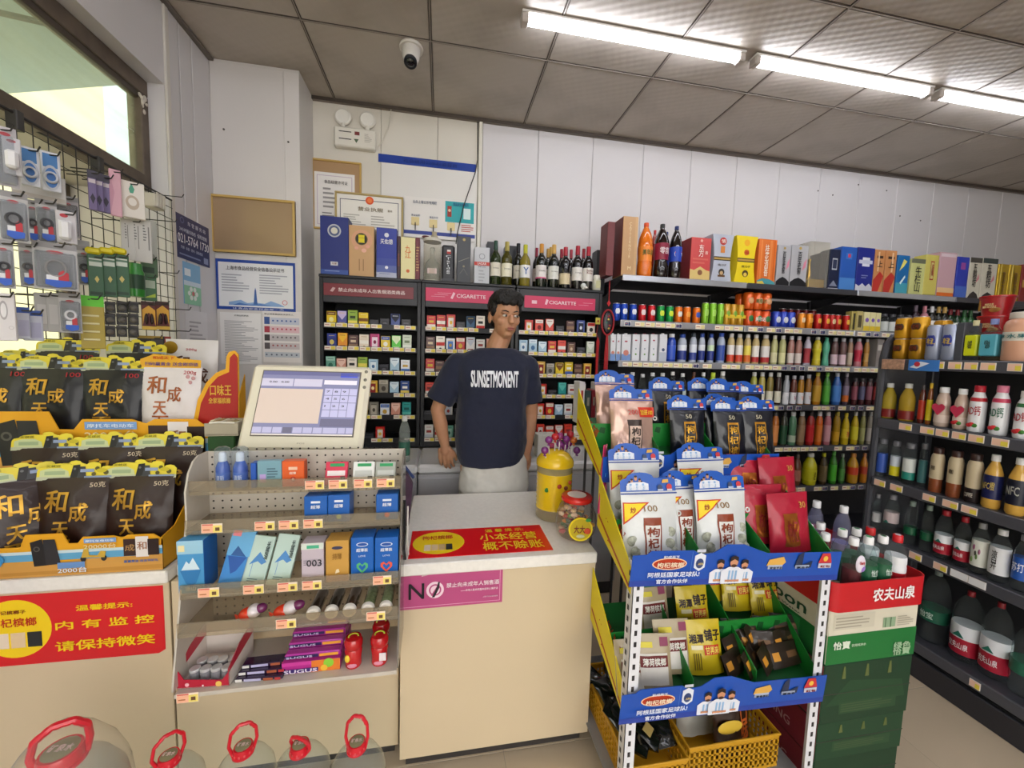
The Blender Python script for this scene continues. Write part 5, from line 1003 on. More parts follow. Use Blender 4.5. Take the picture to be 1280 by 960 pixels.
# ================================================================ TALL DRINKS GONDOLA ON THE AISLE (its shelves face the till)
GX=2.25
gz=[1.52,1.213,.902,.605,.175]
gy0,gy1=.55,1.66
gd=mat('#3f4047',.38);gdd=mat('#26262a',.6)
t=thing('drinks_gondola','tall dark grey gondola of drinks shelves standing across the aisle','shelves',T3(GX,gy0,0));L=gy1-gy0;gond=t
MB().box(.34,.37,0,L,.1,1.56,gdd).build('back_panel',t)
for k,z in enumerate(gz):
    d=.34 if k<4 else .36;f0=0 if k<4 else-.0
    s=MB().box(.004,d,0,L,z-.03,z,gd,.003).build('shelf',t)
    MB().box(-.004,.004,0,L,z-.048,z+.002,mat('#55565e',.3,metal=.2),.003).build('edge_strip',s)
    px={0:[(1160,1181),(1184,1203),(1204,1223),(1224,1246),(1258,1279)],1:[(1094,1111),(1131,1149),(1158,1178),(1178,1197),(1199,1219),(1220,1243),(1250,1275)],2:[(1091,1107),(1107,1123),(1128,1146),(1171,1190),(1197,1220),(1222,1246)],3:[(1162,1181),(1195,1216),(1218,1245),(1243,1270)],4:[(1262,1280)]}[k]
    for j,(a,b_)in enumerate(px):
        c=aX((a+b_)/2,470,GX).y;dpt=zdep(Vector((GX,c,z)));w=abs(aX(a,500,GX).y-aX(b_,500,GX).y)*.9
        if not(gy0+.03<c<gy1-.02):continue
        plain=(k==3 and j>=2)
        MB().box(-.001,.001,-w/2,w/2,-.016,.016,'#e8e4e0').box(-.0018,-.001,-w/2+.002,w/2-.002,-.014,.014,'#e9eaec' if plain else '#f2c8b0').box(-.0024,-.0018,-w/2+.002,-w*.05,-.013,.006,'#e9eaec' if plain else '#ecd850').build('price_tag',s,T3(-.0062,c-gy0,z-.022)@Matrix.Identity(4))
MB().box(.02,.36,0,L,0,.11,gdd,.004).build('plinth',t)
MB().box(.0,.02,0,L,0,.105,mat('#2f2f35',.4),.004).build('kick_board',t)
for y in(0,L):MB().box(.30,.37,y-.02,y+.02,0,1.6,gd,.004).build('upright',t)
ef=MB();ef.tube([(.02,L+.02,.1),(.02,L+.02,1.0),(.02,L+.02,1.52),(.035,L+.02,1.60),(.07,L+.02,1.635),(.12,L+.02,1.64),(.30,L+.02,1.64)],.016,gd,8);ef.build('end_frame',t,smooth=True)
MB().box(.03,.34,L+.012,L+.02,.12,1.60,clear('#8a8a90',dens=.35),0).build('end_panel',t)
def gput(x0,x1,yt,zs,back=.0,X=None):
    X=X or GX+.05;cx=(x0+x1)/2
    a=aX(cx,yt+20,X);h=aX(cx,yt,X).z-zs;r=(x1-x0)/2*zdep(a)/F*hcos(a)*.93
    up=[q for q in gz if q>zs+.1]
    if up:h=min(h,min(up)-.045-zs)
    r=min(r,.08)
    return[X+back,a.y,zs+.0005],math.floor(r*1000)/1000,h
GL={}
def gk(row,P,r):
    ly=GL.get(row,99)
    if P[1]+r>ly-.001:P[1]=ly-.001-r
    GL[row]=P[1]-r;return P
RG=-math.pi/2
def grow(row,zs,items,where):
    for i,it in enumerate(items):
        kind,x0,x1,yt,body,cap,labs,desc=it[:8];tx=it[8]if len(it)>8 else None;back=it[9]if len(it)>9 else 0
        back=back or{4:.05}.get(gz.index(zs),0);P,r,h=gput(x0,x1,yt,zs,0,GX+.05+back);P=gk((row,back),P,r);P[0]=max(P[0],GX+.008+r)
        bottle('drink_bottle' if kind!='bigwater' else 'large_water_bottle','%s, on the %s gondola shelf'%(desc,where),'bottle',kind,P,r,h,body if not isinstance(body,str)else mat(body,.1,coat=.6),cap,labs,'drinks on the gondola',n=20,text=tx,rot=RG)
for i,(x0,x1,yt,z_,nm)in enumerate([(1118,1134,426,gz[0],'lower gold can at the wall end of the gondola top shelf'),(1136,1157.5,426,gz[0],'second lower gold can on the gondola top shelf')]):
    P,r,h=gput(x0,x1,yt,z_,0,GX+.06);P=gk('g0',P,.033)
    can('gold_can',nm,P,.033,.105,'#b8861c','#4a2c10','gold cans on the gondola',rot=RG,text=('红牛','#8a2a18'))
    can('gold_can',nm.replace('lower','upper')+', stacked on another',(P[0],P[1],P[2]+.1055),.033,.105,'#d09a20','#4a2c10','gold cans on the gondola',rot=RG,text=('红牛','#8a2a18'))
P,r,h=gput(1160,1178,405,gz[0],0,GX+.16);can('gold_can','gold can behind the silver and blue cans on the gondola top shelf',(GX+.2,P[1],gz[0]+.0005),.033,.2,'#c8921c','#4a2c10','gold cans on the gondola',rot=RG)
for i,(x0,x1)in enumerate([(1160,1176),(1178,1195)]):
    P,r,h=gput(x0,x1,414,gz[0],0,GX+.05);P=gk('g0',P,.030)
    can('tall_can','tall silver can with dark blue panel, %s on the gondola top shelf'%['nearest the gold cans','nearest the grey carton'][i],P,.030,.165,'#a8b0c8','#23348c','tall silver cans',rot=RG,text=('啤酒','#d8b84a'))
P,r,h=gput(1196,1205,412,gz[0],0,GX+.05)
t=thing('dark_carton','dark grey carton standing edge-on between the tall cans and yellow-labelled bottle','box',T3(GX+.03,P[1]-.02,gz[0]+.0005));MB().box(0,.1,0,.028,0,.17,'#4a4c54',.002).build('carton_body',t);GL['g0']=P[1]-.022
for(x0,x1,yt,lc,nm,cp,tx)in[(1205,1226,401,'#d8e01c','square clear bottle with a bright yellow-green label and cream cap','#d8cfa4','乌龙茶'),(1227.5,1256,399,'#5ab0c4','square clear bottle with a wide turquoise label and blue cap','#8a9ad8','气泡水')]:
    P,r,h=gput(x0,x1,yt,gz[0],0,GX+.05);r=min(r,.045);P=gk('g0',P,r);q=r*.93;h=min(h,.185)
    t=thing('square_bottle',nm+', on the gondola top shelf','bottle',T3(*P)@RZ(RG))
    MB().box(-q,q,-q,q,0,h*.72,WATER,.008).lathe([(q*.95,h*.70),(q*.6,h*.8),(q*.38,h*.86),(q*.38,h*.9)],WATER,16).build('bottle_body',t,smooth=True,ang=30)
    MB().box(-q-.0012,q+.0012,-q-.0012,q+.0012,h*.12,h*.64,mat(lc,.35),.004).build('label',t);txt(t,tx,-q*.35,q*.35,h*.3,h*.5,'#2a3a34',y=-q-.003,bold=.02)
    MB().lathe([(q*.48,h*.87),(q*.48,h),(0,h)],cp,16).build('cap',t,smooth=True,ang=40)
P,r,h=gput(1257,1290,400,gz[0],0,GX+.05);P=gk('g0',P,.05);P[0]=GX+.06
bottle('juice_bottle','large peach-coloured bottle with a pale round-logo band on the gondola top shelf','bottle','jar',P,.05,.2,'#d8a488','#d8d0c8',[(.42,.6,'#d4d0c4')],text=[('8 水果',.47,.56,.8,'#3a7a7c')],rot=RG,n=24)
def bowl(label,x0,x1,yt,yb,X,z,green=False,tilt=0):
    c=aX((x0+x1)/2,(yt+yb)/2,X);r=(x1-x0)/2*zdep(c)/F*hcos(c);h=.085
    t=thing('noodle_bowl',label,'instant noodles',T3(X,c.y,z)@RZ(RG),'instant noodle bowls')
    MB().lathe([(0,0),(r*.72,0),(r*.95,h*.93),(r,h*.94),(r,h),(0,h)],mat('#a81c22',.3,coat=.3),28).build('bowl_body',t,smooth=True,ang=50)
    MB().lathe([(r*.97,h),(r*.97,h+.002),(0,h+.002)],'#3aa84a' if green else '#c8242a',28).build('lid',t)
    txt(t,'MARQUIS\nBEEF NOODLE',-r*.3,r*.45,h*.38,h*.62,'#f0dca0',cyl=round(r*.94,4),bold=.02);txt(t,'老坛\n酸菜',-r*.8,-r*.5,h*.25,h*.8,'#e0b04a',cyl=round(r*.94,4),bold=.02)
    MB().ell((r*.35,-r*.80,h*.28),(r*.35,r*.06,h*.13),mat('#b07a3a',.4,noise_=.4,scale=60),12,8).build('food_picture',t,smooth=True)
    return t
zb0=gz[0]+.02
r_=bowl('lower red instant noodle bowl on the gondola behind the square bottles',1219,1268,394,410,GX+.22,gz[0]+.001);
c=r_.matrix_basis.translation
t=thing('carton_riser','plain brown carton lifting the noodle bowls at the back of the gondola top','box',T3(c.x-.08,c.y-.25,gz[0]+.0005));MB().box(0,.15,0,.33,0,.118,'#8a6a4a',.003).build('carton_body',t)
r_.location.z+=.119
r2=bowl('upper red instant noodle bowl with gold lettering, topmost over the gondola',1219,1268,368,394,GX+.22,gz[0]+.001+.119+.09)
r2.location=(c.x,c.y,gz[0]+.12+.088)
r3=bowl('red and orange noodle bowl stack neighbour with green lid at the frame edge',1219,1268,394,410,GX+.22,gz[0]+.12,green=True);r3.location=(c.x,c.y-.165,gz[0]+.12)
r4=bowl('red noodle bowl on top of the green-lidded one, beside the topmost bowl',1219,1268,368,394,GX+.22,gz[0]+.21);r4.location=(c.x,c.y-.165,gz[0]+.12+.088)
grow(1,gz[1],[('fat',1101,1122,479,mat('#c8b040',.1,trans=.4,ior=1.2),'#c8c8c4',[(.05,.28,'#7a1c1c')],'cone-shaped yellow drink with dark red base, nearest the wall',None),('fat',1123,1146,479.5,mat('#c8a83c',.1,trans=.4,ior=1.2),'#c8c8c4',[(.05,.28,'#7a1c1c')],'cone-shaped yellow drink with dark red base, second from the wall',None),
  ('tea',1148,1158,481,'#5a2018','#3a3434',[(.1,.6,'#b0301c')],'dark red bottle with orange and black label'),('tea',1158.5,1167,479,'#8a4a1c','#d8b020',[(.1,.6,'#d8c41c')],'yellow-labelled brown bottle with yellow cap'),
  ('milk',1168,1190.5,484,'#c8b0a0','#e8e8ea',[(.1,.3,'#d8c4b8')],'milky drink with pink heart label, nearer the wall'),('milk',1191.5,1213,486,'#c8b0a0','#e8e8ea',[(.1,.3,'#d8c4b8')],'milky drink with pink heart label, beside the white calcium milk'),
  ('milk',1210,1237,482,'#e9eaee','#b82434',[(.66,.74,'#b8202c')],'white calcium milk bottle with red cap',[('AD钙',.36,.56,.85,'#b02838')]),('milk',1238,1266,482,'#e9eaee','#d87a94',[(.66,.74,'#c83a5c')],'white calcium milk bottle with pink cap',[('AD钙',.36,.56,.85,'#2a6a54')]),('milk',1267,1298,489,'#e9eaee','#e8e8e8',[(.66,.74,'#2a6a3c')],'white calcium milk bottle with green badge',[('AD钙',.36,.56,.85,'#b02838')])],'second')
for o in list(COL.objects):
    if o.get('label')and 'pink heart label' in o['label']:
        rr=max(v.co.x for v in o.children[0].data.vertices);hh=max(v.co.z for v in o.children[0].data.vertices)
        MB().prism([(0,-.036),(-.022,-.006),(-.023,.008),(-.012,.017),(0,.009),(.012,.017),(.023,.008),(.022,-.006)],-.003,.003,mat('#c83a58',.35),M=T3(0,-rr-.001,hh*.56)).build('heart_label',o)
    if o.get('label')and 'white calcium milk' in o['label']:
        rr=max(v.co.x for v in o.children[0].data.vertices)
        for k in range(3):MB().ell(((k-1)*.009,-rr*.97,.028+.004*(k%2)),(.010,.004,.009),['#c02a30','#d8343a','#4a8a3a'][k],10,7).build('fruit_print',o,smooth=True)
grow(2,gz[2],[('jar',1095,1111,548,WATER,'#6a6a70',[(.12,.62,'#3a5ab0')],'clear drink with a royal blue label, nearest the wall'),('jar',1112.5,1127,551,WATER,'#6a6a70',[(.12,.36,'#d8cc1c'),(.36,.62,'#c8d0dc')],'clear drink with yellow and white label'),('jar',1128,1147,553.5,WATER,'#6a6a70',[(.12,.3,'#2a8a7a'),(.3,.62,'#d8dcd8')],'clear drink with green and white label'),('jar',1148.5,1161,554,WATER,'#55555a',[(.12,.62,'#3a6a6c')],'clear drink with dim teal label'),
  ('jar',1162,1182,559,'#8a4a2c','#3a2420',[(.3,.86,'#c8b898')],'coffee milk bottle with bird emblem, first of the brown-based pair',[('咖',.5,.6,.3,'#2a1c14')]),('jar',1184,1206,563,'#8a4a2c','#3a2420',[(.3,.86,'#c8b898')],'coffee milk bottle with bird emblem, second of the brown-based pair',[('咖',.5,.6,.3,'#2a1c14')]),('jar',1207,1231,567,'#2a2022','#3a2824',[(.02,.3,'#231a1c'),(.3,.86,'#c8b898')],'coffee milk bottle with near-black base',[('COFFEE',.12,.2,.6,'#d8d0c4')]),
  ('fat',1229,1258,568,'#d8a84a','#e4e4e4',[(.18,.62,'#1f2456')],'golden juice bottle with navy label',[('NFC橙',.35,.5,.7,'#c8b060')]),('fat',1259,1290,572,'#d8a84a','#e4e4e4',[(.18,.62,'#171a2c')],'golden juice bottle with black label at the frame edge',[('NFC',.35,.5,.7,'#a8a8a0')])],'third')
grow(3,gz[3],[('water',1090,1103,617,WATER,'#8a8a90',[(.25,.5,'#c8c8c8')],'clear water bottle with pale label, nearest the wall'),('water',1104,1126,618,WATER,'#8a8a90',[(.35,.6,'#c8b8b8')],'clear water bottle with red and white label'),('water',1130,1149,626,WATER,'#8a9a90',[(.25,.42,'#1c5a3c')],'water bottle with green label, first of the green pair'),('water',1151,1170,631,WATER,'#8a9a90',[(.25,.42,'#1c5a3c')],'water bottle with green label, second of the green pair'),
  ('water',1168,1195,637,WATER,'#a01c28',[(.12,.34,'#a81c30'),(.34,.5,'#dfe2e6')],'red-and-white labelled water bottle, first of the red pair',[('农夫山泉',.2,.28,.75,'#f0e8ea')]),('water',1193,1217,645,WATER,'#a01c28',[(.12,.34,'#a81c30'),(.34,.5,'#dfe2e6')],'red-and-white labelled water bottle, second of the red pair',[('农夫山泉',.2,.28,.75,'#f0e8ea')]),
  ('water',1214,1240,653,WATER,'#8a8a8a',[(.15,.66,'#dcded4')],'clear bottle with white flower-painted label'),('water',1236,1268,661,WATER,'#d8d8da',[(.15,.66,'#e2e4e8')],'white labelled bottle of boiled water with black characters',[('凉\n白\n开',.24,.6,.28,'#15161a')]),('water',1266,1295,668,WATER,'#8a8a9a',[(.2,.6,'#2a5ab0')],'blue labelled water bottle at the frame edge',[('苏打',.35,.5,.7,'#e8ecf4')])],'fourth')
for o in list(COL.objects):
    if o.get('label')and 'flower-painted' in o['label']:
        rr=max(v.co.x for v in o.children[0].data.vertices)
        for k,(x,z,c)in enumerate([(-.01,.06,'#6a8a4a'),(.004,.075,'#5a7a40'),(.012,.10,'#a86a8a'),(-.006,.115,'#8a4a6a'),(.0,.09,'#3a3a34')]):MB().ell((x,-rr*.985,z),(.004,.003,.012),c,8,6).build('flower_print',o)
grow(4,gz[4],[('bigwater',1150,1194,712,WATER,'#7a8a84',[(.30,.47,'#1c5a44')],'five litre water bottle with green label',[('怡宝',.34,.43,.5,'#c8dcd0')]),('bigwater',1189,1236,738,WATER,'#8a1c24',[(.10,.33,'#a81c34'),(.33,.52,'#dcdfe4')],'big red and white label, water bottle beside the green one',[('农夫山泉',.18,.27,.7,'#f0e4e8')]),('bigwater',1226,1274,752,WATER,'#8a1c24',[(.10,.33,'#a81c34'),(.33,.52,'#dcdfe4')],'big red and white label, water bottle cut by frame edge',[('农夫山泉',.18,.27,.7,'#f0e4e8')]),('bigwater',1262,1320,778,WATER,'#7a8a84',[(.30,.47,'#2a6a54')],'large green labelled water bottle cut by the frame edge')],'lowest')
for o in list(COL.objects):
    if o.get('label')and('red and white label,' in o['label']or 'red-and-white' in o['label']):
        rr=max(v.co.x for v in o.children[0].data.vertices);hh=max(v.co.z for v in o.children[0].data.vertices);s=rr/.05;f=.42
        MB().prism([(-.02*s,0),(0,.024*s),(.02*s,0)],-.002,.001,'#1f6a5a',M=T3(0,-rr-.0015,hh*(.38 if hh>.25 else .38))).build('mountain_print',o)
a=aX(1116,456,GX-.012);t=thing('photo_shelf_card','small brown photo card hanging on the gondola top edge, wall end','sign',T3(GX-.012,a.y,gz[0]-.03)@RZ(RG));MB().box(-.05,.05,-.002,.002,-.02,.03,mat('#b89078',.4,noise_=.4,scale=70),.001).build('card',t)
a=aX(1155,455,GX-.012);t=thing('blue_shelf_card','small bright blue card clipped to the gondola top edge','sign',T3(GX-.014,a.y,gz[0]-.03)@RZ(RG));MB().box(-.06,.06,-.002,.002,-.022,.03,'#3a7ac8',.001).build('card',t);art(t,.12,.052,[('p',[(.05,.3),(.4,.85),(.7,.7),(.3,.2)],'#e0e8f4'),('c',.3,.6,.1,'#c03040')],y=-.0028,M=T3(-.06,0,-.022))
# ================================================================ PERFORATED SWEET RACK ON THE TILL COUNTER
grey=mat('#c6bfb4',.45,metal=.1,noise_=.04,scale=20);grey2=mat('#958f88',.45,metal=.2)
RX0,RX1=-.716,-.118
rk=thing('sweet_rack','grey perforated metal sweet rack with clear shelf lips standing at the till counter front','rack',T3(RX0,0,0));RW=RX1-RX0
zb,zt=.555,1.165;yb=1.352
MB().box(0,RW,yb-.004,yb,zb,zt,grey,.001).build('back_panel',rk)
hol=MB()
rs_=[(.24,1),(.56,1)]
for j in range(26):
    z=zb+.028+.0235*j
    for i in range(23):
        if(j%1==0):hol.lathe([(.0032,0),(.0032,.0006)],'#2a2622',6,M=T3(.014+.0255*i,yb-.0046,z)@RX(math.pi/2))
stuffpart(hol.build('perforation',rk))
yf=lambda z:1.15+(z-.55)/(1.165-.55)*.12
for s,x in((0,0),(1,RW)):
    pts=[(yb,zb),(yb,zt),(1.30,zt),(1.275,zt-.012),(1.252,zt-.04),(1.235,zt-.09),(yf(.99),.99),(yf(.75),.75),(1.15,.55),(1.15,.54)]
    MB().prismx(pts,x-.0025,x+.0025,grey if s==0 else clear('#b8b2aa',dens=.35)).build('side_panel',rk)
sh_=[(aY(480,612,1.245).z-.006,1.245,.10),(aY(480,660,1.22).z-.0,1.222,.125),(aY(480,734,1.19).z,1.19,.155),(aY(480,776,1.175).z-.003,1.172,.17),(aY(480,840,1.15).z,1.15,.20)]
lipc=clear('#e4dccc',rough=.12,dens=.16)
SHL=[]
for k,(z,y,d)in enumerate(sh_):
    z+=.018*(k<4)
    s=MB().box(.003,RW-.003,y+.004,yb-.004,z-.003,z,grey if k==4 else lipc,0).build('shelf',rk)
    MB().box(.003,RW-.003,y,y+.004,z-.012,z+(.030 if k<4 else .0),lipc if k<4 else grey,.0008).build('front_lip',s)
    SHL.append((z+.0005,y,s))
rt=MB();rt.box(0,.054,-.0012,0,0,.027,'#f4e2d0').box(.001,.030,-.0017,-.0012,.001,.021,'#f4b898').box(.030,.053,-.0017,-.0012,.001,.022,'#f0dc78').box(.002,.03,-.0017,-.0012,.022,.026,'#d86a5a').box(.036,.047,-.0021,-.0017,.006,.016,'#6a4a30').box(.005,.022,-.0021,-.0017,.008,.011,'#b0683c')
rtag=rt.mesh('price_tag')
def rtags(k,xs,up=0):
    z,y,s=SHL[k]
    for x in xs:
        p=aY(x,650,y);ob('price_tag',rtag,s,T3(p.x-RX0-.027,y-.0012,z-.008+up))
rtags(0,[394,423,454,482],.004);rtags(1,[265,331,361,391.5],0);rtags(2,[258,315,358,389,478]);rtags(3,[355.5,470]);rtags(4,[226],-.016)
def rbox(name,label,cat,x0,x1,yt,k,col,items=(),texts=(),depth=.03,back=.012,tilt=0,grp=None,hmul=1,side=None):
    z,y,s=SHL[k];Y=y+.004+back
    a,b_=aY(x0,yt+15,Y).x,aY(x1,yt+15,Y).x;W=b_-a;H=(aY((x0+x1)/2,yt,Y).z-z)*hmul
    t=thing(name,label,cat,T3(a,Y,z)@RX(-tilt),grp)
    mb=MB().box(0,W,0,depth,0,H,mat(col,.35),.0015)
    if side:mb.box(W,W+.0004,.001,depth-.001,.001,H-.001,side)
    mb.build('box_body',t)
    if items:art(t,W,H,items,y=-.0005)
    for(tx,p,q,r,u,c)in texts:txt(t,tx,p*W,q*W,r*H,u*H,c,y=-.003,bold=.02)
    return t,W,H
for i,(x0,x1)in enumerate([(270,290.5),(291.5,312.5)]):
    z,y,s=SHL[0];p=aY((x0+x1)/2,600,y+.04);r=(x1-x0)/2*zdep(p)/F*hcos(p)*.92;r=min(r*1.12,.0245)
    t=thing('gel_bottle',['small blue bottle with white top under a clear dome cap, nearer the snack displays','small blue bottle with white top under a clear dome cap, beside the teal card'][i],'bottle',T3(p.x,y+.035,z+.0005)@Matrix.Diagonal((1.05,1,1.15,1)),'blue dome-capped bottles')
    MB().lathe([(0,0),(r*.8,0),(r*.84,.01),(r*.84,.052),(r*.62,.064),(r*.5,.068)],mat('#1f54b4',.2,coat=.5),20).build('bottle_body',t,smooth=True);MB().lathe([(r*.48,.066),(r*.46,.088),(r*.3,.092),(0,.092)],'#e4e8ee',16).build('nozzle',t,smooth=True,ang=50)
    MB().lathe([(r*.86,.0),(r*.98,.002),(r*.98,.088),(r*.9,.101),(r*.5,.106),(0,.107)],clear('#eef4fa',dens=.06),20).build('dome_cap',t,smooth=True);lb=MB().lathe([(r*.85,.014),(r*.85,.04)],'#2a62c0',20).build('label',t,smooth=True);txt(lb,'清新',-r*.5,r*.5,.02,.034,'#dfe6f4',cyl=round(r*.9,4))
rbox('blue_tube','short blue tube lying next to the dome-capped bottles','box',313,320,579,0,'#2a5ab8',depth=.03)
rbox('flat_pack','flat teal-grey pack with small print, between the blue bottles and orange box','box',321.5,352,576,0,'#7aa4b4',[('r',.1,.35,.2,.5,'#b8a0d8'),('lines',.4,.85,.35,.75,4,'#4a6a78')],depth=.02)
rbox('small_box','orange small box with white print on the rack top shelf','box',352.5,380,576.5,0,'#e0622a',[('r',.3,.7,.66,.78,'#f0c8b0'),('c',.5,.3,.13,'#b8342a'),('c',.5,.3,.06,'#f0d0c0')],[('超薄',.35,.65,.5,.6,'#f6e0d4')],side='#c8501c')
for i,(x0,x1,c1_,c2_,nm)in enumerate([(405,433,'#d83a58','#2a9a5c','pink'),(440,467,'#e4e6e4','#2a9a5c','white'),(468.5,494,'#a8aca4','#2a9a5c','grey')]):
    rbox('flat_pack','%s flat pack with green badge leaning back on the rack top shelf'%nm,'box',x0,x1,578,0,c1_,[('r',.2,.85,.78,.92,c2_),('r',.1,.9,.38,.6,'#f4e8ea' if i==0 else '#c8ccc8'),('r',.7,.92,.15,.35,'#3a3a3a')],depth=.012,tilt=.35,back=.02)
for i,(x0,x1,yt)in enumerate([(380,409,620.5),(409.8,437,619),(470,497.5,618)]):
    rbox('small_box',['blue boxed pack with white print, first of the pair on the second rack shelf','blue boxed pack with green leaf, second of the pair on the second rack shelf','blue boxed pack with red dot alone at the second rack shelf end'][i],'box',x0,x1,yt,1,'#1d5fb4',[('r',.3,.7,.74,.82,'#dfe8f4'),('c',.5,.2,.12,['#3a84d0','#a8d0a0','#d84a50'][i])],[('超薄',.3,.7,.55,.68,'#e8eef8')],depth=.06)
rbox('small_box','light blue cube box with iceberg picture at the rack end by the snacks','box',221,254,676,2,'#4a96cc',[('r',0,1,.75,1,'#9ac8e0'),('p',[(.15,.45),(.35,.62),(.45,.56),(.6,.68),(.85,.45)],'#cfe4f0'),('p',[(.1,.44),(.9,.44),(.7,.2),(.5,.12),(.3,.2)],'#2f78b4'),('r',.05,.3,.8,.92,'#e8dca8')],[('冰山',.3,.7,.06,.14,'#dfeef8')],depth=.07,back=.006,side='#1f62ac')
for i,(x0,x1,yt,col)in enumerate([(268,299,667,'#3a86cc'),(297,327,674,'#bcd4cc'),(330,359,672,'#bcd4cc')]):
    t,W,H=rbox('flat_box',['upright blue flat box with iceberg picture tilted on the third shelf','pale green flat box with blue umbrella, first of the tilted pair','pale green flat box with blue umbrella, second of the tilted pair'][i],'box',x0,x1,yt,2,col,
      [('r',0,1,.55,1,'#68aede'),('p',[(.2,.55),(.4,.72),(.6,.64),(.85,.55)],'#2a5a98'),('p',[(.1,.54),(.9,.54),(.6,.3),(.4,.25)],'#2458a8'),('r',.04,.4,.88,.98,'#e88a94')]if i==0 else[('p',[(.15,.42),(.5,.68),(.88,.5),(.7,.44),(.5,.5)],'#4a86c4'),('r',.30,.32,.2,.5,'#4a86c4'),('lines',.25,.7,.1,.18,2,'#5a7a80')],[]if i==0 else[('光\n感\n油',.72,.88,.55,.9,'#24343a')],depth=.012,back=.02,tilt=.34)
    t.matrix_basis=t.matrix_basis@RY(.16)@T3(0,0,.002)
rbox('small_box','silver-pink box with large black digits 003 on the third rack shelf','box',376.5,404.5,679,2,'#c4b8c4',[('r',0,1,.85,1,'#d4dcd4'),('r',.25,.8,.87,.95,'#4ab08a'),('lines',.1,.3,.45,.6,3,'#8a8490')],[('003',.25,.92,.44,.60,'#2a2a34')],depth=.05)
rbox('small_box','gold tall box with navy badge on the third rack shelf','box',407,436,676,2,'#c8994a',[('e',.5,.83,.24,.04,'#3a3a58'),('p',[(.4,.2),(.6,.24),(.55,.32),(.45,.3)],'#ecdcc0')],[('持薄',.3,.7,.56,.7,'#9a6f2c')],depth=.06)
for i,(x0,x1)in enumerate([(438.5,467),(468.5,497.5)]):
    rbox('small_box',['bright blue tall box with green heart outline on the third rack shelf','bright blue tall box with red heart outline at the third rack shelf end'][i],'box',x0,x1,672,2,'#1660b8',[('e',.5,.84,.26,.05,'#e0e8f4'),('e',.5,.84,.22,.035,'#1a50a8'),('p',[(.5,.16),(.25,.3),(.25,.38),(.38,.42),(.5,.36),(.62,.42),(.75,.38),(.75,.3)],['#58b878','#e0583c'][i]),('p',[(.5,.22),(.35,.31),(.35,.35),(.42,.37),(.5,.32),(.6,.37),(.65,.34),(.65,.3)],'#1660b8')],[('超薄装',.25,.75,.68,.76,'#e8eef8'),('LOVE',.35,.65,.56,.60,'#c8d8ee')],depth=.06)
for i,(x0,x1,yc)in enumerate([(300,333,748),(343,380,749)]):
    z,y,s=SHL[3];p=aY((x0+x1)/2,yc,y+.045);w_=(x1-x0)/2*zdep(p)/F*1.1
    t=thing('wrapped_sweet',['red and white wrapped sweet with purple end, alone on the fourth rack shelf','red and white wrapped sweet with purple end, touching the clear sweet tubes'][i],'sweets',T3(p.x,y+.04,z+.023)@RY(-.25),'wrapped sweets')
    MB().ell((-w_*.35,0,0),(w_*.55,.02,.018),mat('#d8381c',.15,coat=.8),14,10).build('red_half',t,smooth=True);MB().ell((w_*.12,0,.002),(w_*.45,.0215,.0195),mat('#e0d8dc',.2,coat=.6),14,10).build('white_wrapper',t,smooth=True)
    MB().ell((w_*.6,0,.004),(w_*.38,.014,.014),mat('#6a2458',.2,coat=.6),12,8).build('purple_end',t,smooth=True);MB().prism([(-w_*.85,-.003),(-w_*1.1,-.008),(-w_*1.1,.008)],-.002,.002,'#d84a30').build('wrapper_tip',t)
for i,(x,yc,c)in enumerate([(391,757,'#3a2c24'),(414,755,'#2e2620'),(436.5,754,'#4a3428'),(459.5,751,'#7a8a60'),(482,748.5,'#8a9a70')]):
    z,y,s=SHL[3];p=aY(x,yc,y+.012);r=.0195
    t=thing('sweet_tube',['brown chocolate bean tube with white cap, nearest the wrapped sweets','near-black chocolate bean tube with white cap, second in line','brown chocolate bean tube with foil top, middle of the line','green mint bean tube with white cap, fourth in line','green mint bean tube with white cap, at the rack end'][i],'sweets',T3(p.x,y+.008,z+r)@RX(-math.pi/2-0),'sweet tubes with white caps')
    MB().lathe([(r*.9,.012),(r*.93,.10),(r*.8,.112),(0,.112)],mat(c,.15,coat=.7,noise_=.4,scale=90),18).build('tube_body',t,smooth=True);MB().lathe([(0,0),(r*.9,0),(r,.003),(r,.013)],'#dcd8d2',18).build('cap',t,smooth=True,ang=50);MB().lathe([(0,-.0006),(r*.62,-.0006),(r*.62,.0005)],'#c8c4be',16).build('cap_recess',t)
z,y,s=SHL[4]
a,b_=aY(222,820,y+.03).x,aY(290,820,y+.03).x;W=b_-a
t=thing('gum_display_box','open white and red display box with rows of round silver-topped gum tubes','display box',T3(a,y+.02,z)@RZ(-.06));D=.13;H=.075
cw=mat('#d9d0c8',.5);cr_=mat('#b8203a',.4)
MB().box(0,W,0,D,0,.003,cw).box(0,W,D-.002,D,0,H+.03,cw).build('inner_card',t)
MB().prism([(0,0),(0,H*.8),(W*.14,H*.35),(W*.86,H*.25),(W,H*.6),(W,0)],0,.002,cr_).build('front_panel',t);art(t,W,H*.3,[('c',.2,.5,.04,'#e8b0b8'),('c',.8,.4,.06,'#e8c060'),('c',.5,.3,.02,'#f0d0d4')],y=-.0006)
for x in(0,W-.002):
    MB().prismx([(0,0),(0,H*.7),(D*.4,H+.01),(D,H+.03),(D,0)],x,x+.002,cw).build('side_flap',t);MB().prismx([(0,H*.55),(0,H*.7),(D*.4,H+.01),(D,H+.03),(D,H*.9)],x-.0004 if x==0 else x-.0004,x+.0024,cr_).build('red_edge',t)
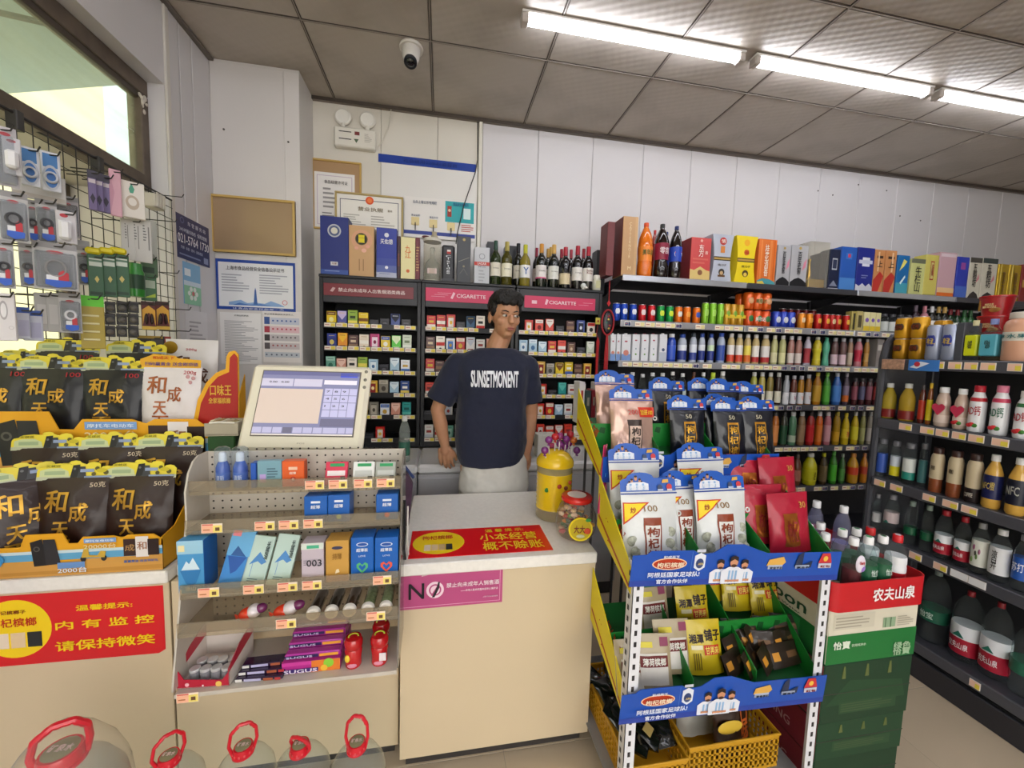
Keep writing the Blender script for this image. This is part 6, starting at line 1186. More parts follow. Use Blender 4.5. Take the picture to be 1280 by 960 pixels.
for j in range(2):
    for i in range(4):
        q=MB().lathe([(0,0),(.0135,0),(.0135,.026)],'#8a8a90',14,M=T3(.03+.0285*i,.03+.032*j,.004)).build('gum_tube',t);MB().lathe([(.014,.026),(.014,.031),(.012,.033),(0,.033)],mat('#cfd0d2',.3,metal=.4),14,M=T3(.03+.0285*i,.03+.032*j,.004)).build('silver_lid',q)
for i in range(3):
    a2=aY(292+i*2,835,y+.02).x
    t=thing('wafer_bar',['dark blue wafer bar lying lowest before the purple sweet box','dark blue wafer bar lying upon the lowest one','dark blue wafer bar, topmost of three'][i],'chocolate bar',T3(a2,y+.02+.012*i,z+.0002+.0105*i)@RZ(-.05+.03*i),'dark wafer bars');Wb=.13
    MB().box(0,Wb,0,.035,0,.010,mat('#2a1a3a',.2,coat=.5),.003).build('wrapper',t);art(t,Wb,.01,[('r',.02,.16,.1,.9,'#dcdad8'),('r',.2,.55,.15,.9,'#b8b4d8'),('r',.6,.8,.1,.9,'#a85a3a'),('r',.84,.96,.1,.9,'#b83a3a')],y=-.0003)
a,b_=aY(352,815,y+.03).x,aY(425,815,y+.03).x;W=b_-a;H=.036;D=.15
t=thing('candy_display_box','purple and orange display box of stacked fruit candy sticks in bright wrappers','display box',T3(a,y+.03,z))
MB().box(0,W,0,D,0,H,mat('#b02a88',.35),.001).build('box_body',t);art(t,W,H,[('r',.5,1,0,1,'#e07a2c'),('r',0,.5,.7,1,'#c83a9a'),('c',.8,.7,.09,'#8ac83a'),('c',.72,.3,.06,'#e8b83a'),('r',.02,.62,.08,.42,'#3a2470')],y=-.0005);txt(t,'SUGUS',W*.04,W*.6,H*.1,H*.4,'#e8dcf0',y=-.003,bold=.03)
for j in range(4):
    q=MB().box(.002,W-.002,.012+.032*j,.040+.032*j,H,H+.014+.012*j,mat('#b83aa0',.2,coat=.5),.004).build('candy_stick',t)
    MB().box(.004,W*.6,.0105+.032*j,.012+.032*j,H+.003+.012*j,H+.011+.012*j,'#2f1f58').box(W*.62,W*.95,.0105+.032*j,.012+.032*j,H+.003+.012*j,H+.011+.012*j,'#e8a03a').build('printed_band',q)
    txt(q,'SUGUS',.008,W*.5,H+.004+.012*j,H+.010+.012*j,'#d8c8f0',y=.0095+.032*j,bold=.02)
for i,(x0,x1,yy,dz)in enumerate([(428,456,0,0),(460,489,-.0,0),(462,490,.05,.02)]):
    p=aY((x0+x1)/2,810,y+.045+yy);r=.0265;hh=.085
    t=thing('gum_jar',['red gum jar with wavy lid beside the purple candy box','red gum jar with white barcode at the rack end','red gum jar behind the one at the rack end'][i],'jar',T3(p.x,y+.045+yy*1.15,z),'red gum jars')
    MB().lathe([(0,0),(r*.86,0),(r*.95,.006),(r*.9,.03),(r*.97,.052),(r*.85,.058)],mat('#c01a20',.15,coat=.7),20).build('jar_body',t,smooth=True);MB().lathe([(r*.9,.057),(r*1.03,.061),(r*1.03,.078),(r*.85,.088),(0,.09)],mat('#b8161c',.15,coat=.7),20).build('lid',t,smooth=True,ang=50)
    MB().box(r*.1,r*.85,-r*1.0,-r*.9,.02,.045,'#e8dce0',.001).build('barcode_label',t)if i else MB().ell((-r*.5,-r*.82,.035),(.008,.005,.012),'#e8c83a',10,8).build('rainbow_print',t,smooth=True)
    MB().ell((0,-r*.86,.012),(.014,.004,.007),'#d88aa0',10,8).build('flavour_print',t,smooth=True);MB().tube([(.014*math.cos(q*.5),.012*math.sin(q*.5),.0895)for q in range(8)],.0022,'#c8c83a',5).build('lid_swirl',t)
# ================================================================ CASH REGISTER SCREEN AND THE THINGS AROUND IT
cream=mat('#e6e0cc',.35)
Pm=Vector((-.5,1.50,1.27));nrm=Vector((.05,-1,0)).normalized()
bl,brr=aY(293,563,1.445),aY(451,562,1.40);W=(brr-bl).length*1.0
t=thing('register_screen','cream touch-screen cash register tilted back above the sweet rack','cash register',T3(bl.x,bl.y,bl.z)@RZ(math.atan2(brr.y-bl.y,brr.x-bl.x))@RX(math.radians(-23)))
H=.315
MB().box(0,W,0,.035,0,H,cream,.012).build('bezel',t)
MB().box(.03,W-.03,.03,.075,.03,H-.03,mat('#d6cfb8',.4),.02).build('rear_housing',t)
sx0,sx1,sz0,sz1=W*.105,W*.915,H*.17,H*.91;SWd=sx1-sx0;SHt=sz1-sz0
MB().box(sx0-.004,sx1+.004,-.0015,0,sz0-.004,sz1+.004,'#6a6258').build('screen_surround',t)
def em(c,s=.26):return mat(c,.25,emit=s)
sc=MB().box(sx0,sx1,-.003,-.0015,sz0,sz1,em('#7f80a2')).build('screen',t)
def sr(x0,x1,z0,z1,c,y=-.0034,nm='screen_panel'):return MB().box(sx0+x0*SWd,sx0+x1*SWd,y,y+.0003,sz0+z0*SHt,sz0+z1*SHt,em(c)).build(nm,sc)
sr(.0,.64,.18,.72,'#c9b8ae');sr(0,.32,.76,.88,'#c0bcd0');sr(.33,.62,.76,.88,'#c0bcd0');sr(.64,.98,.80,.87,'#d8d4e0');sr(0,1,.94,1,'#6a6a90');sr(.80,.98,.92,.99,'#4a58c8');sr(.66,1,.135,.255,'#6c6a84');sr(0,1,.0,.02,'#d8d0c8')
for r_i in range(4):
    for c_i in range(4):
        if c_i==3 and r_i==3:continue
        sr(.66+.085*c_i,.738+.085*c_i,.63-.115*r_i+(-.115 if(c_i==3 and r_i==2)else 0),.735-.115*r_i,'#b6b4d4',nm='keypad_button')
for c_i,(p,q)in enumerate([(0,.09),(.1,.19),(.2,.29),(.3,.39),(.4,.49),(.5,.59),(.6,.69),(.7,.84),(.85,.92),(.93,1)]):sr(p,q,.035,.12,'#6c6a80' if c_i==3 else '#b0aecc',nm='menu_button')
txt(sc,'0.00   0.00',sx0+.08*SWd,sx0+.28*SWd,sz0+.81*SHt,sz0+.84*SHt,'#3a3a50',y=-.0042);txt(sc,'7  8  9',sx0+.68*SWd,sx0+.88*SWd,sz0+.67*SHt,sz0+.70*SHt,'#3a3a50',y=-.0042);txt(sc,'4  5  6',sx0+.68*SWd,sx0+.88*SWd,sz0+.555*SHt,sz0+.585*SHt,'#3a3a50',y=-.0042);txt(sc,'1  2  3',sx0+.68*SWd,sx0+.88*SWd,sz0+.44*SHt,sz0+.47*SHt,'#3a3a50',y=-.0042)
for z_ in(.93,.83,.74):MB().lathe([(.006,0),(.006,.002),(.003,.003)],mat('#8a867a',.3,metal=.7),14,M=T3(W*.965,0,H*z_)@RX(math.pi/2)).build('bezel_button',t,smooth=True)
txt(t,'POS',W*.48,W*.54,H*.075,H*.09,'#a8a290',y=-.001)
p=(bl+brr)/2
MB().tube([(W*.5,.05,.08),(W*.5,.09,-.02),(W*.5,.10,-.10)],[.035,.035,.04],cream,14).build('stand_neck',t,smooth=True)
st=thing('screen_pedestal','cream round foot carrying the cash register screen on the till counter','stand',T3(p.x+.01,1.62,.7802));MB().lathe([(.12,0),(.12,.012),(.06,.03),(.045,.05)],cream,28).build('foot',st,smooth=True);MB().lathe([(.035,.05),(.035,.40)],cream,16).build('column',st,smooth=True)
MB().box(-.11,.11,-.02,.10,.29,.325,cream,.008).build('support_plate',st)
t=thing('note_tray','cream plastic tray edge with a folded note beside the register screen','tray',T3(-.345,1.38,1.0402));MB().box(0,.13,0,.09,0,.022,'#dccf9c',.006).build('tray_body',t);MB().box(-.08,.02,.02,.08,.022,.03,'#3a4a78',.003).build('blue_card',t);MB().box(.12,.19,.03,.08,.0,.004,'#dad6d0').build('paper',t)
q=thing('tray_riser','dim grey plastic organiser under the register screen carrying small papers','organiser',T3(-.70,1.362,.7802));MB().box(0,.27,0,.085,0,.257,mat('#8a867e',.5),.006).build('organiser_body',q);
a=aY(345,572,1.45);MB().box(.10,.22,.01,.06,.257,.272,mat('#4a5a3a',.6,noise_=.5,scale=60),.004).build('green_packet',q);MB().box(.02,.06,.02,.07,.257,.285,'#6a8a8c',.004).build('glass_block',q);MB().lathe([(.03,.257),(.035,.262),(.02,.266)],'#b8b4ac',18,M=T3(.235,.045,0)).build('saucer',q)
t=thing('flat_tray_rest','grey steel box behind the screen that the cream tray rests on','box',T3(-.42,1.375,.7802));MB().box(0,.26,0,.11,0,.2595,mat('#77777c',.5),.004).build('box_body',t)
a=aY(492,570,1.55)
t=thing('zip_pouch','small purple and navy zip pouch leaning beside the register papers','pouch',T3(a.x-.045,1.60,.7802));MB().prism([(-.05,0),(.10,0),(.115,.17),(.07,.26),(-.0,.28),(-.03,.10)],0,.03,mat('#4a3048',.5,noise_=.5,scale=25)).build('pouch_body',t);MB().tube([(-.0,.015,.285),(.05,.0,.295),(.118,.0,.20)],.006,'#2a3a6a',6).build('zip',t)
a=aY(506,575,2.27)
bottle('water_bottle','small clear bottle with pale cap and teal label on the back counter behind the screen','bottle','water',(aY(505.5,575,2.27).x,2.27,.8605),.031,aY(505.5,520,2.27).z-.86,clear('#dfe6e2',dens=.2),'#d8dad6',[(.15,.45,'#3a6a58')])
tagp(MB().tube([(-.113,1.33,.785),(-.114,1.29,.84),(-.112,1.30,.93),(-.114,1.31,1.0)],.004,'#1c1c20',6).tube([(-.105,1.36,.785),(-.106,1.32,.86),(-.106,1.33,.97)],.003,'#e4e0da',6).build('data_cables'),'black and white cables hanging in the gap between sweet rack and pay counter','cable',kind='thing')
a,b_=aY(672,560,2.28).x,aY(692,560,2.28).x
t=thing('tissue_box','small white carton at the back counter end by the lollipop jar','box',T3(a,2.28,.8605));MB().box(0,b_-a+.02,0,.10,0,aY(680,544,2.28).z-.86,'#dedad2',.003).build('carton_body',t)
# ================================================================ SNACK POUCHES
def pouch_mesh(w,h,d,m,name='pouch_body',seed=0,top=.06,nx=14,nz=18,wr=.35):
    rnd=random.Random(seed);ph=[rnd.uniform(0,6.28)for _ in range(8)];vs=[];fs=[]
    def th(u,v):
        e=(1-abs(2*u-1)**3.2);f=min(1,(1-v)/.35)**.6 if v>.65 else 1;b=1-.25*(1-v)
        g=.55+.45*min(1,(1-v)*1.6)
        return d/2*e*f*g*b+.0012
    def wob(u,v,s):return wr*d*.16*(math.sin(9*u+ph[0]+s)*math.sin(7*v+ph[1])+.7*math.sin(17*u*v+ph[2])*math.cos(12*v+ph[3]+s)+.5*math.sin(23*(u+v)+ph[4])*(1-v*.5))*(1-abs(2*u-1)**4)*(1-v**4)
    for side in(0,1):
        for j in range(nz+1):
            v=j/nz
            for i in range(nx+1):
                u=i/nx;taper=1-.05*v*(1-v)*1.5-.02*math.sin(v*3.1);x=(u-.5)*w*taper;t=th(u,v)+wob(u,v,side*2)
                y=(-max(t,.0008)if side==0 else max(t,.0008));vs.append((x,y,v*h))
    K=(nx+1)*(nz+1)
    for j in range(nz):
        for i in range(nx):
            a=j*(nx+1)+i;fs.append((a,a+1,a+nx+2,a+nx+1));fs.append((K+a,K+a+nx+1,K+a+nx+2,K+a+1))
    for j in range(nz):
        a=j*(nx+1);fs.append((a,a+nx+1,K+a+nx+1,K+a));a+=nx;fs.append((a,K+a,K+a+nx+1,a+nx+1))
    for i in range(nx):fs.append((i,K+i,K+i+1,i+1));a=nz*(nx+1)+i;fs.append((a,a+1,K+a+1,K+a))
    mb=MB();mb.add(vs,fs,m);me=mb.mesh(name,True,60);return me
def yfront(me,x,z):
    """front surface of a pouch at x,z (nearest vertex)"""
    best=None
    for v in me.vertices:
        if v.co.y<0:
            q=(v.co.x-x)**2+(v.co.z-z)**2
            if best is None or q<best[0]:best=(q,v.co.y)
    return best[1]
def lap(o,target,off=.0012):
    """printed layer hugging the pouch surface"""
    LAP[o]=(target,off+.0006);return o
def yellow_header(t,w,z0,fade=False):
    """cardboard header with a scalloped top: yellow clouds, a black handset and scooter pictures"""
    hh=w*.27;pts=[(-w/2,0),(w/2,0),(w/2,hh*.55)]
    for cx,r,b in((.40,.09,.62),(.22,.10,.85),(-.02,.09,.95),(-.22,.20,.80),(-.42,.08,.6)):
        for q in range(5):a=math.pi*q/4;pts.append((w*cx+w*r*math.cos(a)*.9,hh*b+hh*.14*math.sin(a)))
    pts.append((-w/2,hh*.5));c=MB().prism(pts,-.0015,0,mat('#e3d23c' if not fade else '#d8cc4a',.4)).build('header_card',t,T3(0,0,z0)@RX(-.08))
    it=[('r',.0,1,.0,.2,'#b9bda4'),('p',[(.04,.2),(.04,.55),(.14,.66),(.3,.68),(.4,.5),(.42,.2)],'#c6cf9c'),('p',[(.1,.3),(.1,.5),(.36,.52),(.36,.3)],'#9db088'),('p',[(.43,.12),(.46,.82),(.55,.86),(.55,.14)],'#1d1d1f'),('p',[(.52,.1),(.55,.74),(.62,.74),(.64,.12)],'#3a3b40'),('c',.485,.62,.018,'#6a6a6a'),('r',.56,.74,.42,.6,'#8f9fbe'),
          ('c',.78,.62,.03,'#5a5420'),('c',.9,.38,.035,'#5a5420'),('c',.74,.3,.03,'#5a5420'),('e',.84,.5,.07,.12,'#c8b828'),('r',.62,.98,.1,.2,'#8a9ab4')]
    art(c,w,hh,it,y=-.0021,M=T3(-w/2,0,0))
    txt(c,'买就送',-w*.38,-w*.2,hh*.72,hh*.86,'#8a8420',y=-.0032)
    return c,hh
def hcty(t,body,w,h,col,sub,subcol,big='#c99a3a'):
    gold=mat(big,.3,metal=.55)if big!='#a8603a' else mat(big,.4,metal=.3)
    for s,x0,x1,z0,z1 in(('和',-.34,-.03,.62,.86),('成',.01,.23,.51,.71),('天',-.2,-.0,.33,.51),('下',-.22,.03,.13,.31)):
        if z1>.03:
            o=txt(t,s,w*x0,w*x1,h*max(z0,.01),h*z1,gold,y=-.08,bold=.035);lap(o,body)
    o=txt(t,sub,w*.22,w*.42,h*.88,h*.945,subcol,y=-.08);lap(o,body)
PROTO={}
def gold_pouch(kind,label,P,rz=0,tilt=-.10,lean=0,group='betel nut pouches on the snack counter'):
    """kind: brown / black / white"""
    M=T3(*P)@RZ(rz)@RX(tilt)
    if kind in PROTO:return tagp(copy_tree(PROTO[kind],M),label,'snack bag',group)
    t=thing('betel_nut_pouch',label,'snack bag',M,group)
    w,h,d=(.203,.275,.055)if kind=='brown' else(.205,.25,.055)if kind=='black' else(.21,.265,.055)
    col={'brown':'#2a1712','black':'#15161c','white':'#dcd6d6'}[kind]
    me=pouch_mesh(w,h,d,mat(col,.4,coat=.12,bump=.15,scale=14),seed={'brown':1,'black':2,'white':3}[kind],wr=.6);b=ob('pouch_body',me,t)
    if kind=='white':
        hcty(t,b,w,h,'','200g','#b02a34','#a8603a')
        c=MB().prism([(-w*.5,0),(w*.48,0),(w*.48,.03),(w*.1,.036),(w*.05,.045),(-w*.3,.05),(-w*.36,.042),(-w*.5,.03)],-.0015,0,'#e0a82a').build('header_card',t,T3(0,-.002,h*.985)@RX(-.05));txt(c,'扫码赢黄金 送金刚项链',-w*.42,w*.44,.006,.020,'#4a3a8a',y=-.0025);txt(c,'和成天下',-w*.3,w*.05,.03,.042,'#c83a1c',y=-.0025)
        for k,(x,z)in enumerate([(.30,.86),(.38,.84),(.34,.78)]):o=MB().ell((w*x,0,h*z),(w*.035,.001,w*.035),'#c8989a',12,6).build('stamp_print',t);o.location.y=yfront(me,w*x,h*z)-.001
    else:
        hcty(t,b,w,h,'','50克' if kind=='brown' else '100','#c8b8a0' if kind=='brown' else '#a8202c');yellow_header(t,w*1.02,h*.97)
    PROTO[kind]=t;return t
def snack_tray(label,x0,x1,yf,yb_,z0,h,dz,fl=0):
    t=thing('snack_display_tray',label,'display tray',T3(x0,yf,z0));W=x1-x0;D=yb_-yf;yel=mat('#e3a41c',.45)
    pts=[(0,0),(W,0),(W,h*.85),(W*.95,h),(W*.80,h),(W*.77,h*.93),(W*.72,h),(W*.55,h),(W*.52,h*.84),(W*.47,h*.84),(W*.44,h*1.12),(W*.24,h*1.12),(W*.21,h*.8),(0,h*.8)]
    fp=MB().prism(pts,0,.003,yel).build('front_panel',t)
    art(fp,W,h,[('r',0,1,.42,.62,'#5ea3cc'),('r',0,1,.60,.68,'#c8dce4'),('p',[(0,.0),(1,.0),(1,.45),(.8,.40),(.6,.42),(.4,.36),(.2,.40),(0,.42)],'#cf9a4a'),('p',[(0,.06),(1,.04),(1,.16),(0,.14)],'#c08a3a'),
        ('p',[(.28,.28),(.265,.92),(.33,1.0),(.36,.3)],'#1c1b1d'),('p',[(.345,.3),(.335,.98),(.40,.98),(.425,.32)],'#2a2a2e'),('e',.30,.74,.018,.07,'#55524c'),('e',.30,.74,.010,.04,'#1c1b1d'),
        ('e',.55,.42,.016,.08,'#2a2826'),('e',.665,.42,.016,.08,'#2a2826'),('p',[(.54,.46),(.56,.74),(.58,.74),(.585,.52),(.63,.5),(.65,.62),(.68,.6),(.67,.44)],'#c8a43a'),
        ('r',.56,.74,.84,.96,'#7aa0d4'),('r',.78,.855,.44,.9,'#3a2420'),('r',.85,.925,.40,.96,'#e4dedc'),('r',.92,.985,.44,.88,'#2a1a18'),
        ('r',.41,.56,.2,.36,'#6a94cc'),('p',[(-.0,.32),(0,.62),(.04,.70),(.11,.66),(.13,.5),(.11,.34),(.05,.26)],'#3f93cc')],y=-.0006)
    for s,a,b_,c,d,col in(('20000台',.56,.74,.68,.82,'#e8d8a8'),('2000台',.41,.57,.08,.22,'#e8ecf4'),('摩托车电动车',.57,.73,.87,.93,'#e8f0fa'),('1亿',.01,.10,.38,.60,'#f0f4fa'),('喜赢黄金 送吉祥好礼',.78,.98,.26,.33,'#4a6ab0'),('和',.86,.915,.6,.82,'#a06a4a'),('成',.79,.845,.58,.76,'#b8905a')):txt(fp,s,a*W,b_*W,c*h,d*h,col,y=-.0045)
    MB().box(0,W,.003,D,0,.004+fl,'#caa04a').build('tray_floor',t)
    MB().prismx([(0,0),(0,h*.9),(D*.3,h*1.0),(D*.75,dz+h*.8),(D,dz+h*1.3),(D,0)],W-.003,W,yel).build('side_panel',t)
    MB().prismx([(0,0),(0,h*.9),(D*.3,h*1.0),(D*.75,dz+h*.8),(D,dz+h*1.3),(D,0)],0,.003,yel).build('side_panel',t)
    return t
xl,xr=LX+.012,-.862;xw=LX-.36
tr1=snack_tray('lower yellow cardboard tray of brown betel nut pouches at the counter edge',xl,xr,1.368,1.575,.781,.118,.10)
t=thing('display_riser','plain cardboard riser box behind the lower pouches holding the upper tray','box',T3(xl,1.58,.781));MB().box(0,xr-xl,0,.30,0,.222,mat('#b89a68',.6),.002).build('carton_body',t)
tr2=snack_tray('upper yellow cardboard tray of black and white pouches on the riser box',xw,xr+.03,1.585,1.86,1.004,.222,.08,.136)
yv=lambda x,y,Y:aY(x,y,Y)
i=0
for x,lab in((-8,'brown gold-lettered pouch cut by the frame edge in the lower front row'),(89,'brown gold-lettered pouch in the middle of the lower front row'),(171,'brown gold-lettered pouch at the rack end of the lower front row')):
    P=aY(x,660,1.425);gold_pouch('brown',lab,(max(P.x,-1.258),1.425-.005*(i==0),.788),rz=[.72,.02,-.02][i],tilt=-.10);i+=1
for x,lab in((44,'brown pouch in the lower rear row, header showing above the frame-edge gap'),(128,'brown pouch in the lower rear row behind the middle front pouch'),(199,'brown pouch in the lower rear row at the rack end')):
    P=aY(x,556,1.525);gold_pouch('brown',lab,(P.x+.022,1.525,.788+.075),rz=.02,tilt=-.07)
for k,(x,rz)in enumerate(((-8,0),(62,.03),(138,-.02))):
    P=aY(x,490,1.655);gold_pouch('black',['black gold-lettered pouch cut by the frame edge on the upper tray','black pouch with dim gold lettering, second along the upper tray','black pouch with bright gold lettering beside the white pouch'][k],(P.x,1.655,1.146),rz=rz,tilt=-.08)
P=aY(207,490,1.65);gold_pouch('white','white pouch with bronze lettering and orange header on the upper tray',(P.x+.01,1.65,1.146),rz=-.05,tilt=-.08)
for k,x in enumerate((82,168)):
    P=aY(x,430,1.79);gold_pouch('black',['black pouch in the upper rear row, only its yellow header showing, nearer the frame edge','black pouch in the upper rear row behind the bright-lettered one'][k],(P.x,1.79,1.146+.06),tilt=-.04)
t=thing('rear_pouch_row','dim black pouch strip with faded yellow header behind the far corner of the upper row','snack bag',T3(aY(28,430,1.80).x,1.80,1.19));ob('pouch_body',pouch_mesh(.16,.23,.04,mat('#1a1a1e',.4),seed=9),t);yellow_header(t,.16,.224,True)
P=aY(258,480,1.98)
t=thing('betel_nut_pouch','white pouch with brown lettering and gold medal standing behind the red cut-out board','snack bag',T3(P.x,1.88,1.225)@RZ(.1)@RX(-.05),'betel nut pouches on the snack counter')
wme=pouch_mesh(.19,.29,.05,mat('#dcd8d4',.35,coat=.3),seed=5);b=ob('pouch_body',wme,t)
for s,x0,x1,z0,z1 in(('和',-.30,-.02,.52,.76),('成',.04,.32,.36,.58),('天',-.16,.08,.16,.36)):o=txt(t,s,.19*x0,.19*x1,.29*z0,.29*z1,'#5a3424',y=-.08,bold=.03);lap(o,b)
MB().lathe([(.026,0),(.024,.002)],mat('#a8862c',.3,metal=.6),20,M=T3(-.075,yfront(wme,-.07,.25)-.003,.255)@RX(math.pi/2)).build('gold_medal',t);o=txt(t,'200g',-.02,.02,.24,.252,'#b02a34',y=-.08);lap(o,b)
tb=thing('pouch_stand','small white cardboard stand under the loose white pouch','stand',T3(P.x,1.88,.781));MB().box(-.07,.07,-.03,.05,0,.443,'#c9b88a',.003).build('carton_body',tb)
Yb=1.62;t=thing('cutout_board','red cut-out advertising board with yellow edge and gold lettering beside the register','sign',T3(0,Yb,0))
ol=[(283,446),(286,440),(293,438),(298,443),(299,500),(299,570),(240,600),(241,530),(247,500),(258,478),(270,466),(282,461)]
pt=[(aY(x,y,Yb).x,aY(x,y,Yb).z)for x,y in ol];MB().prism(pt,0,.004,mat('#e0a41c',.4)).build('yellow_backing',t)
ol=[(288,447),(293,442),(297,447),(298,500),(298,566),(246,592),(247,532),(252,504),(262,483),(273,471),(287,465)]
pt=[(aY(x,y,Yb).x,aY(x,y,Yb).z)for x,y in ol];fb=MB().prism(pt,-.004,0,mat('#a8201c',.4)).build('red_panel',t)
def wtx(s,x0,y0,x1,y1,col):a=aY(x0,y1,Yb);c=aY(x1,y0,Yb);txt(t,s,a.x,c.x,a.z,c.z,col,y=-.006,bold=.04)
wtx('口味王',264,481,290,494,'#d8a83c');wtx('全家福槟榔',262,497,289,504,'#d8a83c')
a,b_=aY(248,560,1.50),aY(297,560,1.50)
t=thing('green_carton','dark green carton under the card basket between the snacks and the register','box',T3(-.795,1.50,.7802));MB().box(0,.085,0,.10,0,.40,mat('#1d4a1c',.5,noise_=.2,scale=12),.003).build('carton_body',t)
t=thing('card_basket','grey wire basket holding cream cards on the green carton','basket',T3(-.80,1.495,1.1812)@RZ(.06)@Matrix.Diagonal((.78,.9,.9,1)));
MB().box(0,.13,0,.09,0,.01,'#8a8272',.003).box(0,.13,0,.003,0,.05,mat('#a8a08c',.4,metal=.3)).box(0,.13,.087,.09,0,.055,mat('#a8a08c',.4)).build('basket_body',t)
for k in range(6):MB().box(.01+.018*k,.022+.018*k,.01,.08,.012,.062,['#d8ccb0','#b8a878','#e0dcc8'][k%3],.002,M=T3(.0,0,0)@RY(.12)).build('card',t)
MB().tube([(.02,.0,.052),(.06,-.004,.055),(.12,-.004,.052)],.004,'#dcd8cc',6).build('rim',t)
# ================================================================ PEG GRID WITH ACCESSORIES ON THE WINDOW WALL
GXw=LX+.02
t=thing('wire_grid','black wire grid hung across the lower window, carrying packaged accessories','display grid',T3(GXw,0,0));g=MB()
for k in range(27):y=.93+.0515*k;g.tube([(0,y,1.50),(0,y,2.20)],.0017,'#2a2828',5)
for k in range(13):z=1.50+.055*k;g.tube([(.003,.93,z),(.003,2.27,z)],.0017,'#2a2828',5)
stuffpart(g.build('grid_wires',t))
MB().tube([(.0,.93,2.20),(0,2.27,2.20)],.005,'#2a2828',6).build('top_bar',t)
for y in(1.55,1.85):MB().box(-.02,.012,y-.012,y+.012,2.15,2.21,'#3a3836',.002).build('hanger_clip',t)
for y in(1.3,1.75,2.2):MB().tube([(-.02,y,2.20),(-.118,y,2.24)],.004,'#2a2828',6).build('support_hook',t)
def hookat(y,z,L_=.14):
    return MB().tube([(.004,y-.0,z+.0),(L_,y,z-.002),(L_+.008,y,z+.012)],.0022,'#35332f',6).build('peg_hook',t)
def hang(name,label,cat,x0,y0,x1,y1,X,col,items=(),yaw=-.9,th=.012,grp=None,pouchy=False,body=None,texts=(),hook=True,hole=True):
    """pack hanging from a peg; face turned towards the aisle"""
    n=Vector((math.cos(yaw+.0),math.sin(yaw),0));C=aX((x0+x1)/2,(y0+y1)/2,X)
    M,W,H=frame(x0,y0,x1,y1,C,n);o=thing(name,label,cat,M,grp)
    m=mat(col,.35)if isinstance(col,str)else col
    if pouchy:MB().box(0,W,0,.0015,0,H,m,0).build('backing_card',o);MB().box(W*.04,W*.96,-th,0,H*.03,H*.8,clear('#dfe2e6',dens=.2),.004).build('clear_bag',o)
    else:MB().box(0,W,0,th,0,H,m,.002).build('pack_body',o)
    if items:art(o,W,H,items,y=-.0006)
    for(s,a,b_,c,d,cc)in texts:txt(o,s,a*W,b_*W,c*H,d*H,cc,y=-.0035 if not pouchy else-th-.001)
    if hook:
        c=M@Vector((W/2,0,H-.008));hookat(c.y,c.z,c.x-GXw+.02)
    return o,W,H,M
gb='#b8b6b6'
def cable(o,W,H,cx,cz,r,col,th=.016,n=3):
    for k in range(n):MB().tube([(W*cx+r*(1-.09*k)*math.cos(a*.3927),-.006-.003*k,H*cz+r*(1.15-.09*k)*math.sin(a*.3927))for a in range(16)],.0028,col,6,closed=True).build('cable_coil',o,smooth=True)
def ctagp(o,W,H,z=.08):art(o,W,H,[('p',[(.25,z+.02),(.25,z+.12),(.75,z+.14),(.85,z+.1),(.82,z),(.5,z-.04)],'#2a5ac0'),('p',[(.55,z+.12),(.55,z+.28),(.66,z+.34),(.78,z+.28),(.78,z+.12)],'#b82a34'),('r',.28,.54,z+.12,z+.22,'#dfe0e4')],y=-.0135)
def cpack(label,x0,y0,x1,y1,X,yaw=-.9,col=gb,coil='#2c2c30',red=True,cz=.45):
    o,W,H,M=hang('cable_pack',label,'cable pack',x0,y0,x1,y1,X,col,[('r',.0,1,.88,1,'#8f8d8e'),('e',.5,.8,.2,.035,'#b8343a')]if red else[('r',0,1,.88,1,'#9a989a')],yaw,grp='hanging cable packs',pouchy=True)
    cable(o,W,H,.5,cz,min(W,H)*.27,coil);ctagp(o,W,H);return o
hang('charger_pack','white wall charger in a clear pack, topmost at the frame edge','charger pack',-14,158,22,232,GXw+.14,'#b9b4b8',[('e',.6,.88,.2,.03,'#b04048')],pouchy=True,th=.03);o=_=None
o,W,H,M=hang('charger_pack','white square plug charger pack overlapping the blue cable reels','charger pack',3,172,27,218,GXw+.17,'#c4c2c6',[('e',.5,.9,.25,.04,'#a8404a'),('r',.15,.85,.12,.62,'#dcdce0')],hook=False);MB().box(W*.15,W*.85,-.03,0,H*.12,H*.6,'#e4e4e6',.006).build('plug_body',o)
for k,(x0,y0,x1,y1)in enumerate([(25,184,50,232),(51,190,76,239)]):
    o,W,H,M=hang('earphone_pack',['white oval pack with blue insert and coiled cord, nearer the frame edge','white oval pack with blue insert and coiled cord, next to the empty wires'][k],'earphone pack',x0,y0,x1,y1,GXw+.13,'#d0d2d8',[('p',[(.12,.6),(.12,.94),(.85,.94),(.85,.6)],'#3f78b4'),('e',.5,.34,.44,.32,'#b8bcc6'),('e',.5,.34,.33,.25,'#3f74b8')],grp='oval earphone packs')
    cable(o,W,H,.5,.34,W*.33,'#c8ccd4',n=2)
hang('charger_pack','long white card pack hanging lowest under the blue oval packs','charger pack',14,216,82,250,GXw+.08,'#c9c6c4',[('r',.02,.98,.04,.2,'#b8b0a8')],hook=False)
cpack('black cable coil pack in the second row at the frame edge',-2,240,36,302,GXw+.15)
cpack('black cable coil pack half hidden in the second row',30,250,52,303,GXw+.10,coil='#3a3438')
cpack('grey cable pack third along the second row',45,250,72,304,GXw+.13,coil='#3c3c40')
o,W,H,M=hang('charger_pack','white plug charger in a printed pack, front of the second row','charger pack',70,264,96,304,GXw+.17,'#c8c4c8',[('e',.4,.85,.2,.06,'#b8343e'),('r',.1,.75,.08,.7,'#dedde0')]);MB().box(W*.12,W*.7,-.028,0,H*.08,H*.66,'#e2e2e4',.006).build('plug_body',o)
cpack('black headset cord pack behind the white plug charger',68,245,99,296,GXw+.06,coil='#28282c',col='#a8a0a4',cz=.5)
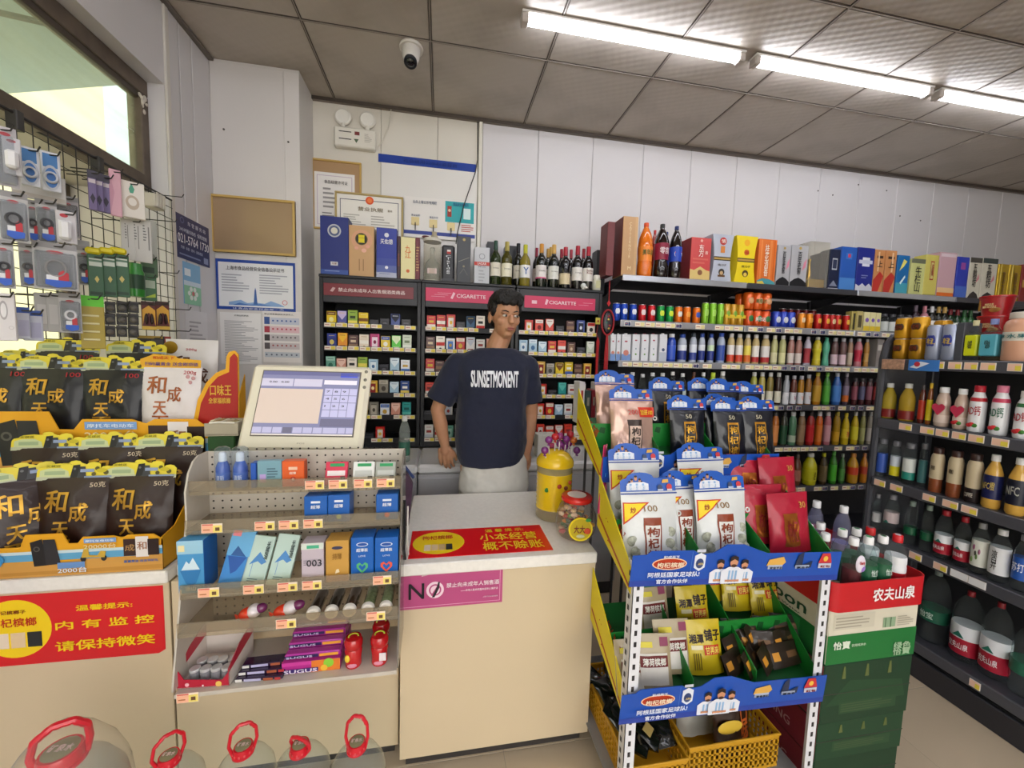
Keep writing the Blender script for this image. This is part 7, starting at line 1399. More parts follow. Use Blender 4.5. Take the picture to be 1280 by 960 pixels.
cpack('black cable coil pack in the third row at the frame edge',-8,300,18,360,GXw+.15)
cpack('grey cable pack edge-on in the third row',24,304,45,358,GXw+.11,coil='#4a484a')
cpack('large silver cable coil pack with red and blue badge, centre of the third row',41,304,97,362,GXw+.16,coil='#8a8888')
cpack('small cable pack with red badge at the end of the third row',96,308,114,356,GXw+.10,coil='#303034')
for k in range(3):hang('thin_card_pack',['narrow blue print card behind the large cable coil','white card with red dot behind the large cable coil','pale card peeking over the third row'][k],'card pack',[86,88,90][k],[318,346,300][k],[97,99,112][k],[342,360,316][k],GXw+.05,['#7aa4d0','#d0c4c4','#9a9a9c'][k],hook=False,th=.004)
o,W,H,M=hang('earphone_box','white boxed earphones cut by the frame edge in the fourth row','earphone box',-14,366,20,426,GXw+.17,'#d6d2d2',[('e',.55,.64,.16,.2,'#a8a4a4'),('e',.55,.64,.11,.15,'#dcdadA'),('c',.8,.28,.10,'#b0acac'),('c',.8,.28,.08,'#d6d2d2')],th=.03)
for k,(x0,x1,y0,y1)in enumerate([(20,38,384,424),(28,54,388,426)]):hang('screen_film_pack',['clear film pack with blue band, rear of two','clear film pack with blue band, front of two'][k],'film pack',x0,y0,x1,y1,GXw+.14,'#b8bccc',[('r',0,1,.82,1,'#3858a8'),('r',.15,.9,.1,.6,'#a8a8c4')],grp='screen film packs',th=.004)
hang('cable_pack','pale cable pack hanging behind the fourth row','cable pack',43,366,62,414,GXw+.08,'#a4a2a2',[('r',.2,.8,.2,.7,'#b8b6b6')],th=.006,grp='hanging cable packs')
hang('cable_pack','narrow grey pack hanging beside the white coil pack','cable pack',58,366,76,415,GXw+.10,'#aaa8a8',[('r',.2,.8,.2,.7,'#bcbaba')],th=.006,grp='hanging cable packs')
cpack('white cable coil pack with blue badge, front of the fourth row',74,367,102,416,GXw+.14,coil='#d8d8de')
o,W,H,M=hang('lighter_card','green topped gold card of small items hanging under the cable packs','card',100,370,131,436,GXw+.15,'#a08c28',[('r',0,1,.80,1,'#5cc02a'),('c',.4,.93,.05,'#3a6a1a')],th=.003)
for k in range(4):MB().box(W*.1,W*.78,-.004,0,H*(.16+.15*k),H*(.195+.15*k),'#d8d0a0',.001).build('card_item',o)
for k in range(3):
    o,W,H,M=hang('slim_box','purple striped slim box hanging at the window corner, %s of three'%['first','second','last'][k],'box',110+8*k,213+3*k,121+8.5*k,262+2*k,GXw+.12,'#6a5a86',[('r',0,1,.8,1,'#3a3444'),('r',.1,.9,.68,.78,'#c4b8c0'),('p',[(.2,.3),(.5,.42),(.8,.3),(.5,.15)],'#2c2438')],grp='purple slim boxes',hook=(k!=1))
hang('pink_pack','soft pink pack between the purple boxes and the white tissue pack','packet',137,212,152,270,GXw+.14,'#d0a0ac',[('p',[(0,0),(.4,.5),(0,1)],'#c08c9c')],th=.01)
o,W,H,M=hang('tissue_pack','white tissue pack with green and brown drawing near the window corner','tissue pack',148,227,181,272,GXw+.16,'#dcd6cc',[('p',[(.4,.78),(.5,.95),(.62,.8),(.56,.68),(.44,.68)],'#4a9a7c'),('e',.52,.42,.26,.2,'#b8a894'),('e',.52,.44,.16,.11,'#dcd6cc')],th=.02)
for k,(x0,x1)in enumerate([(151,162),(160,176),(168,190)]):hang('strap_pack','tall clear pack of white straps near the corner, %s of three'%['narrowest','middle','widest'][k],'strap pack',x0,273+1*k,x1,324+2*k,GXw+.12+.02*k,'#bcbab4',[('lines',.5,.7,.5,.9,6,'#6a6a68'),('r',.78,.86,.3,.85,'#7a7874')],grp='clear strap packs',th=.004,hook=(k==1))
hang('strap_pack','clear pack with grey buckle drawing behind the green tube','strap pack',184,276,197,345,GXw+.08,'#b4b6b0',[('e',.5,.3,.3,.1,'#8a8c84')],th=.004,hook=False)
for k,(x0,x1)in enumerate([(110,130),(127,146),(140,162)]):
    o,W,H,M=hang('razor_pack','dark green razor pack with yellow peg clip, %s of three'%['first','second','third'][k],'razor pack',x0,318,x1,371,GXw+.14+.015*k,'#2e5a3a',[('r',.1,.9,.72,.9,'#c8d0c4'),('r',.1,.9,.82,.87,'#5a7a64'),('p',[(.4,.42),(.55,.5),(.7,.42),(.55,.33)],'#c8b86a'),('r',.1,.9,.05,.12,'#1c3c26')],grp='green razor packs',hook=True)
    MB().box(-.004,W*.9,-.008,.012,H,H+.022,mat('#d8c81c',.4),.006).build('yellow_clip',o)
P=aX(170,352,GXw+.12);t2=thing('shaving_gel','green shaving gel can hanging upside down beside the razor packs','tube',T3(P.x,P.y,P.z-.06));MB().lathe([(.0,0),(.026,0),(.027,.01),(.027,.095),(.022,.105),(.02,.13),(0,.132)],mat('#2f8a30',.3,coat=.4),18).build('can_body',t2,smooth=True,ang=50);MB().lathe([(.0278,.03),(.0278,.085)],mat('#2a4a34',.4),18).build('label',t2,smooth=True);hookat(P.y,P.z+.075,.12)
o,W,H,M=hang('razor_pack','green and clear blade refill pack with yellow-green print under the grey buckle pack','razor pack',176,344,196,376,GXw+.10,'#3a6a44',[('r',.1,.9,.5,.8,'#a8b8a4'),('p',[(.1,.1),(.9,.3),(.9,.15)],'#a8c43a')],th=.01)
hang('blade_box','dark green folded blade carton above the refill pack','box',176,322,197,346,GXw+.10,'#4a6a48',[('r',.1,.8,.2,.5,'#26402c')],th=.014)
for j in range(3):
    for i in range(3):
        x0=131+14.5*i;o,W,H,M=hang('buckle_card','small black card with grey knob, row %s column %s of the black block'%(['one','two','three'][j],['one','two','three'][i]),'card',x0,377+15*j,x0+13.5,391+15*j,GXw+.12,'#1f1d1f',[('r',.02,.98,.86,.97,'#4a464a')],grp='black buckle cards',th=.003,hook=(i==1))
        MB().ell((W*.5,-.006,H*.42),(W*.36,.007,H*.26),mat('#6a6660',.35),10,8).build('knob',o,smooth=True)
for k,(x0,x1)in enumerate([(177,195),(195,212)]):
    o,W,H,M=hang('battery_card',['maroon and yellow card pack nearer the black cards','maroon and yellow card pack nearer the white wall strip'][k],'battery card',x0,377,x1,412,GXw+.13,'#5a1414',[('r',0,1,0,.12,'#d8b040'),('r',0,1,.86,1,'#3a1010'),('p',[(.05,.12),(.05,.7),(.5,.86),(.95,.7),(.95,.12),(.8,.5),(.5,.6),(.2,.5)],'#d8a030')],grp='maroon cards')
    for q in(.32,.68):MB().ell((W*q,-.006,H*.38),(W*.14,.008,H*.2),mat('#2a0c10',.3),10,8).build('capsule',o,smooth=True)
o,W,H,M=hang('playing_card_pack','dark card pack with red and yellow print hanging lowest by the wall strip','card',172,420,214,442,GXw+.10,'#26221f',[('r',.8,1,0,1,'#8a2a20'),('r',.4,.75,.2,.8,'#4a4640'),('r',.0,.75,.85,1,'#a88a2c')],th=.004)
for x,y in((206,244),(197,275),(200,340),(216,386),(216,413)):
    p=aX(x,y,GXw+.06);hookat(min(p.y,2.26),p.z,.13)
t3=thing('tag_holder','little white plastic tag holder block on a peg at the window corner','tag holder',T3(GXw+.03,aX(190,252,GXw+.05).y,aX(190,252,GXw+.05).z-.03));MB().box(0,.05,-.03,.035,0,.06,'#cfc8b8',.004).build('holder_body',t3)
for k in range(3):MB().box(.052,.056,-.026+.02*k,-.012+.02*k,.005,.065,'#dcd6c8',.001).build('divider',t3)
# ================================================================ LOLLIPOP JAR AND CANDY JAR ON THE PAY COUNTER
jx=aY(700,640,1.60);JY=1.63
t=thing('lollipop_jar','tall yellow barrel jar with lollipops stuck in its domed lid','jar',T3(.497,JY,.7805));r=.079
prof=[(r*.93,0),(r*.98,.01)]
for k in range(9):prof+=[(r,.02+.019*k),(r*.965,.030+.019*k)]
MB().lathe([(r*.9,0),(r*.99,.008),(r*1.0,.05)],clear('#efe6c8',dens=.25),28).build('clear_base',t,smooth=True)
MB().lathe([(q,z+.028)for q,z in prof[2:]],mat('#ecc81c',.25,coat=.4),28).build('yellow_sleeve',t,smooth=True)
MB().lathe([(r*.985,.20),(r*.99,.235),(r*.9,.245)],clear('#d8d0a0',dens=.35),28).build('clear_neck',t,smooth=True)
MB().lathe([(r*.94,.232),(r*1.03,.234),(r*1.04,.252),(r*.98,.262),(r*.75,.285),(r*.4,.300),(0,.304)],mat('#f0c81c',.22,coat=.5),30).build('domed_lid',t,smooth=True,ang=50)
for k,(x,z,c)in enumerate([(-.05,.14,'#2a8a3a'),(.0,.16,'#b03a24'),(.03,.15,'#7a3a24'),(.05,.17,'#c84a24')]):MB().ell((x,-math.sqrt(max(r*r-x*x,0))*.99,z),(.010,.004,.010),c,10,8).build('cartoon_fruit',t,smooth=True)
for k in range(9):a=5.2+k*.35;MB().ell((r*.7*math.cos(a),r*.7*math.sin(a),.020+.012*(k%2)),(.013,.011,.010),['#c8501c','#e8b83a','#8a5a3a','#c8342a'][k%4],10,8).build('sweet',t,smooth=True)
lol=[(681,580,'#7a2c7a'),(686,567,'#7a2c7a'),(694,563,'#b8242c'),(700,562,'#8a2c6a'),(708,566,'#7a2c7a'),(700,572,'#8a3a8a'),(706,575,'#7a2c7a'),(713,560,'#b02430'),(717,567,'#d8782c'),(721,580,'#7a3484'),(690,575,'#9a2450'),(711,571,'#8a2c74')]
for k,(x,y,c)in enumerate(lol):
    p=aY(x,y-17,JY-.045+.009*k);lo=p-Vector((.497,JY,.7805));lo.y=max(-.06,min(.06,lo.y));bx,by=lo.x*.86,lo.y*.86;bz=.262+.04*max(0,1-((bx*bx+by*by)/(r*r)))
    s=thing('lollipop','%s lollipop in the jar lid, %s round the dome'%({'#7a2c7a':'purple','#b8242c':'red','#8a2c6a':'plum','#8a3a8a':'lilac','#b02430':'crimson','#d8782c':'orange','#7a3484':'violet','#9a2450':'berry','#8a2c74':'magenta'}[c],nth(k+1)),'lollipop',T3(.497,JY,.7805),'lollipops in the jar lid')
    MB().tube([(bx,by,bz-.004),(lo.x,lo.y,lo.z)],.0022,'#e8e4e0',6).build('stick',s);MB().ell((lo.x,lo.y,lo.z),.0165,mat(c,.15,coat=.6),14,10).build('sweet_ball',s,smooth=True);MB().tube([(lo.x-.004,lo.y,lo.z-.018),(lo.x+.005,lo.y-.004,lo.z-.024)],[.006,.003],c,6).build('wrapper_twist',s)
CX,CY=.534,1.44
t=thing('candy_jar','squat round clear jar of mixed sweets with red lid and yellow label','jar',T3(CX,CY,.7805));r=.081
jp=[(r*.62,0),(r*.8,.006),(r*.97,.035),(r,.065),(r*.95,.095),(r*.8,.125),(r*.66,.140),(r*.66,.15)]
MB().lathe(jp,clear('#f4efe6',dens=.1,rough=.03),32).build('jar_body',t,smooth=True)
MB().lathe([(r*.72,.145),(r*.76,.148),(r*.76,.160),(r*.70,.165),(0,.166)],mat('#d8261c',.25,coat=.4),30).build('red_lid',t,smooth=True,ang=50)
MB().lathe([(r*.46,.1665),(r*.46,.1672),(0,.1672)],'#e4d8d4',26).build('lid_label',t)
rnd=random.Random(3);cols=['#e8902c','#c83a2c','#5a9a3c','#e8c89c','#d8643c','#3a6a34','#f0b84a','#c8a080','#b8505c','#7a4a2c','#e8d0b8']
for k in range(70):
    while True:
        x,y,z=rnd.uniform(-r,r),rnd.uniform(-r,r),rnd.uniform(.012,.135)
        lim=r*.82*math.sqrt(max(.05,1-((z-.062)/.085)**2))
        if math.hypot(x,y)<lim and(math.hypot(x,y)>lim*.45):break
    MB().ell((x,y,z),(rnd.uniform(.009,.015),rnd.uniform(.008,.012),rnd.uniform(.007,.011)),mat(rnd.choice(cols),.3,coat=.4),8,6).build('wrapped_sweet',t,smooth=True)
Ml=RZ(-.12);lb=MB().lathe([(.046,0),(.046,.0015),(0,.0016)],mat('#f0d81c',.35),32,M=Ml@T3(0,-r-.001,.062)@RX(math.pi/2)).build('yellow_label',t);MB().lathe([(.040,.0018),(.040,.0024),(.038,.0024)],'#c8b018',30,M=Ml@T3(0,-r-.001,.062)@RX(math.pi/2)).build('label_ring',t)
txt(lb,'大大',-.026,.016,.048,.078,'#7a3420',y=-r-.0045,bold=.04,M=Ml);MB().ell((.026,-r-.004,.056),(.013,.002,.012),'#d8502c',12,8,M=Ml).build('fruit_print',t,smooth=True);MB().ell((.0,-r-.004,.036),(.016,.002,.007),'#c8c8a0',12,8,M=Ml).build('sweet_print',t,smooth=True);MB().ell((.028,-r-.0035,.098),(.011,.002,.007),'#3aa04a',12,8,M=Ml).build('green_badge',t,smooth=True)
p0,p1=aY(752,571,1.30),aY(737,618,1.30)
t=thing('foil_candy_bag','slim pink and blue foil sweet bag tucked against the yellow rack side','snack bag',T3(.562,1.27,.945)@RZ(.9)@RY(.10));me=pouch_mesh(.05,.24,.02,mat('#c83468',.25,coat=.5),seed=8);b=ob('pouch_body',me,t)
MB().box(-.02,.02,-.013,-.011,.13,.20,'#5ab0d8',.002).build('blue_print',t);MB().ell((0,-.0125,.08),(.017,.003,.022),'#e87aa0',12,8).build('pink_print',t,smooth=True);MB().box(-.018,.018,-.012,-.010,.205,.225,'#3a2c5a',.001).build('dark_print',t)
# ================================================================ WHITE SLOTTED-ANGLE RACK WITH BETEL NUT TRAYS
RXL,RXR,RYF,RYB=.552,1.236,1.0,1.62
wp=mat('#dcdde2',.4);
rack=thing('slotted_rack','white slotted-angle rack with sloping trays of betel nut bags and blue player banners','rack',T3(0,0,0))
def post(x,y,z1,s):
    w=.034;x0=x if s>0 else x-w
    o=MB().box(x0,x0+w,y-.002,y,0,z1,wp).box((x if s>0 else x-.002),(x+.002 if s>0 else x),y-.002,y+.034,0,z1,wp).build('post',rack)
    sl=MB()
    k=0
    while .03+.035*k<z1-.02:sl.box(x0+.012,x0+.021,y-.0028,y-.0018,.02+.035*k,.036+.035*k,'#2c2a2c',.002);sl.box(x-.0028 if s>0 else x+.0018,x-.0018 if s>0 else x+.0028,y+.012,y+.021,.02+.035*k,.036+.035*k,'#2c2a2c',.002);k+=1
    sl.build('slots',o)
post(RXL,RYF,.905,1);post(RXR,RYF,.875,-1);post(RXL+.05,RYB,.76,1);post(RXR,RYB,.86,-1)
for z in(.04,):
    for y in(RYF+.01,RYB-.01):MB().box(RXL+.05*(y>1.3),RXR,y-.012,y+.012,z,z+.03,wp).build('cross_bar',rack)
MB().box(RXL+.01,RXR-.01,RYF+.01,RYB,.095,.10,'#8a8a8c').build('bottom_shelf',rack)
def players(par,W,H,cx,sc=1.0,y=-.0018):
    """three generic players in striped shirts, printed"""
    it=[]
    for dx,s in((-.052,.84),(.050,.84),(0,1.0)):
        x=cx+dx*sc;hh=.50*s;e='#c98f6c'
        it+=[('p',[(x-.047*sc*s,.04),(x-.050*sc*s,.34*s+.06),(x-.02*sc,.46*s+.06),(x+.02*sc,.46*s+.06),(x+.050*sc*s,.34*s+.06),(x+.047*sc*s,.04)],'#dfe3ee')]
        for k in(-1,0,1):it+=[('r',x+(.014*k-.004)*sc,x+(.014*k+.004)*sc,.08,.40*s+.02,'#8fb4dc')]
        it+=[('e',x,.58*s+.08,.017*sc*s,.15*s,e),('p',[(x-.018*sc*s,.60*s+.08),(x-.016*sc*s,.71*s+.10),(x,.75*s+.10),(x+.016*sc*s,.71*s+.10),(x+.018*sc*s,.60*s+.08),(x,.67*s+.08)],'#2a1c18'),('e',x,.48*s+.08,.012*sc*s,.045*s,'#4a2c20'),('r',x-.03*sc*s,x+.03*sc*s,.10,.16,e)]
    return art(par,W,H,it,y=y)
def blue_banner(label,x0,x1,y,z0,z1,tilt=.05,roll=0):
    W=x1-x0;H=(z1-z0)/.87
    t=thing('banner_strip',label,'sign',T3(x0,y,z0)@RY(roll)@RX(tilt),'blue player banners on the white rack');bl_=mat('#1c4fb0',.3)
    pts=[(0,0),(W,0),(W,H*.86),(W*.62,H*.86),(W*.57,H*.97),(W*.50,H*1.13),(W*.42,H*1.13),(W*.36,H*.9),(W*.30,H*.86),(W*.27,H*.98),(W*.08,H*.98),(W*.06,H*.88),(0,H*.86)]
    bd=MB().prism(pts,-.002,0,bl_).build('board',t)
    art(bd,W,H,[('r',0,1,0,.16,'#26419e'),('e',.165,.62,.078,.17,'#f0c8a0'),('e',.165,.62,.072,.14,'#b83a1c'),('r',.262,.264,.3,.95,'#5a84cc'),('p',[(.275,.5),(.275,.84),(.30,.92),(.325,.84),(.325,.5),(.30,.40)],'#dfe4ee'),('e',.30,.62,.018,.14,'#3a4a78'),('r',.28,.32,.94,1.02,'#c8ccd8'),
        ('p',[(.62,.5),(.63,.68),(.70,.76),(.715,.6),(.69,.46)],'#d8a850'),('r',.628,.70,.40,.52,'#b8c4dc'),('p',[(.76,.46),(.775,.8),(.80,.9),(.80,.5),(.85,.62),(.845,.42)],'#2a3450'),('r',.765,.835,.40,.5,'#a8b4cc'),('p',[(.88,.55),(.895,.84),(.935,.84),(.95,.55)],'#c8343a'),('c',.915,.68,.012,'#e8c04a'),('r',.882,.948,.40,.54,'#c8ccdc')],y=-.0026)
    players(bd,W,H,.455,1.1,y=-.0042)
    for s,a,b_,c,d,col in(('枸杞槟榔',.105,.225,.55,.69,'#f6e4c8'),('和成天下',.13,.20,.80,.88,'#e8ecf4'),('阿根廷国家足球队!',.07,.30,.28,.42,'#e8eef8'),('官方合作伙伴',.11,.25,.10,.22,'#e8eef8'),('AFA',.288,.312,.6,.66,'#e8d080'),('黄金手机',.632,.697,.42,.49,'#26304a'),('赢金条',.768,.832,.42,.48,'#26304a'),('红包',.89,.94,.43,.5,'#8a2028')):txt(bd,s,a*W,b_*W,c*H,d*H,col,y=-.008,bold=.03)
    return t
def bpos(x0,y0,x1,y1,Y):a,c=aY(x0,y1,Y),aY(x1,y0,Y);return a.x,c.x,a.z,c.z
B0=RYF-.008;q=lambda x,y:aY(x,y,B0)
blue_banner('front blue player banner across the top of the white rack',q(787,712).x,q(1047,705).x,B0,q(787,733).z,q(788,693).z,roll=-math.atan((q(1045,724).z-q(787,733).z)/(q(1045,724).x-q(787,733).x)))
blue_banner('lower blue player banner across the middle of the white rack',q(774,886).x,q(1029,858).x,B0,q(773,905).z,q(775,867).z,roll=-math.atan((q(1027,876).z-q(773,905).z)/(q(1027,876).x-q(773,905).x)))
blue_banner('raised blue banner half hidden behind the white bags',.556,1.262,1.262,aY(850,600,1.26).z,aY(981,566,1.26).z)
grn=mat('#167a2c',.45);ylw=mat('#e2cf14',.45);dgr=mat('#0f5a24',.5)
def tray(label,x0,x1,y0,z0,y1,z1,lip,ncell,side=True,steps=()):
    """sloping green card tray with dividers and yellow printed side"""
    t=thing('green_card_tray',label,'display tray',T3(0,0,0),'sloping green card trays');
    MB().prismx([(y0,z0-.004),(y0,z0),(y1,z1),(y1,z1-.004)],x0,x1,dgr).build('sloping_floor',t)
    W=x1-x0
    for k in range(ncell+1):
        x=x0+W*k/ncell;
        if k in(0,ncell):
            m_=ylw if k==0 else grn
            sp=MB().prismx([(y0,z0-.02),(y0,z0+lip*.8),(y1,z1+lip*1.9),(y1,z1-.05)],x-.0015,x+.0015,m_).build('side_panel',t)
            if k==0:
                dy,dz=y1-y0,(z1+lip*1.2)-(z0+lip*.4);ln=math.hypot(dy,dz);Ms=Matrix(((0,1,0,x-.0020),(-dy/ln,0,dz/ln*-0-.0,y1),(dz/ln*-1,0,0,z1+lip*.7),(0,0,0,1)))
                e1=Vector((0,-dy/ln,-dz/ln));e3=Vector((0,0,1));Ms=Matrix(((0,1,e3.x,x-.0022),(e1.y,0,e3.y,y1),(e1.z,0,e3.z,z1+lip*.45),(0,0,0,1)))
                txt(sp,'枸杞槟榔',ln*.26,ln*.62,lip*.30,lip*.85,'#b03a1c',y=0,M=Ms,bold=.03);txt(sp,'国家第一',ln*.36,ln*.72,-lip*.40,lip*.16,'#b03a1c',y=0,M=Ms,bold=.03)
                MB().prismx([(y0+.01,z0-.008),(y0+.01,z0+.002),(y1-.01,z1+.0),(y1-.01,z1-.012)],x-.0022,x-.0014,'#a8501c').build('brown_stripe',sp)
        else:MB().prismx([(y0+.005,z0),(y0+.005,z0+lip*1.1),(y1,z1+lip*1.3),(y1,z1)],x-.0012,x+.0012,grn).build('divider',t)
    for j,f in enumerate(steps):
        y=y0+(y1-y0)*f;z=z0+(z1-z0)*f;MB().box(x0+.002,x1-.002,y,y+.003,z,z+lip*1.4,grn).build('cross_divider',t)
        for k in range(ncell):
            for q in range(3):
                xx=x0+W*(k+.2+.3*q)/ncell
                MB().prism([(xx-.012,z+lip*.9),(xx+.010,z+lip*.8),(xx+.014,z+lip*1.15),(xx-.006,z+lip*1.2)],y-.0008,y,'#0a4a1c').build('cut_hole',t)
    return t
zA=.872
tray('lower front green tray of white and red bags on the rack top',RXL+.0,RXR+.012,1.01,zA-.045,1.27,zA+.075,.07,3,steps=(.45,))
tray('upper rear green tray of rose gold and black bags',RXL+.01,RXR+.02,1.275,1.075,1.55,1.235,.065,3,steps=(.45,))
tray('middle green tray of yellow bags and small sachets inside the rack',RXL+.004,RXR-.006,1.01,.425,1.30,.58,.075,3,steps=(.42,))
def blue_header(t,w,z0):
    hh=w*.35;pts=[(-w/2,0),(w/2,0),(w/2,hh*.66),(w*.42,hh*.75),(w*.12,hh*.74)]
    for q in range(7):a=math.pi*q/6;pts.append((-w*.14+w*.25*math.cos(a),hh*.74+hh*.28*math.sin(a)))
    pts+=[(-w*.46,hh*.70),(-w/2,hh*.6)]
    c=MB().prism(pts,-.0014,0,mat('#2458b4',.32)).build('header_card',t,T3(0,0,z0)@RX(-.06))
    it=[]
    for dx,s in((-.17,.8),(-.10,1),(-.03,.8),(.0,.65),(-.22,.65)):
        x=.38+dx;it+=[('e',x,.62*s+.12,.028*s,.11*s,'#c4906c'),('e',x,.70*s+.13,.026*s,.05,'#2a1c1c')]
    it+=[('p',[(.10,.18),(.12,.5),(.2,.56),(.42,.56),(.5,.48),(.5,.18)],'#dfe4ee'),('r',.16,.2,.2,.5,'#8fb4dc'),('r',.27,.31,.2,.5,'#8fb4dc'),('r',.38,.42,.2,.5,'#8fb4dc'),('p',[(.74,.5),(.76,.66),(.86,.68),(.86,.52)],'#d0a44a'),('c',.7,.3,.045,'#3a4868'),('c',.87,.32,.05,'#c03a40'),('r',.66,.76,.14,.22,'#b8c4dc'),('r',.83,.92,.14,.22,'#d8ccd4'),('r',.0,1,0,.06,'#1c3f94')]
    art(c,w,hh,it,y=-.002,M=T3(-w/2,0,0));txt(c,'阿根廷国家队',-w*.40,-w*.02,hh*.22,hh*.42,'#eef2fa',y=-.0055,bold=.04);return c
BP={}
def trig(w,h,x0,x1,z0,z1,c,t):
    n=8;vs=[];ix={};fs=[]
    for j in range(n+1):
        for i in range(n+1-j):ix[i,j]=len(vs);vs.append((w*(x0+(x1-x0)*i/n),-.09,h*(z1-(z1-z0)*j/n)))
    for(i,j)in list(ix):
        if(i+1,j)in ix and(i,j+1)in ix:
            fs.append((ix[i,j],ix[i+1,j],ix[i,j+1]))
            if(i+1,j+1)in ix:fs.append((ix[i+1,j],ix[i+1,j+1],ix[i,j+1]))
    return MB().add(vs,fs,mat(c)).build('corner_print',t)
def betel(kind,label,P,rz=0,tilt=-.18,sc=1.0):
    M=T3(*P)@RZ(rz)@RX(tilt)@Matrix.Diagonal((sc,sc,sc,1))
    if kind in BP:return tagp(copy_tree(BP[kind],M),label,'snack bag','betel nut bags on the white rack')
    t=thing('betel_nut_bag',label,'snack bag',M,'betel nut bags on the white rack')
    w,h,d,col,rg={'white':(.188,.225,.05,'#d8dad8',.32),'rose':(.175,.235,.06,'#c8a494',.22),'black':(.15,.20,.05,'#14161f',.3),'red':(.165,.195,.045,'#a81430',.42)}[kind]
    m=mat(col,rg,metal=.35 if kind=='rose' else 0,coat=.3,bump=.2,scale=16,noise_=.06);me=pouch_mesh(w,h,d,m,seed={'white':11,'rose':12,'black':13,'red':14}[kind],wr=.9 if kind=='rose' else .55);b=ob('pouch_body',me,t)
    def pl(x0,x1,z0,z1,c,nm='printed_panel',off=.0008):
        n=6;vs=[];fs=[]
        for j in range(n+1):
            for i in range(n+1):vs.append((w*(x0+(x1-x0)*i/n),-.09,h*(z0+(z1-z0)*j/n)))
        for j in range(n):
            for i in range(n):a=j*(n+1)+i;fs.append((a,a+1,a+n+2,a+n+1))
        o=MB().add(vs,fs,mat(c,.4)if isinstance(c,str)else c).build(nm,t,smooth=True);lap(o,b,off);return o
    if kind in('white','rose'):
        fr_c='#8a3a1c' if kind=='white' else '#3a2a24'
        pl(-.15,.15,.0,.66,fr_c);pl(-.125,.125,.0,.56,'#e4e2dc' if kind=='white' else '#dcc0b0',off=.0016)
        for i,s in enumerate('枸杞槟'):o=txt(t,s,-w*.10,w*.10,h*(.41-.15*i),h*(.535-.15*i),fr_c,y=-.09,bold=.05);lap(o,b,.0026)
        o=txt(t,'100' if kind=='white' else '200',-w*.12,w*.10,h*.74,h*.82,'#8a6a3a' if kind=='white' else '#c03a34',y=-.09);lap(o,b)
        if kind=='white':
            tri=trig(w,h,-.47,-.02,.56,.86,'#c8401c',t);lap(tri,b,.001);tri=trig(w,h,-.45,-.08,.60,.845,'#f0d21c',t);lap(tri,b,.0018)
            o=txt(t,'炒',w*-.36,w*-.27,h*.72,h*.80,'#a8301c',y=-.09,bold=.03);lap(o,b,.0028)
            for i,(x,z)in enumerate([(-.34,.35),(-.30,.22),(-.37,.12),(.33,.45),(.30,.30),(.36,.18)]):o=MB().ell((w*x,yfront(me,w*x,h*z)+.002,h*z),(w*.10,.004,h*.07),mat('#a8aa98',.5,noise_=.5,scale=80),10,8).build('window_nut',t,smooth=True)
        else:pl(.12,.5,.70,.86,'#c8301c');o=txt(t,'加送100',w*.15,w*.47,h*.735,h*.82,'#f0c83a',y=-.09,bold=.04);lap(o,b,.002)
        blue_header(t,w,h*.965)
        MB().tube([(w*.5+.008+.007*math.cos(a*.785),0,h*.68+.007*math.sin(a*.785))for a in range(8)],.0022,'#d8d8d4',6,closed=True).build('tear_ring',t)
    elif kind=='black':
        pl(-.16,.16,.0,.74,mat('#c8902c',.3,metal=.6));pl(-.13,.13,.0,.70,'#2a2018',off=.0016)
        for i,s in enumerate('枸杞槟'):o=txt(t,s,-w*.11,w*.11,h*(.52-.20*i),h*(.67-.20*i),mat('#d09c34',.3,metal=.6),y=-.09,bold=.05);lap(o,b,.0026)
        o=txt(t,'50',-w*.1,w*.08,h*.80,h*.88,'#c8c0a8',y=-.09);lap(o,b);blue_header(t,w*1.1,h*.965)
    else:
        pl(-.22,.12,.12,.66,mat('#b86a2c',.3,metal=.7));o=txt(t,'枸杞',-w*.16,w*.08,h*.2,h*.55,mat('#8a1c1c',.4),y=-.09);lap(o,b,.002);o=txt(t,'30',w*.22,w*.38,h*.74,h*.84,'#c89a4a',y=-.09,bold=.03);lap(o,b,.001)
        MB().box(-w*.5,w*.5,-.0025,.0025,h*.985,h*1.0,'#9a1028',.001).build('top_seal',t)
    BP[kind]=t;return t
def bp(kind,x,yb_,Y,z,label,**k):
    p=aY(x,yb_,Y);return betel(kind,label,(p.x,Y,z),**k)
FZ=zA-.040
bp('white',816,660,1.075,FZ+.02,'front white bag in the tray cell nearest the pay counter, stone cut by banner',rz=-.02)
bp('white',858,640,1.115,FZ+.035,'white bag mostly hidden between the two front white bags',rz=.06,sc=.92)
bp('white',907,660,1.075,FZ+.02,'front white bag in the middle tray cell',rz=.02)
bp('white',797,620,1.20,FZ+.085,'rear white bag nearest the pay counter, right behind the front white bag',rz=-.02)
bp('white',882,620,1.20,FZ+.085,'rear white bag in the middle tray cell',rz=.03)
bp('red',991,660,1.075,FZ+.03,'front crimson bag at the aisle end of the lower tray',rz=.03)
bp('red',955,660,1.12,FZ+.045,'crimson bag partly hidden by the middle white bag',rz=-.04)
bp('red',977,610,1.205,FZ+.115,'rear crimson bag with gold panel at the aisle end',rz=.05)
bp('red',940,600,1.235,FZ+.12,'rear crimson bag lying furthest from the aisle, wrinkled top',rz=-.1)
RZz=1.085
bp('rose',793,540,1.345,RZz+.02,'front rose gold bag with red sticker in the rear tray',rz=-.02)
bp('rose',772,520,1.48,RZz+.07,'rear rose gold bag behind the one with the red sticker',rz=.02)
bp('black',862,540,1.345,RZz+.02,'front black bag in the middle cell of the rear tray',rz=.0,tilt=-.14)
bp('black',903,540,1.38,RZz+.035,'black bag wedged between the front black bags',rz=.05,tilt=-.14,sc=.95)
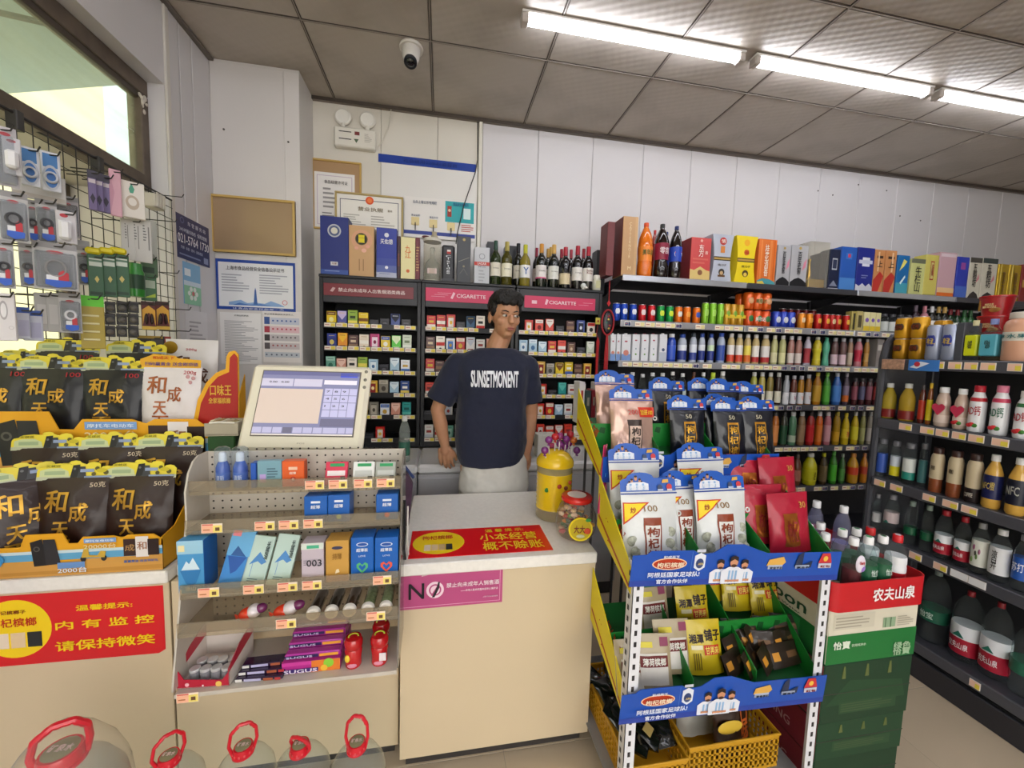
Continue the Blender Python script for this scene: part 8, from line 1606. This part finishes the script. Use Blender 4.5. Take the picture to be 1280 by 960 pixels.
bp('black',916,540,1.335,RZz+.02,'dim black bag beside the aisle-end black bag',rz=-.03,tilt=-.14,sc=.98)
bp('black',950,540,1.33,RZz+.02,'front black bag at the aisle end of the rear tray',rz=.0,tilt=-.14)
bp('black',836,500,1.48,RZz+.08,'rear black bag next to the rose gold bags',rz=.02,tilt=-.10)
bp('black',884,500,1.50,RZz+.08,'rear black bag partly covered by the next header',rz=.0,tilt=-.10)
bp('black',908,500,1.46,RZz+.08,'rear black bag with its whole blue header in view',rz=.0,tilt=-.10)
bp('black',938,500,1.50,RZz+.08,'rearmost black bag at the aisle end',rz=.0,tilt=-.10,sc=.95)
for k,(x0,x1,yt,c,nm)in enumerate([(722,729,477,'#d8d6d6','slim white carton with red print behind the yellow rack side'),(730,737,488,'#3a4a48','slim dark green carton behind the yellow rack side'),(738,743,487,'#7a1c28','slim maroon carton behind the yellow rack side'),(743.5,747,478,'#d4d0cc','slim off-white carton touching the rose gold bag')]):
    a,b_=aY(x0,500,1.72).x,aY(x1,500,1.72).x;zt=aY(x0,yt,1.72).z;t=thing('slim_carton',nm,'carton',T3(a,1.70,1.18),'slim cartons behind the rack');MB().box(0,b_-a-.001,0,.08,0,zt-1.18,c,.002).build('carton_body',t);art(t,b_-a-.001,zt-1.18,[('r',.3,.7,.55,.8,'#b03a3a' if k in(0,3)else '#8a8a80')],y=-.0006)
t=thing('support_shelf','plain dark shelf stand behind the rack holding the slim cartons','stand',T3(.70,1.69,0));MB().box(0,.18,0,.12,1.16,1.179,'#3a3a3c',.002).build('shelf_board',t)
for x in(0,.17):
    for y in(0,.11):MB().box(x,x+.01,y,y+.01,0,1.16,'#3a3a3c').build('leg',t)
def small_bag(kind,label,x,yb_,Y,z,rz=0,tilt=-.3,sc=1):
    p=aY(x,yb_,Y);M=T3(p.x,Y,z)@RZ(rz)@RX(tilt)@Matrix.Diagonal((sc,sc,sc,1))
    if kind in BP:return tagp(copy_tree(BP[kind],M),label,'snack bag','small bags in the middle rack tray')
    t=thing('snack_bag',label,'snack bag',M,'small bags in the middle rack tray')
    w,h,d,col={'yellow':(.125,.16,.03,'#c8b018'),'tan':(.125,.16,.022,'#a89878'),'sachet':(.125,.07,.012,'#2a2018')}[kind]
    me=pouch_mesh(w,h,d,mat(col,.35,coat=.35,bump=.2,scale=20),seed=ord(kind[0]));b=ob('pouch_body',me,t)
    if kind=='yellow':
        for s,a,b_,c,dd,cc in(('湘潭',-.42,-.04,.58,.74,'#2a1a10'),('铺子',.0,.44,.62,.82,'#2a1a10')):o=txt(t,s,w*a,w*b_,h*c,h*dd,cc,y=-.06,bold=.06);lap(o,b)
        for(x0,x1,z0,z1,cc)in((-.05,.38,.36,.54,'#c83424'),(-.38,-.08,.46,.54,'#e4dcb8')):
            o=MB().add([(w*(x0+(x1-x0)*i/4),-.06,h*(z0+(z1-z0)*j/2))for j in range(3)for i in range(5)],[(j*5+i,j*5+i+1,j*5+i+6,j*5+i+5)for j in range(2)for i in range(4)],mat(cc)).build('printed_panel',t);lap(o,b,.0008)
        o=txt(t,'甘再来',-w*.02,w*.35,h*.38,h*.52,'#f0dc6a',y=-.06,bold=.03);lap(o,b,.002)
        for q in range(4):o=MB().box(w*(-.36+.06*q),w*(-.34+.06*q),-.0165,-.015,h*.1,h*.4,'#6a5a14').build('printed_stripe',t)
    elif kind=='tan':
        for(x0,x1,z0,z1,cc)in((-.34,.38,.10,.66,'#d8d4cc'),(-.34,.38,.42,.62,'#6a1a1c'),(.20,.42,.78,.94,'#8a3a5a'),(-.36,.0,.76,.86,'#d8c83a')):
            o=MB().add([(w*(x0+(x1-x0)*i/4),-.06,h*(z0+(z1-z0)*j/3))for j in range(4)for i in range(5)],[(j*5+i,j*5+i+1,j*5+i+6,j*5+i+5)for j in range(3)for i in range(4)],mat(cc)).build('printed_panel',t);lap(o,b,.0008 if cc!='#6a1a1c' else .0016)
        o=txt(t,'薄荷槟榔',-w*.28,w*.32,h*.45,h*.58,'#e8e4dc',y=-.06,bold=.04);lap(o,b,.0026)
    else:
        for(x0,x1,z0,z1,cc)in((-.42,-.2,.3,.65,'#c88a2c'),(.05,.4,.36,.62,'#6a4c30')):
            o=MB().add([(w*(x0+(x1-x0)*i/4),-.06,h*(z0+(z1-z0)*j/2))for j in range(3)for i in range(5)],[(j*5+i,j*5+i+1,j*5+i+6,j*5+i+5)for j in range(2)for i in range(4)],mat(cc)).build('printed_panel',t);lap(o,b,.0006)
    BP[kind]=t;return t
MZ=.44
for a in[('yellow','front yellow bag in the middle tray, nearest the lower banner',882,850,1.07,MZ+.03),('yellow','yellow bag standing behind the nearest one in the middle tray',868,800,1.17,MZ+.085),('yellow','yellow bag at the far back of the middle cell, half shaded',885,770,1.27,MZ+.135),('yellow','yellow bag in the aisle-side cell, nearer the pay counter',922,780,1.23,MZ+.115),('yellow','yellow bag in the aisle-side cell, nearer the boxes',958,780,1.20,MZ+.11),('yellow','shaded yellow bag behind the aisle-side pair',935,760,1.31,MZ+.155),
          ('tan','upright tan sachet bag with maroon band, rear of the counter-side cell',818,800,1.19,MZ+.09),('tan','tan sachet bag with maroon band, front of the counter-side cell by the divider',842,850,1.08,MZ+.035),('tan','tan sachet bag lying low in front of the counter-side cell',818,855,1.05,MZ+.015),('tan','tan sachet bag sunk deepest by the white post',795,860,1.055,MZ+.0)]:
    small_bag(*a,rz=random.uniform(-.12,.12))
rnd=random.Random(5)
for k in range(12):
    p=aY(925+12*(k%4)+rnd.uniform(-3,3),845-8*(k//4),1.06+.035*(k//4));small_bag('sachet','dark brown sachet in the aisle-side cell of the middle tray, %s of the pile'%nth(k+1),924+20*(k%4),840,1.055+.032*(k//4),MZ+.03+.022*(k//4)+.004*(k%3),rz=rnd.uniform(-.4,.7),tilt=-.5)
def basket(label,x0,x1,y0,y1,z0,h):
    t=thing('yellow_basket',label,'basket',T3(x0,y0,z0),'yellow perforated baskets');W=x1-x0;D=y1-y0;ym=mat('#c8941c',.45)
    def grille(nm,L_,M):
        mb=MB();n=max(4,int(L_/.018));mb.box(0,L_,-.0015,.0015,h-.014,h,ym).box(0,L_,-.0015,.0015,0,.012,ym)
        for r_i in range(4):
            z=.012+(h-.026)*(r_i)/4;mb.box(0,L_,-.0015,.0015,z,z+.006,ym)
        for i in range(n+1):x=L_*i/n;mb.box(max(0,x-.004),min(L_,x+.004),-.0015,.0015,.01,h-.01,ym)
        mb.build(nm,t,M)
    grille('front_grille',W,Matrix());grille('rear_grille',W,T3(0,D,0));grille('side_grille',D,RZ(math.pi/2));grille('side_grille',D,T3(W,0,0)@RZ(math.pi/2))
    MB().box(0,W,0,D,0,.003,ym).build('basket_floor',t);MB().box(-.005,W+.005,-.005,.002,h,h+.008,ym,.002).box(-.005,W+.005,D-.002,D+.005,h,h+.008,ym,.002).box(-.005,.002,0,D,h,h+.008,ym,.002).box(W-.002,W+.005,0,D,h,h+.008,ym,.002).build('rim',t);return t
basket('yellow basket of black wrapped snacks at the foot of the white rack',.60,.80,1.04,1.45,.101,.105);basket('yellow basket of white and brown bags at the foot of the white rack',.82,1.16,1.06,1.45,.101,.115)
for k in range(14):
    x=.625+.038*(k%4)+rnd.uniform(0,.01);y=1.09+.085*(k//4);t=thing('black_packet','small glossy black packet in the yellow basket, %s of the heap'%nth(k+1),'packet',T3(x+.015,y,.20+.01*(k%3))@RZ(rnd.uniform(-1,1))@RX(rnd.uniform(-1.3,-.7)),'black packets in the basket')
    if k==0:bmesh_p=pouch_mesh(.07,.085,.018,mat('#131512',.2,coat=.6),seed=21)
    ob('pouch_body',bmesh_p,t)
    if k in(2,7):MB().box(-.02,.02,-.012,-.010,.03,.06,'#b8a060',.001).build('gold_print',t)
t=thing('white_bag','white snack bag with dark brush characters in the second yellow basket','snack bag',T3(.955,1.20,.115)@RX(-.2));w=.17;me=pouch_mesh(w,.235,.05,mat('#c8c8c0',.35,coat=.3,noise_=.1,scale=18),seed=31);b=ob('pouch_body',me,t)
for s,a,b_,c,d,cc in(('發',-.42,-.12,.72,.92,'#22201c'),('發',-.42,-.12,.5,.7,'#22201c'),('50',.2,.42,.78,.9,'#5a5a58')):o=txt(t,s,w*a,w*b_,.235*c,.235*d,cc,y=-.08,bold=.05);lap(o,b)
t=thing('white_bag','white and green snack bag lying across the back of the second basket','snack bag',T3(1.06,1.30,.16)@RX(-.3));w=.18;me=pouch_mesh(w,.22,.05,mat('#c9c6bc',.35,coat=.3),seed=32);b=ob('pouch_body',me,t);o=txt(t,'大食牛',-w*.3,w*.42,.16,.20,'#b03424',y=-.08,bold=.04);lap(o,b);MB().box(-w*.45,w*.45,-.004,-.002,.2,.214,'#4a8a34').build('green_band',t)
t=thing('brown_bag','dark brown snack bag with orange print and yellow cloud badge, front of the second basket','snack bag',T3(1.02,1.10,.108)@RZ(.05)@RX(-.15));w=.15;me=pouch_mesh(w,.21,.045,mat('#2a1408',.35,coat=.3),seed=33);b=ob('pouch_body',me,t)
MB().ell((-.02,yfront(me,-.02,.11)-.001,.12),(.05,.003,.022),'#d8b43c',16,8).build('cloud_badge',t,smooth=True);o=txt(t,'黑爆炭烧',-w*.38,w*.05,.165,.185,'#c8662c',y=-.08,bold=.04);lap(o,b);o=txt(t,'口\n味\n王',w*.16,w*.4,.03,.17,'#b85a24',y=-.08,bold=.05);lap(o,b)
t=thing('brown_pouch_standing','tall beige paper bag behind the two yellow baskets','snack bag',T3(.88,1.36,.108));ob('pouch_body',pouch_mesh(.13,.24,.05,mat('#9a9484',.4,coat=.2),seed=34),t)
# ================================================================ STACKED CARTONS WITH WATER BOTTLES
BYF=1.012;bx0,bx1=1.262,1.625;BD=.50
def zpx(x,y):return aY(x,y,BYF).z
zt0,zt1,zt2,zt3=zpx(1100,756),zpx(1090,824),zpx(1090,896),0.0
def stackbox(label,z0,z1,col,side,x0=bx0,x1=bx1,yf=BYF,D=BD):
    t=thing('drinks_carton',label,'carton',T3(x0,yf,z0),'stacked drinks cartons');W=x1-x0;H=z1-z0
    MB().box(0,W,0,D,0,H-.001,mat(col,.5,noise_=.06,scale=10),.003).build('carton_body',t)
    if side:MB().box(-.0012,0,.003,D-.003,.003,H-.005,mat(side,.5,noise_=.06,scale=10)).build('side_print',t)
    MB().box(-.0005,W+.0005,-.0008,0,H*.5-.002,H*.5+.0005,'#3a3a34').build('flap_seam',t)if side=='#7a2430' else None
    return t,W,H
def SideM(D):return Matrix(((0,1,0,-.0022),(-1,0,0,D),(0,0,1,0),(0,0,0,1)))
h2=zt2/2
t,W,H=stackbox('lowest dark green carton of the stack, resting on the floor',0.0012,zt2*.5-.002,'#173a24','#7a2430',x0=bx0+.01,yf=BYF+.012)
t,W,H=stackbox('lower dark green carton with three gold bottle drawings, third from the top',zt2*.5,zt2-.001,'#1a4028','#7a2430',x0=bx0+.004,yf=BYF+.006)
for q in range(3):MB().prism([(W*(.26+.26*q)-.008,H*.68),(W*(.26+.26*q)-.003,H*.88),(W*(.26+.26*q)+.003,H*.88),(W*(.26+.26*q)+.008,H*.68)],-.0012,0,'#5f6a38').build('bottle_print',t)
art(t,W,H,[('r',.18,.85,.2,.45,'#24482c'),('lines',.2,.8,.22,.42,4,'#44583a')])
t,W,H=stackbox('upper dark green carton with three gold bottle drawings, second from the top',zt2,zt1-.001,'#173a24','#7a2430')
for q in range(3):MB().prism([(W*(.22+.26*q)-.008,H*.74),(W*(.22+.26*q)-.003,H*.94),(W*(.22+.26*q)+.003,H*.94),(W*(.22+.26*q)+.008,H*.74)],-.0012,0,'#5f6a38').build('bottle_print',t)
art(t,W,H,[('p',[(.05,.3),(.3,.7),(.9,.6),(.95,.3)],'#1d4429'),('r',.2,.85,.14,.34,'#24482c'),('lines',.22,.82,.16,.32,4,'#44583a')])
for s in[o for o in COL.objects if o.name.startswith('side_print')]:
    txt(s,'喜力 BREWING',.12,.40,.03,.07,'#b8908a',y=0,M=SideM(BD))
t,W,H=stackbox('white and green purified water carton with lettering, topmost carton',zt1,zt0-.001,'#d6d0bc',None)
art(t,W,H,[('r',0,1,0,.53,'#1c7034'),('r',.05,.5,.62,.90,'#c9c3b0'),('lines',.07,.45,.64,.86,4,'#a09a8a'),('r',.6,.74,.58,.76,'#8fa888'),('r',.62,.63,.58,.76,'#4a6a4a'),('r',.68,.69,.58,.76,'#4a6a4a'),('lines',.76,.95,.58,.78,5,'#b0aa98')],y=-.0008)
txt(t,'怡寶',W*.06,W*.24,H*.28,H*.42,'#e4ecdc',y=-.0035,bold=.05);txt(t,'饮用纯净水',W*.26,W*.42,H*.30,H*.35,'#c8dcc4',y=-.0035);txt(t,'绿色\n怡寶',W*.74,W*.94,H*.04,H*.28,'#a8c8a4',y=-.0035,bold=.04)
sm=SideM(BD);MB().box(-.0014,0,.003,BD-.003,.003,H*.53,mat('#1c7034',.5)).build('side_print',t)
txt(t,"C'estbon",.10,.42,H*.64,H*.86,'#1f4a34',y=0,M=sm,bold=.03);txt(t,'Purified Drinking Water',.12,.40,H*.55,H*.60,'#3a5a44',y=0,M=sm);txt(t,'怡寶',.16,.34,H*.18,H*.42,'#dfe8dc',y=0,M=sm,bold=.05);MB().box(-.0019,-.0013,.10,.38,H*.12,H*.48,'#2f8a48').build('side_badge',t)
zr0,zr1=zpx(1100,757),zpx(1100,722)
t=thing('red_bottle_tray','red rounded cardboard tray with white lettering around the loose water bottles','tray',T3(bx0-.012,BYF-.014,zr0));W=bx1-bx0+.024;H=zr1-zr0;D=.42;redm=mat('#c01a24',.35)
def rrect(W,D,r,n=6):
    pts=[]
    for cx,cy,a0 in((W-r,r,-90),(W-r,D-r,0),(r,D-r,90),(r,r,180)):
        for q in range(n+1):a=math.radians(a0+90*q/n);pts.append((cx+r*math.cos(a),cy+r*math.sin(a)))
    return pts
po=rrect(W,D,.035);pi_=[(x*(W-.006)/W+.003,y*(D-.006)/D+.003)for x,y in po];n=len(po)
vs=[(x,y,0)for x,y in po]+[(x,y,H)for x,y in po]+[(x,y,H)for x,y in pi_]+[(x,y,0)for x,y in pi_]
fs=[(i+k*n,(i+1)%n+k*n,(i+1)%n+((k+1)%4)*n,i+((k+1)%4)*n)for k in range(4)for i in range(n)]
MB().add(vs,fs,redm).build('tray_sleeve',t,smooth=True,ang=50)
MB().box(.01,W-.01,.01,D-.01,.0005,.003,'#b8a890').build('tray_floor',t)
txt(t,'农夫山泉',W*.40,W*.84,H*.30,H*.74,'#eeeae8',y=-.0025,bold=.05)
BZ=zr0+.0035;caps=[(1072,670,'w'),(1096,671,'w'),(1118,669,'w'),(1142,670,'r'),(1046,658,'w'),(1069,659,'w'),(1091,657,'w'),(1113,657,'r'),(1043,647,'w'),(1065,647,'w'),(1041,610,'w'),(1063,617,'w'),(1088,626,'w'),(1016,617,'w'),(1022,648,'w')]
bh=.222;used_=[];POSB=[(1.372,.034),(1.432,.034),(1.492,.034),(1.554,.034),(1.305,.075),(1.398,.094),(1.458,.094),(1.518,.094),(1.312,.145),(1.372,.152),(1.452,.345),(1.512,.295),(1.572,.235),(1.335,.335),(1.305,.255)]
desc=['clear water bottle with oval purple and red label and dark berry drink, front row','water bottle with green label second in the front row','water bottle with green label third in the front row','red-capped water bottle with white and red label at the front corner','white-capped bottle in the second row nearest the white rack','white-capped bottle with green print, second row, second along','white-capped bottle with green print, second row, third along','red-capped bottle behind the front row','white-capped bottle in the third row nearest the white rack','white-capped bottle in the third row, second along','lilac tinted bottle at the back nearest the dark jacket','lilac tinted bottle at the back, middle one','lilac tinted bottle at the back nearest the gondola','white-capped bottle tip half buried by the jacket','white-capped bottle peeking beside the crimson bags']
for k,(x,y,c)in enumerate(caps):
    h=bh if k<10 or k>12 else bh+.02;zc=BZ+h-.008
    px_,py_=POSB[k];r=.0285;py_+=BYF
    used_.append((px_,py_))
    labs=[(.20,.60,'#1c5a3c')]if k in(1,2,5,6)else[(.10,.44,'#b01c28'),(.44,.68,'#dfe0e4')]if c=='r' else[(.12,.40,'#b8a8d0')]if k in(10,11,12)else[(.12,.40,'#c8ccd0')]
    if k==0:labs=[]
    body=WATER if k not in(10,11,12)else clear('#d4d4ee',.03,.16)
    t=bottle('water_bottle',desc[k],'bottle','water',(px_,py_,BZ),r,h,body,'#e4e4e6' if c=='w' else '#c41a22',labs,'loose water bottles on the carton stack',text=[('怡宝',.44,.54,.45,'#d8e4dc')]if k in(1,2)else None,n=24)
    if k==0:
        MB().lathe([(0,.001),(r*.90,.001),(r*.90,h*.54),(0,h*.54)],mat('#5a101c',.2),18).build('berry_drink',t,smooth=True,ang=50);MB().ell((.004,-r*.86,h*.64),(.019,.006,.030),mat('#e4dce8',.3),16,10).build('oval_label',t,smooth=True);MB().ell((.010,-r*.90,h*.58),(.012,.005,.014),mat('#9a78c8',.3),12,8).build('purple_print',t,smooth=True);txt(t,'Clearly',-.010,.010,h*.64,h*.70,'#c82a34',y=-r-.004,bold=.04)
    MB().lathe([(.0085,h+.0002),(.0085,h+.0006),(0,h+.0006)],'#3a9a5a' if k in(1,2,5,6)else '#c8c8cc',12).build('cap_print',t)
t=thing('rear_carton','tall plain carton behind the water bottles with a jacket thrown on it','carton',T3(1.26,1.54,0.0012));MB().box(0,.40,0,.32,0,.83,mat('#6a5a48',.6),.003).build('carton_body',t)
jk=MB();rnd=random.Random(11)
for k in range(16):jk.ell((1.30+rnd.uniform(0,.26),1.58+rnd.uniform(0,.18),.865+rnd.uniform(0,.05)),(rnd.uniform(.05,.10),rnd.uniform(.04,.07),rnd.uniform(.022,.035)),'#ffffff',12,8)
tj=thing('folded_jacket','dark blue-grey jacket heaped behind the bottles and crimson bags','jacket',T3(0,0,0));remesh_obj(jk,'cloth',tj,.009,3,mat('#3a4150',.9,sheen=.2),disp=(.05,.02))
# ================================================================ FIVE LITRE WATER JUGS IN FRONT OF THE COUNTER
redp=mat('#d0182c',.3,coat=.3)
def jug(label,x,ycap,Zt,r,h,hdl,twist,big=False):
    p=aZ(x,ycap,Zt);t=thing('water_jug',label,'water jug',T3(p.x,p.y,0.0012),'water jugs before the counter');H=Zt
    b_=MB().lathe([(0,0),(r*.9,0),(r,.02),(r*.96,.05),(r,.07),(r,H*.52),(r*.96,H*.58),(r*.99,H*.64),(r*.92,H*.76),(r*.7,H*.86),(r*.42,H*.92),(r*.3,H*.935)],clear('#f4f8f8',.04,.06),28).build('jug_body',t,smooth=True,ang=60)
    c=r*.30 if not big else r*.34
    MB().lathe([(c*.9,H*.925),(c*1.12,H*.93),(c*1.12,H*.945),(c,H*.95),(c,H-.008),(c*.92,H),(0,H)],redp,22).build('cap',t,smooth=True,ang=50)
    for q in range(12):a=q*math.pi/6;MB().box(-.002,.002,c*1.0,c*1.06,H*.952,H-.010,'#e05a60',0,M=RZ(a)).build('cap_rib',t)if not big else None
    MB().ell((0,0,H+.0005),(c*.8,c*.8,.0015),'#8a8a6a',14,6).build('cap_label',t);txt(t,'矿泉水',-c*.6,c*.6,-c*.2,c*.25,'#f0d8d8',y=0,M=Matrix(((1,0,0,0),(0,0,1,0),(0,-1,0,H+.0025),(0,0,0,1))))
    W2,HH=hdl;pts=[(-c*1.0,0,H*.94),(-W2*.9,0,H*.96+HH*.3),(-W2*.75,0,H*.96+HH*.75),(-W2*.2,0,H*.96+HH),(W2*.45,0,H*.96+HH*.97),(W2*.85,0,H*.96+HH*.7),(W2*.9,0,H*.96+HH*.3),(c*1.0,0,H*.94)]
    P2=[]
    for i in range(len(pts)-1):
        a,b2=Vector(pts[i]),Vector(pts[i+1])
        for q in range(4):P2.append(a.lerp(b2,q/4))
    P2.append(Vector(pts[-1]));MB().tube(P2,[(.0045 if not big else .008)+(.0012 if 8<i<20 and i%2 else 0)for i in range(len(P2))],redp,8,M=RZ(twist)).build('handle',t,smooth=True)
    if big:
        MB().lathe([(r*1.03,.02),(r*1.05,H*.6),(r*.98,H*.80),(r*.8,H*.93),(r*.55,H*1.03),(r*.3,H*1.10),(r*.05,H*1.12)],clear('#fbfaf8',rough=.15,dens=.07),20).build('plastic_bag',t,smooth=True)
    return t
jug('nearest large water jug wrapped in clear plastic with a thick red handle',76,937,.50,.125,.50,(.055,.085),.5,True)
jug('water jug with red cap and leaning red handle, next to the wrapped jug',211,944,.335,.085,.33,(.040,.075),.7)
jug('water jug with red cap, in the middle of the jugs',304,932,.335,.085,.33,(.038,.080),.35)
jug('water jug with green-marked red cap, second from the pay counter',375,930,.335,.085,.33,(.040,.030),-.5)
jug('water jug with tall upright red handle, nearest the pay counter',446,927,.335,.085,.33,(.036,.095),-.15)
finish_text()
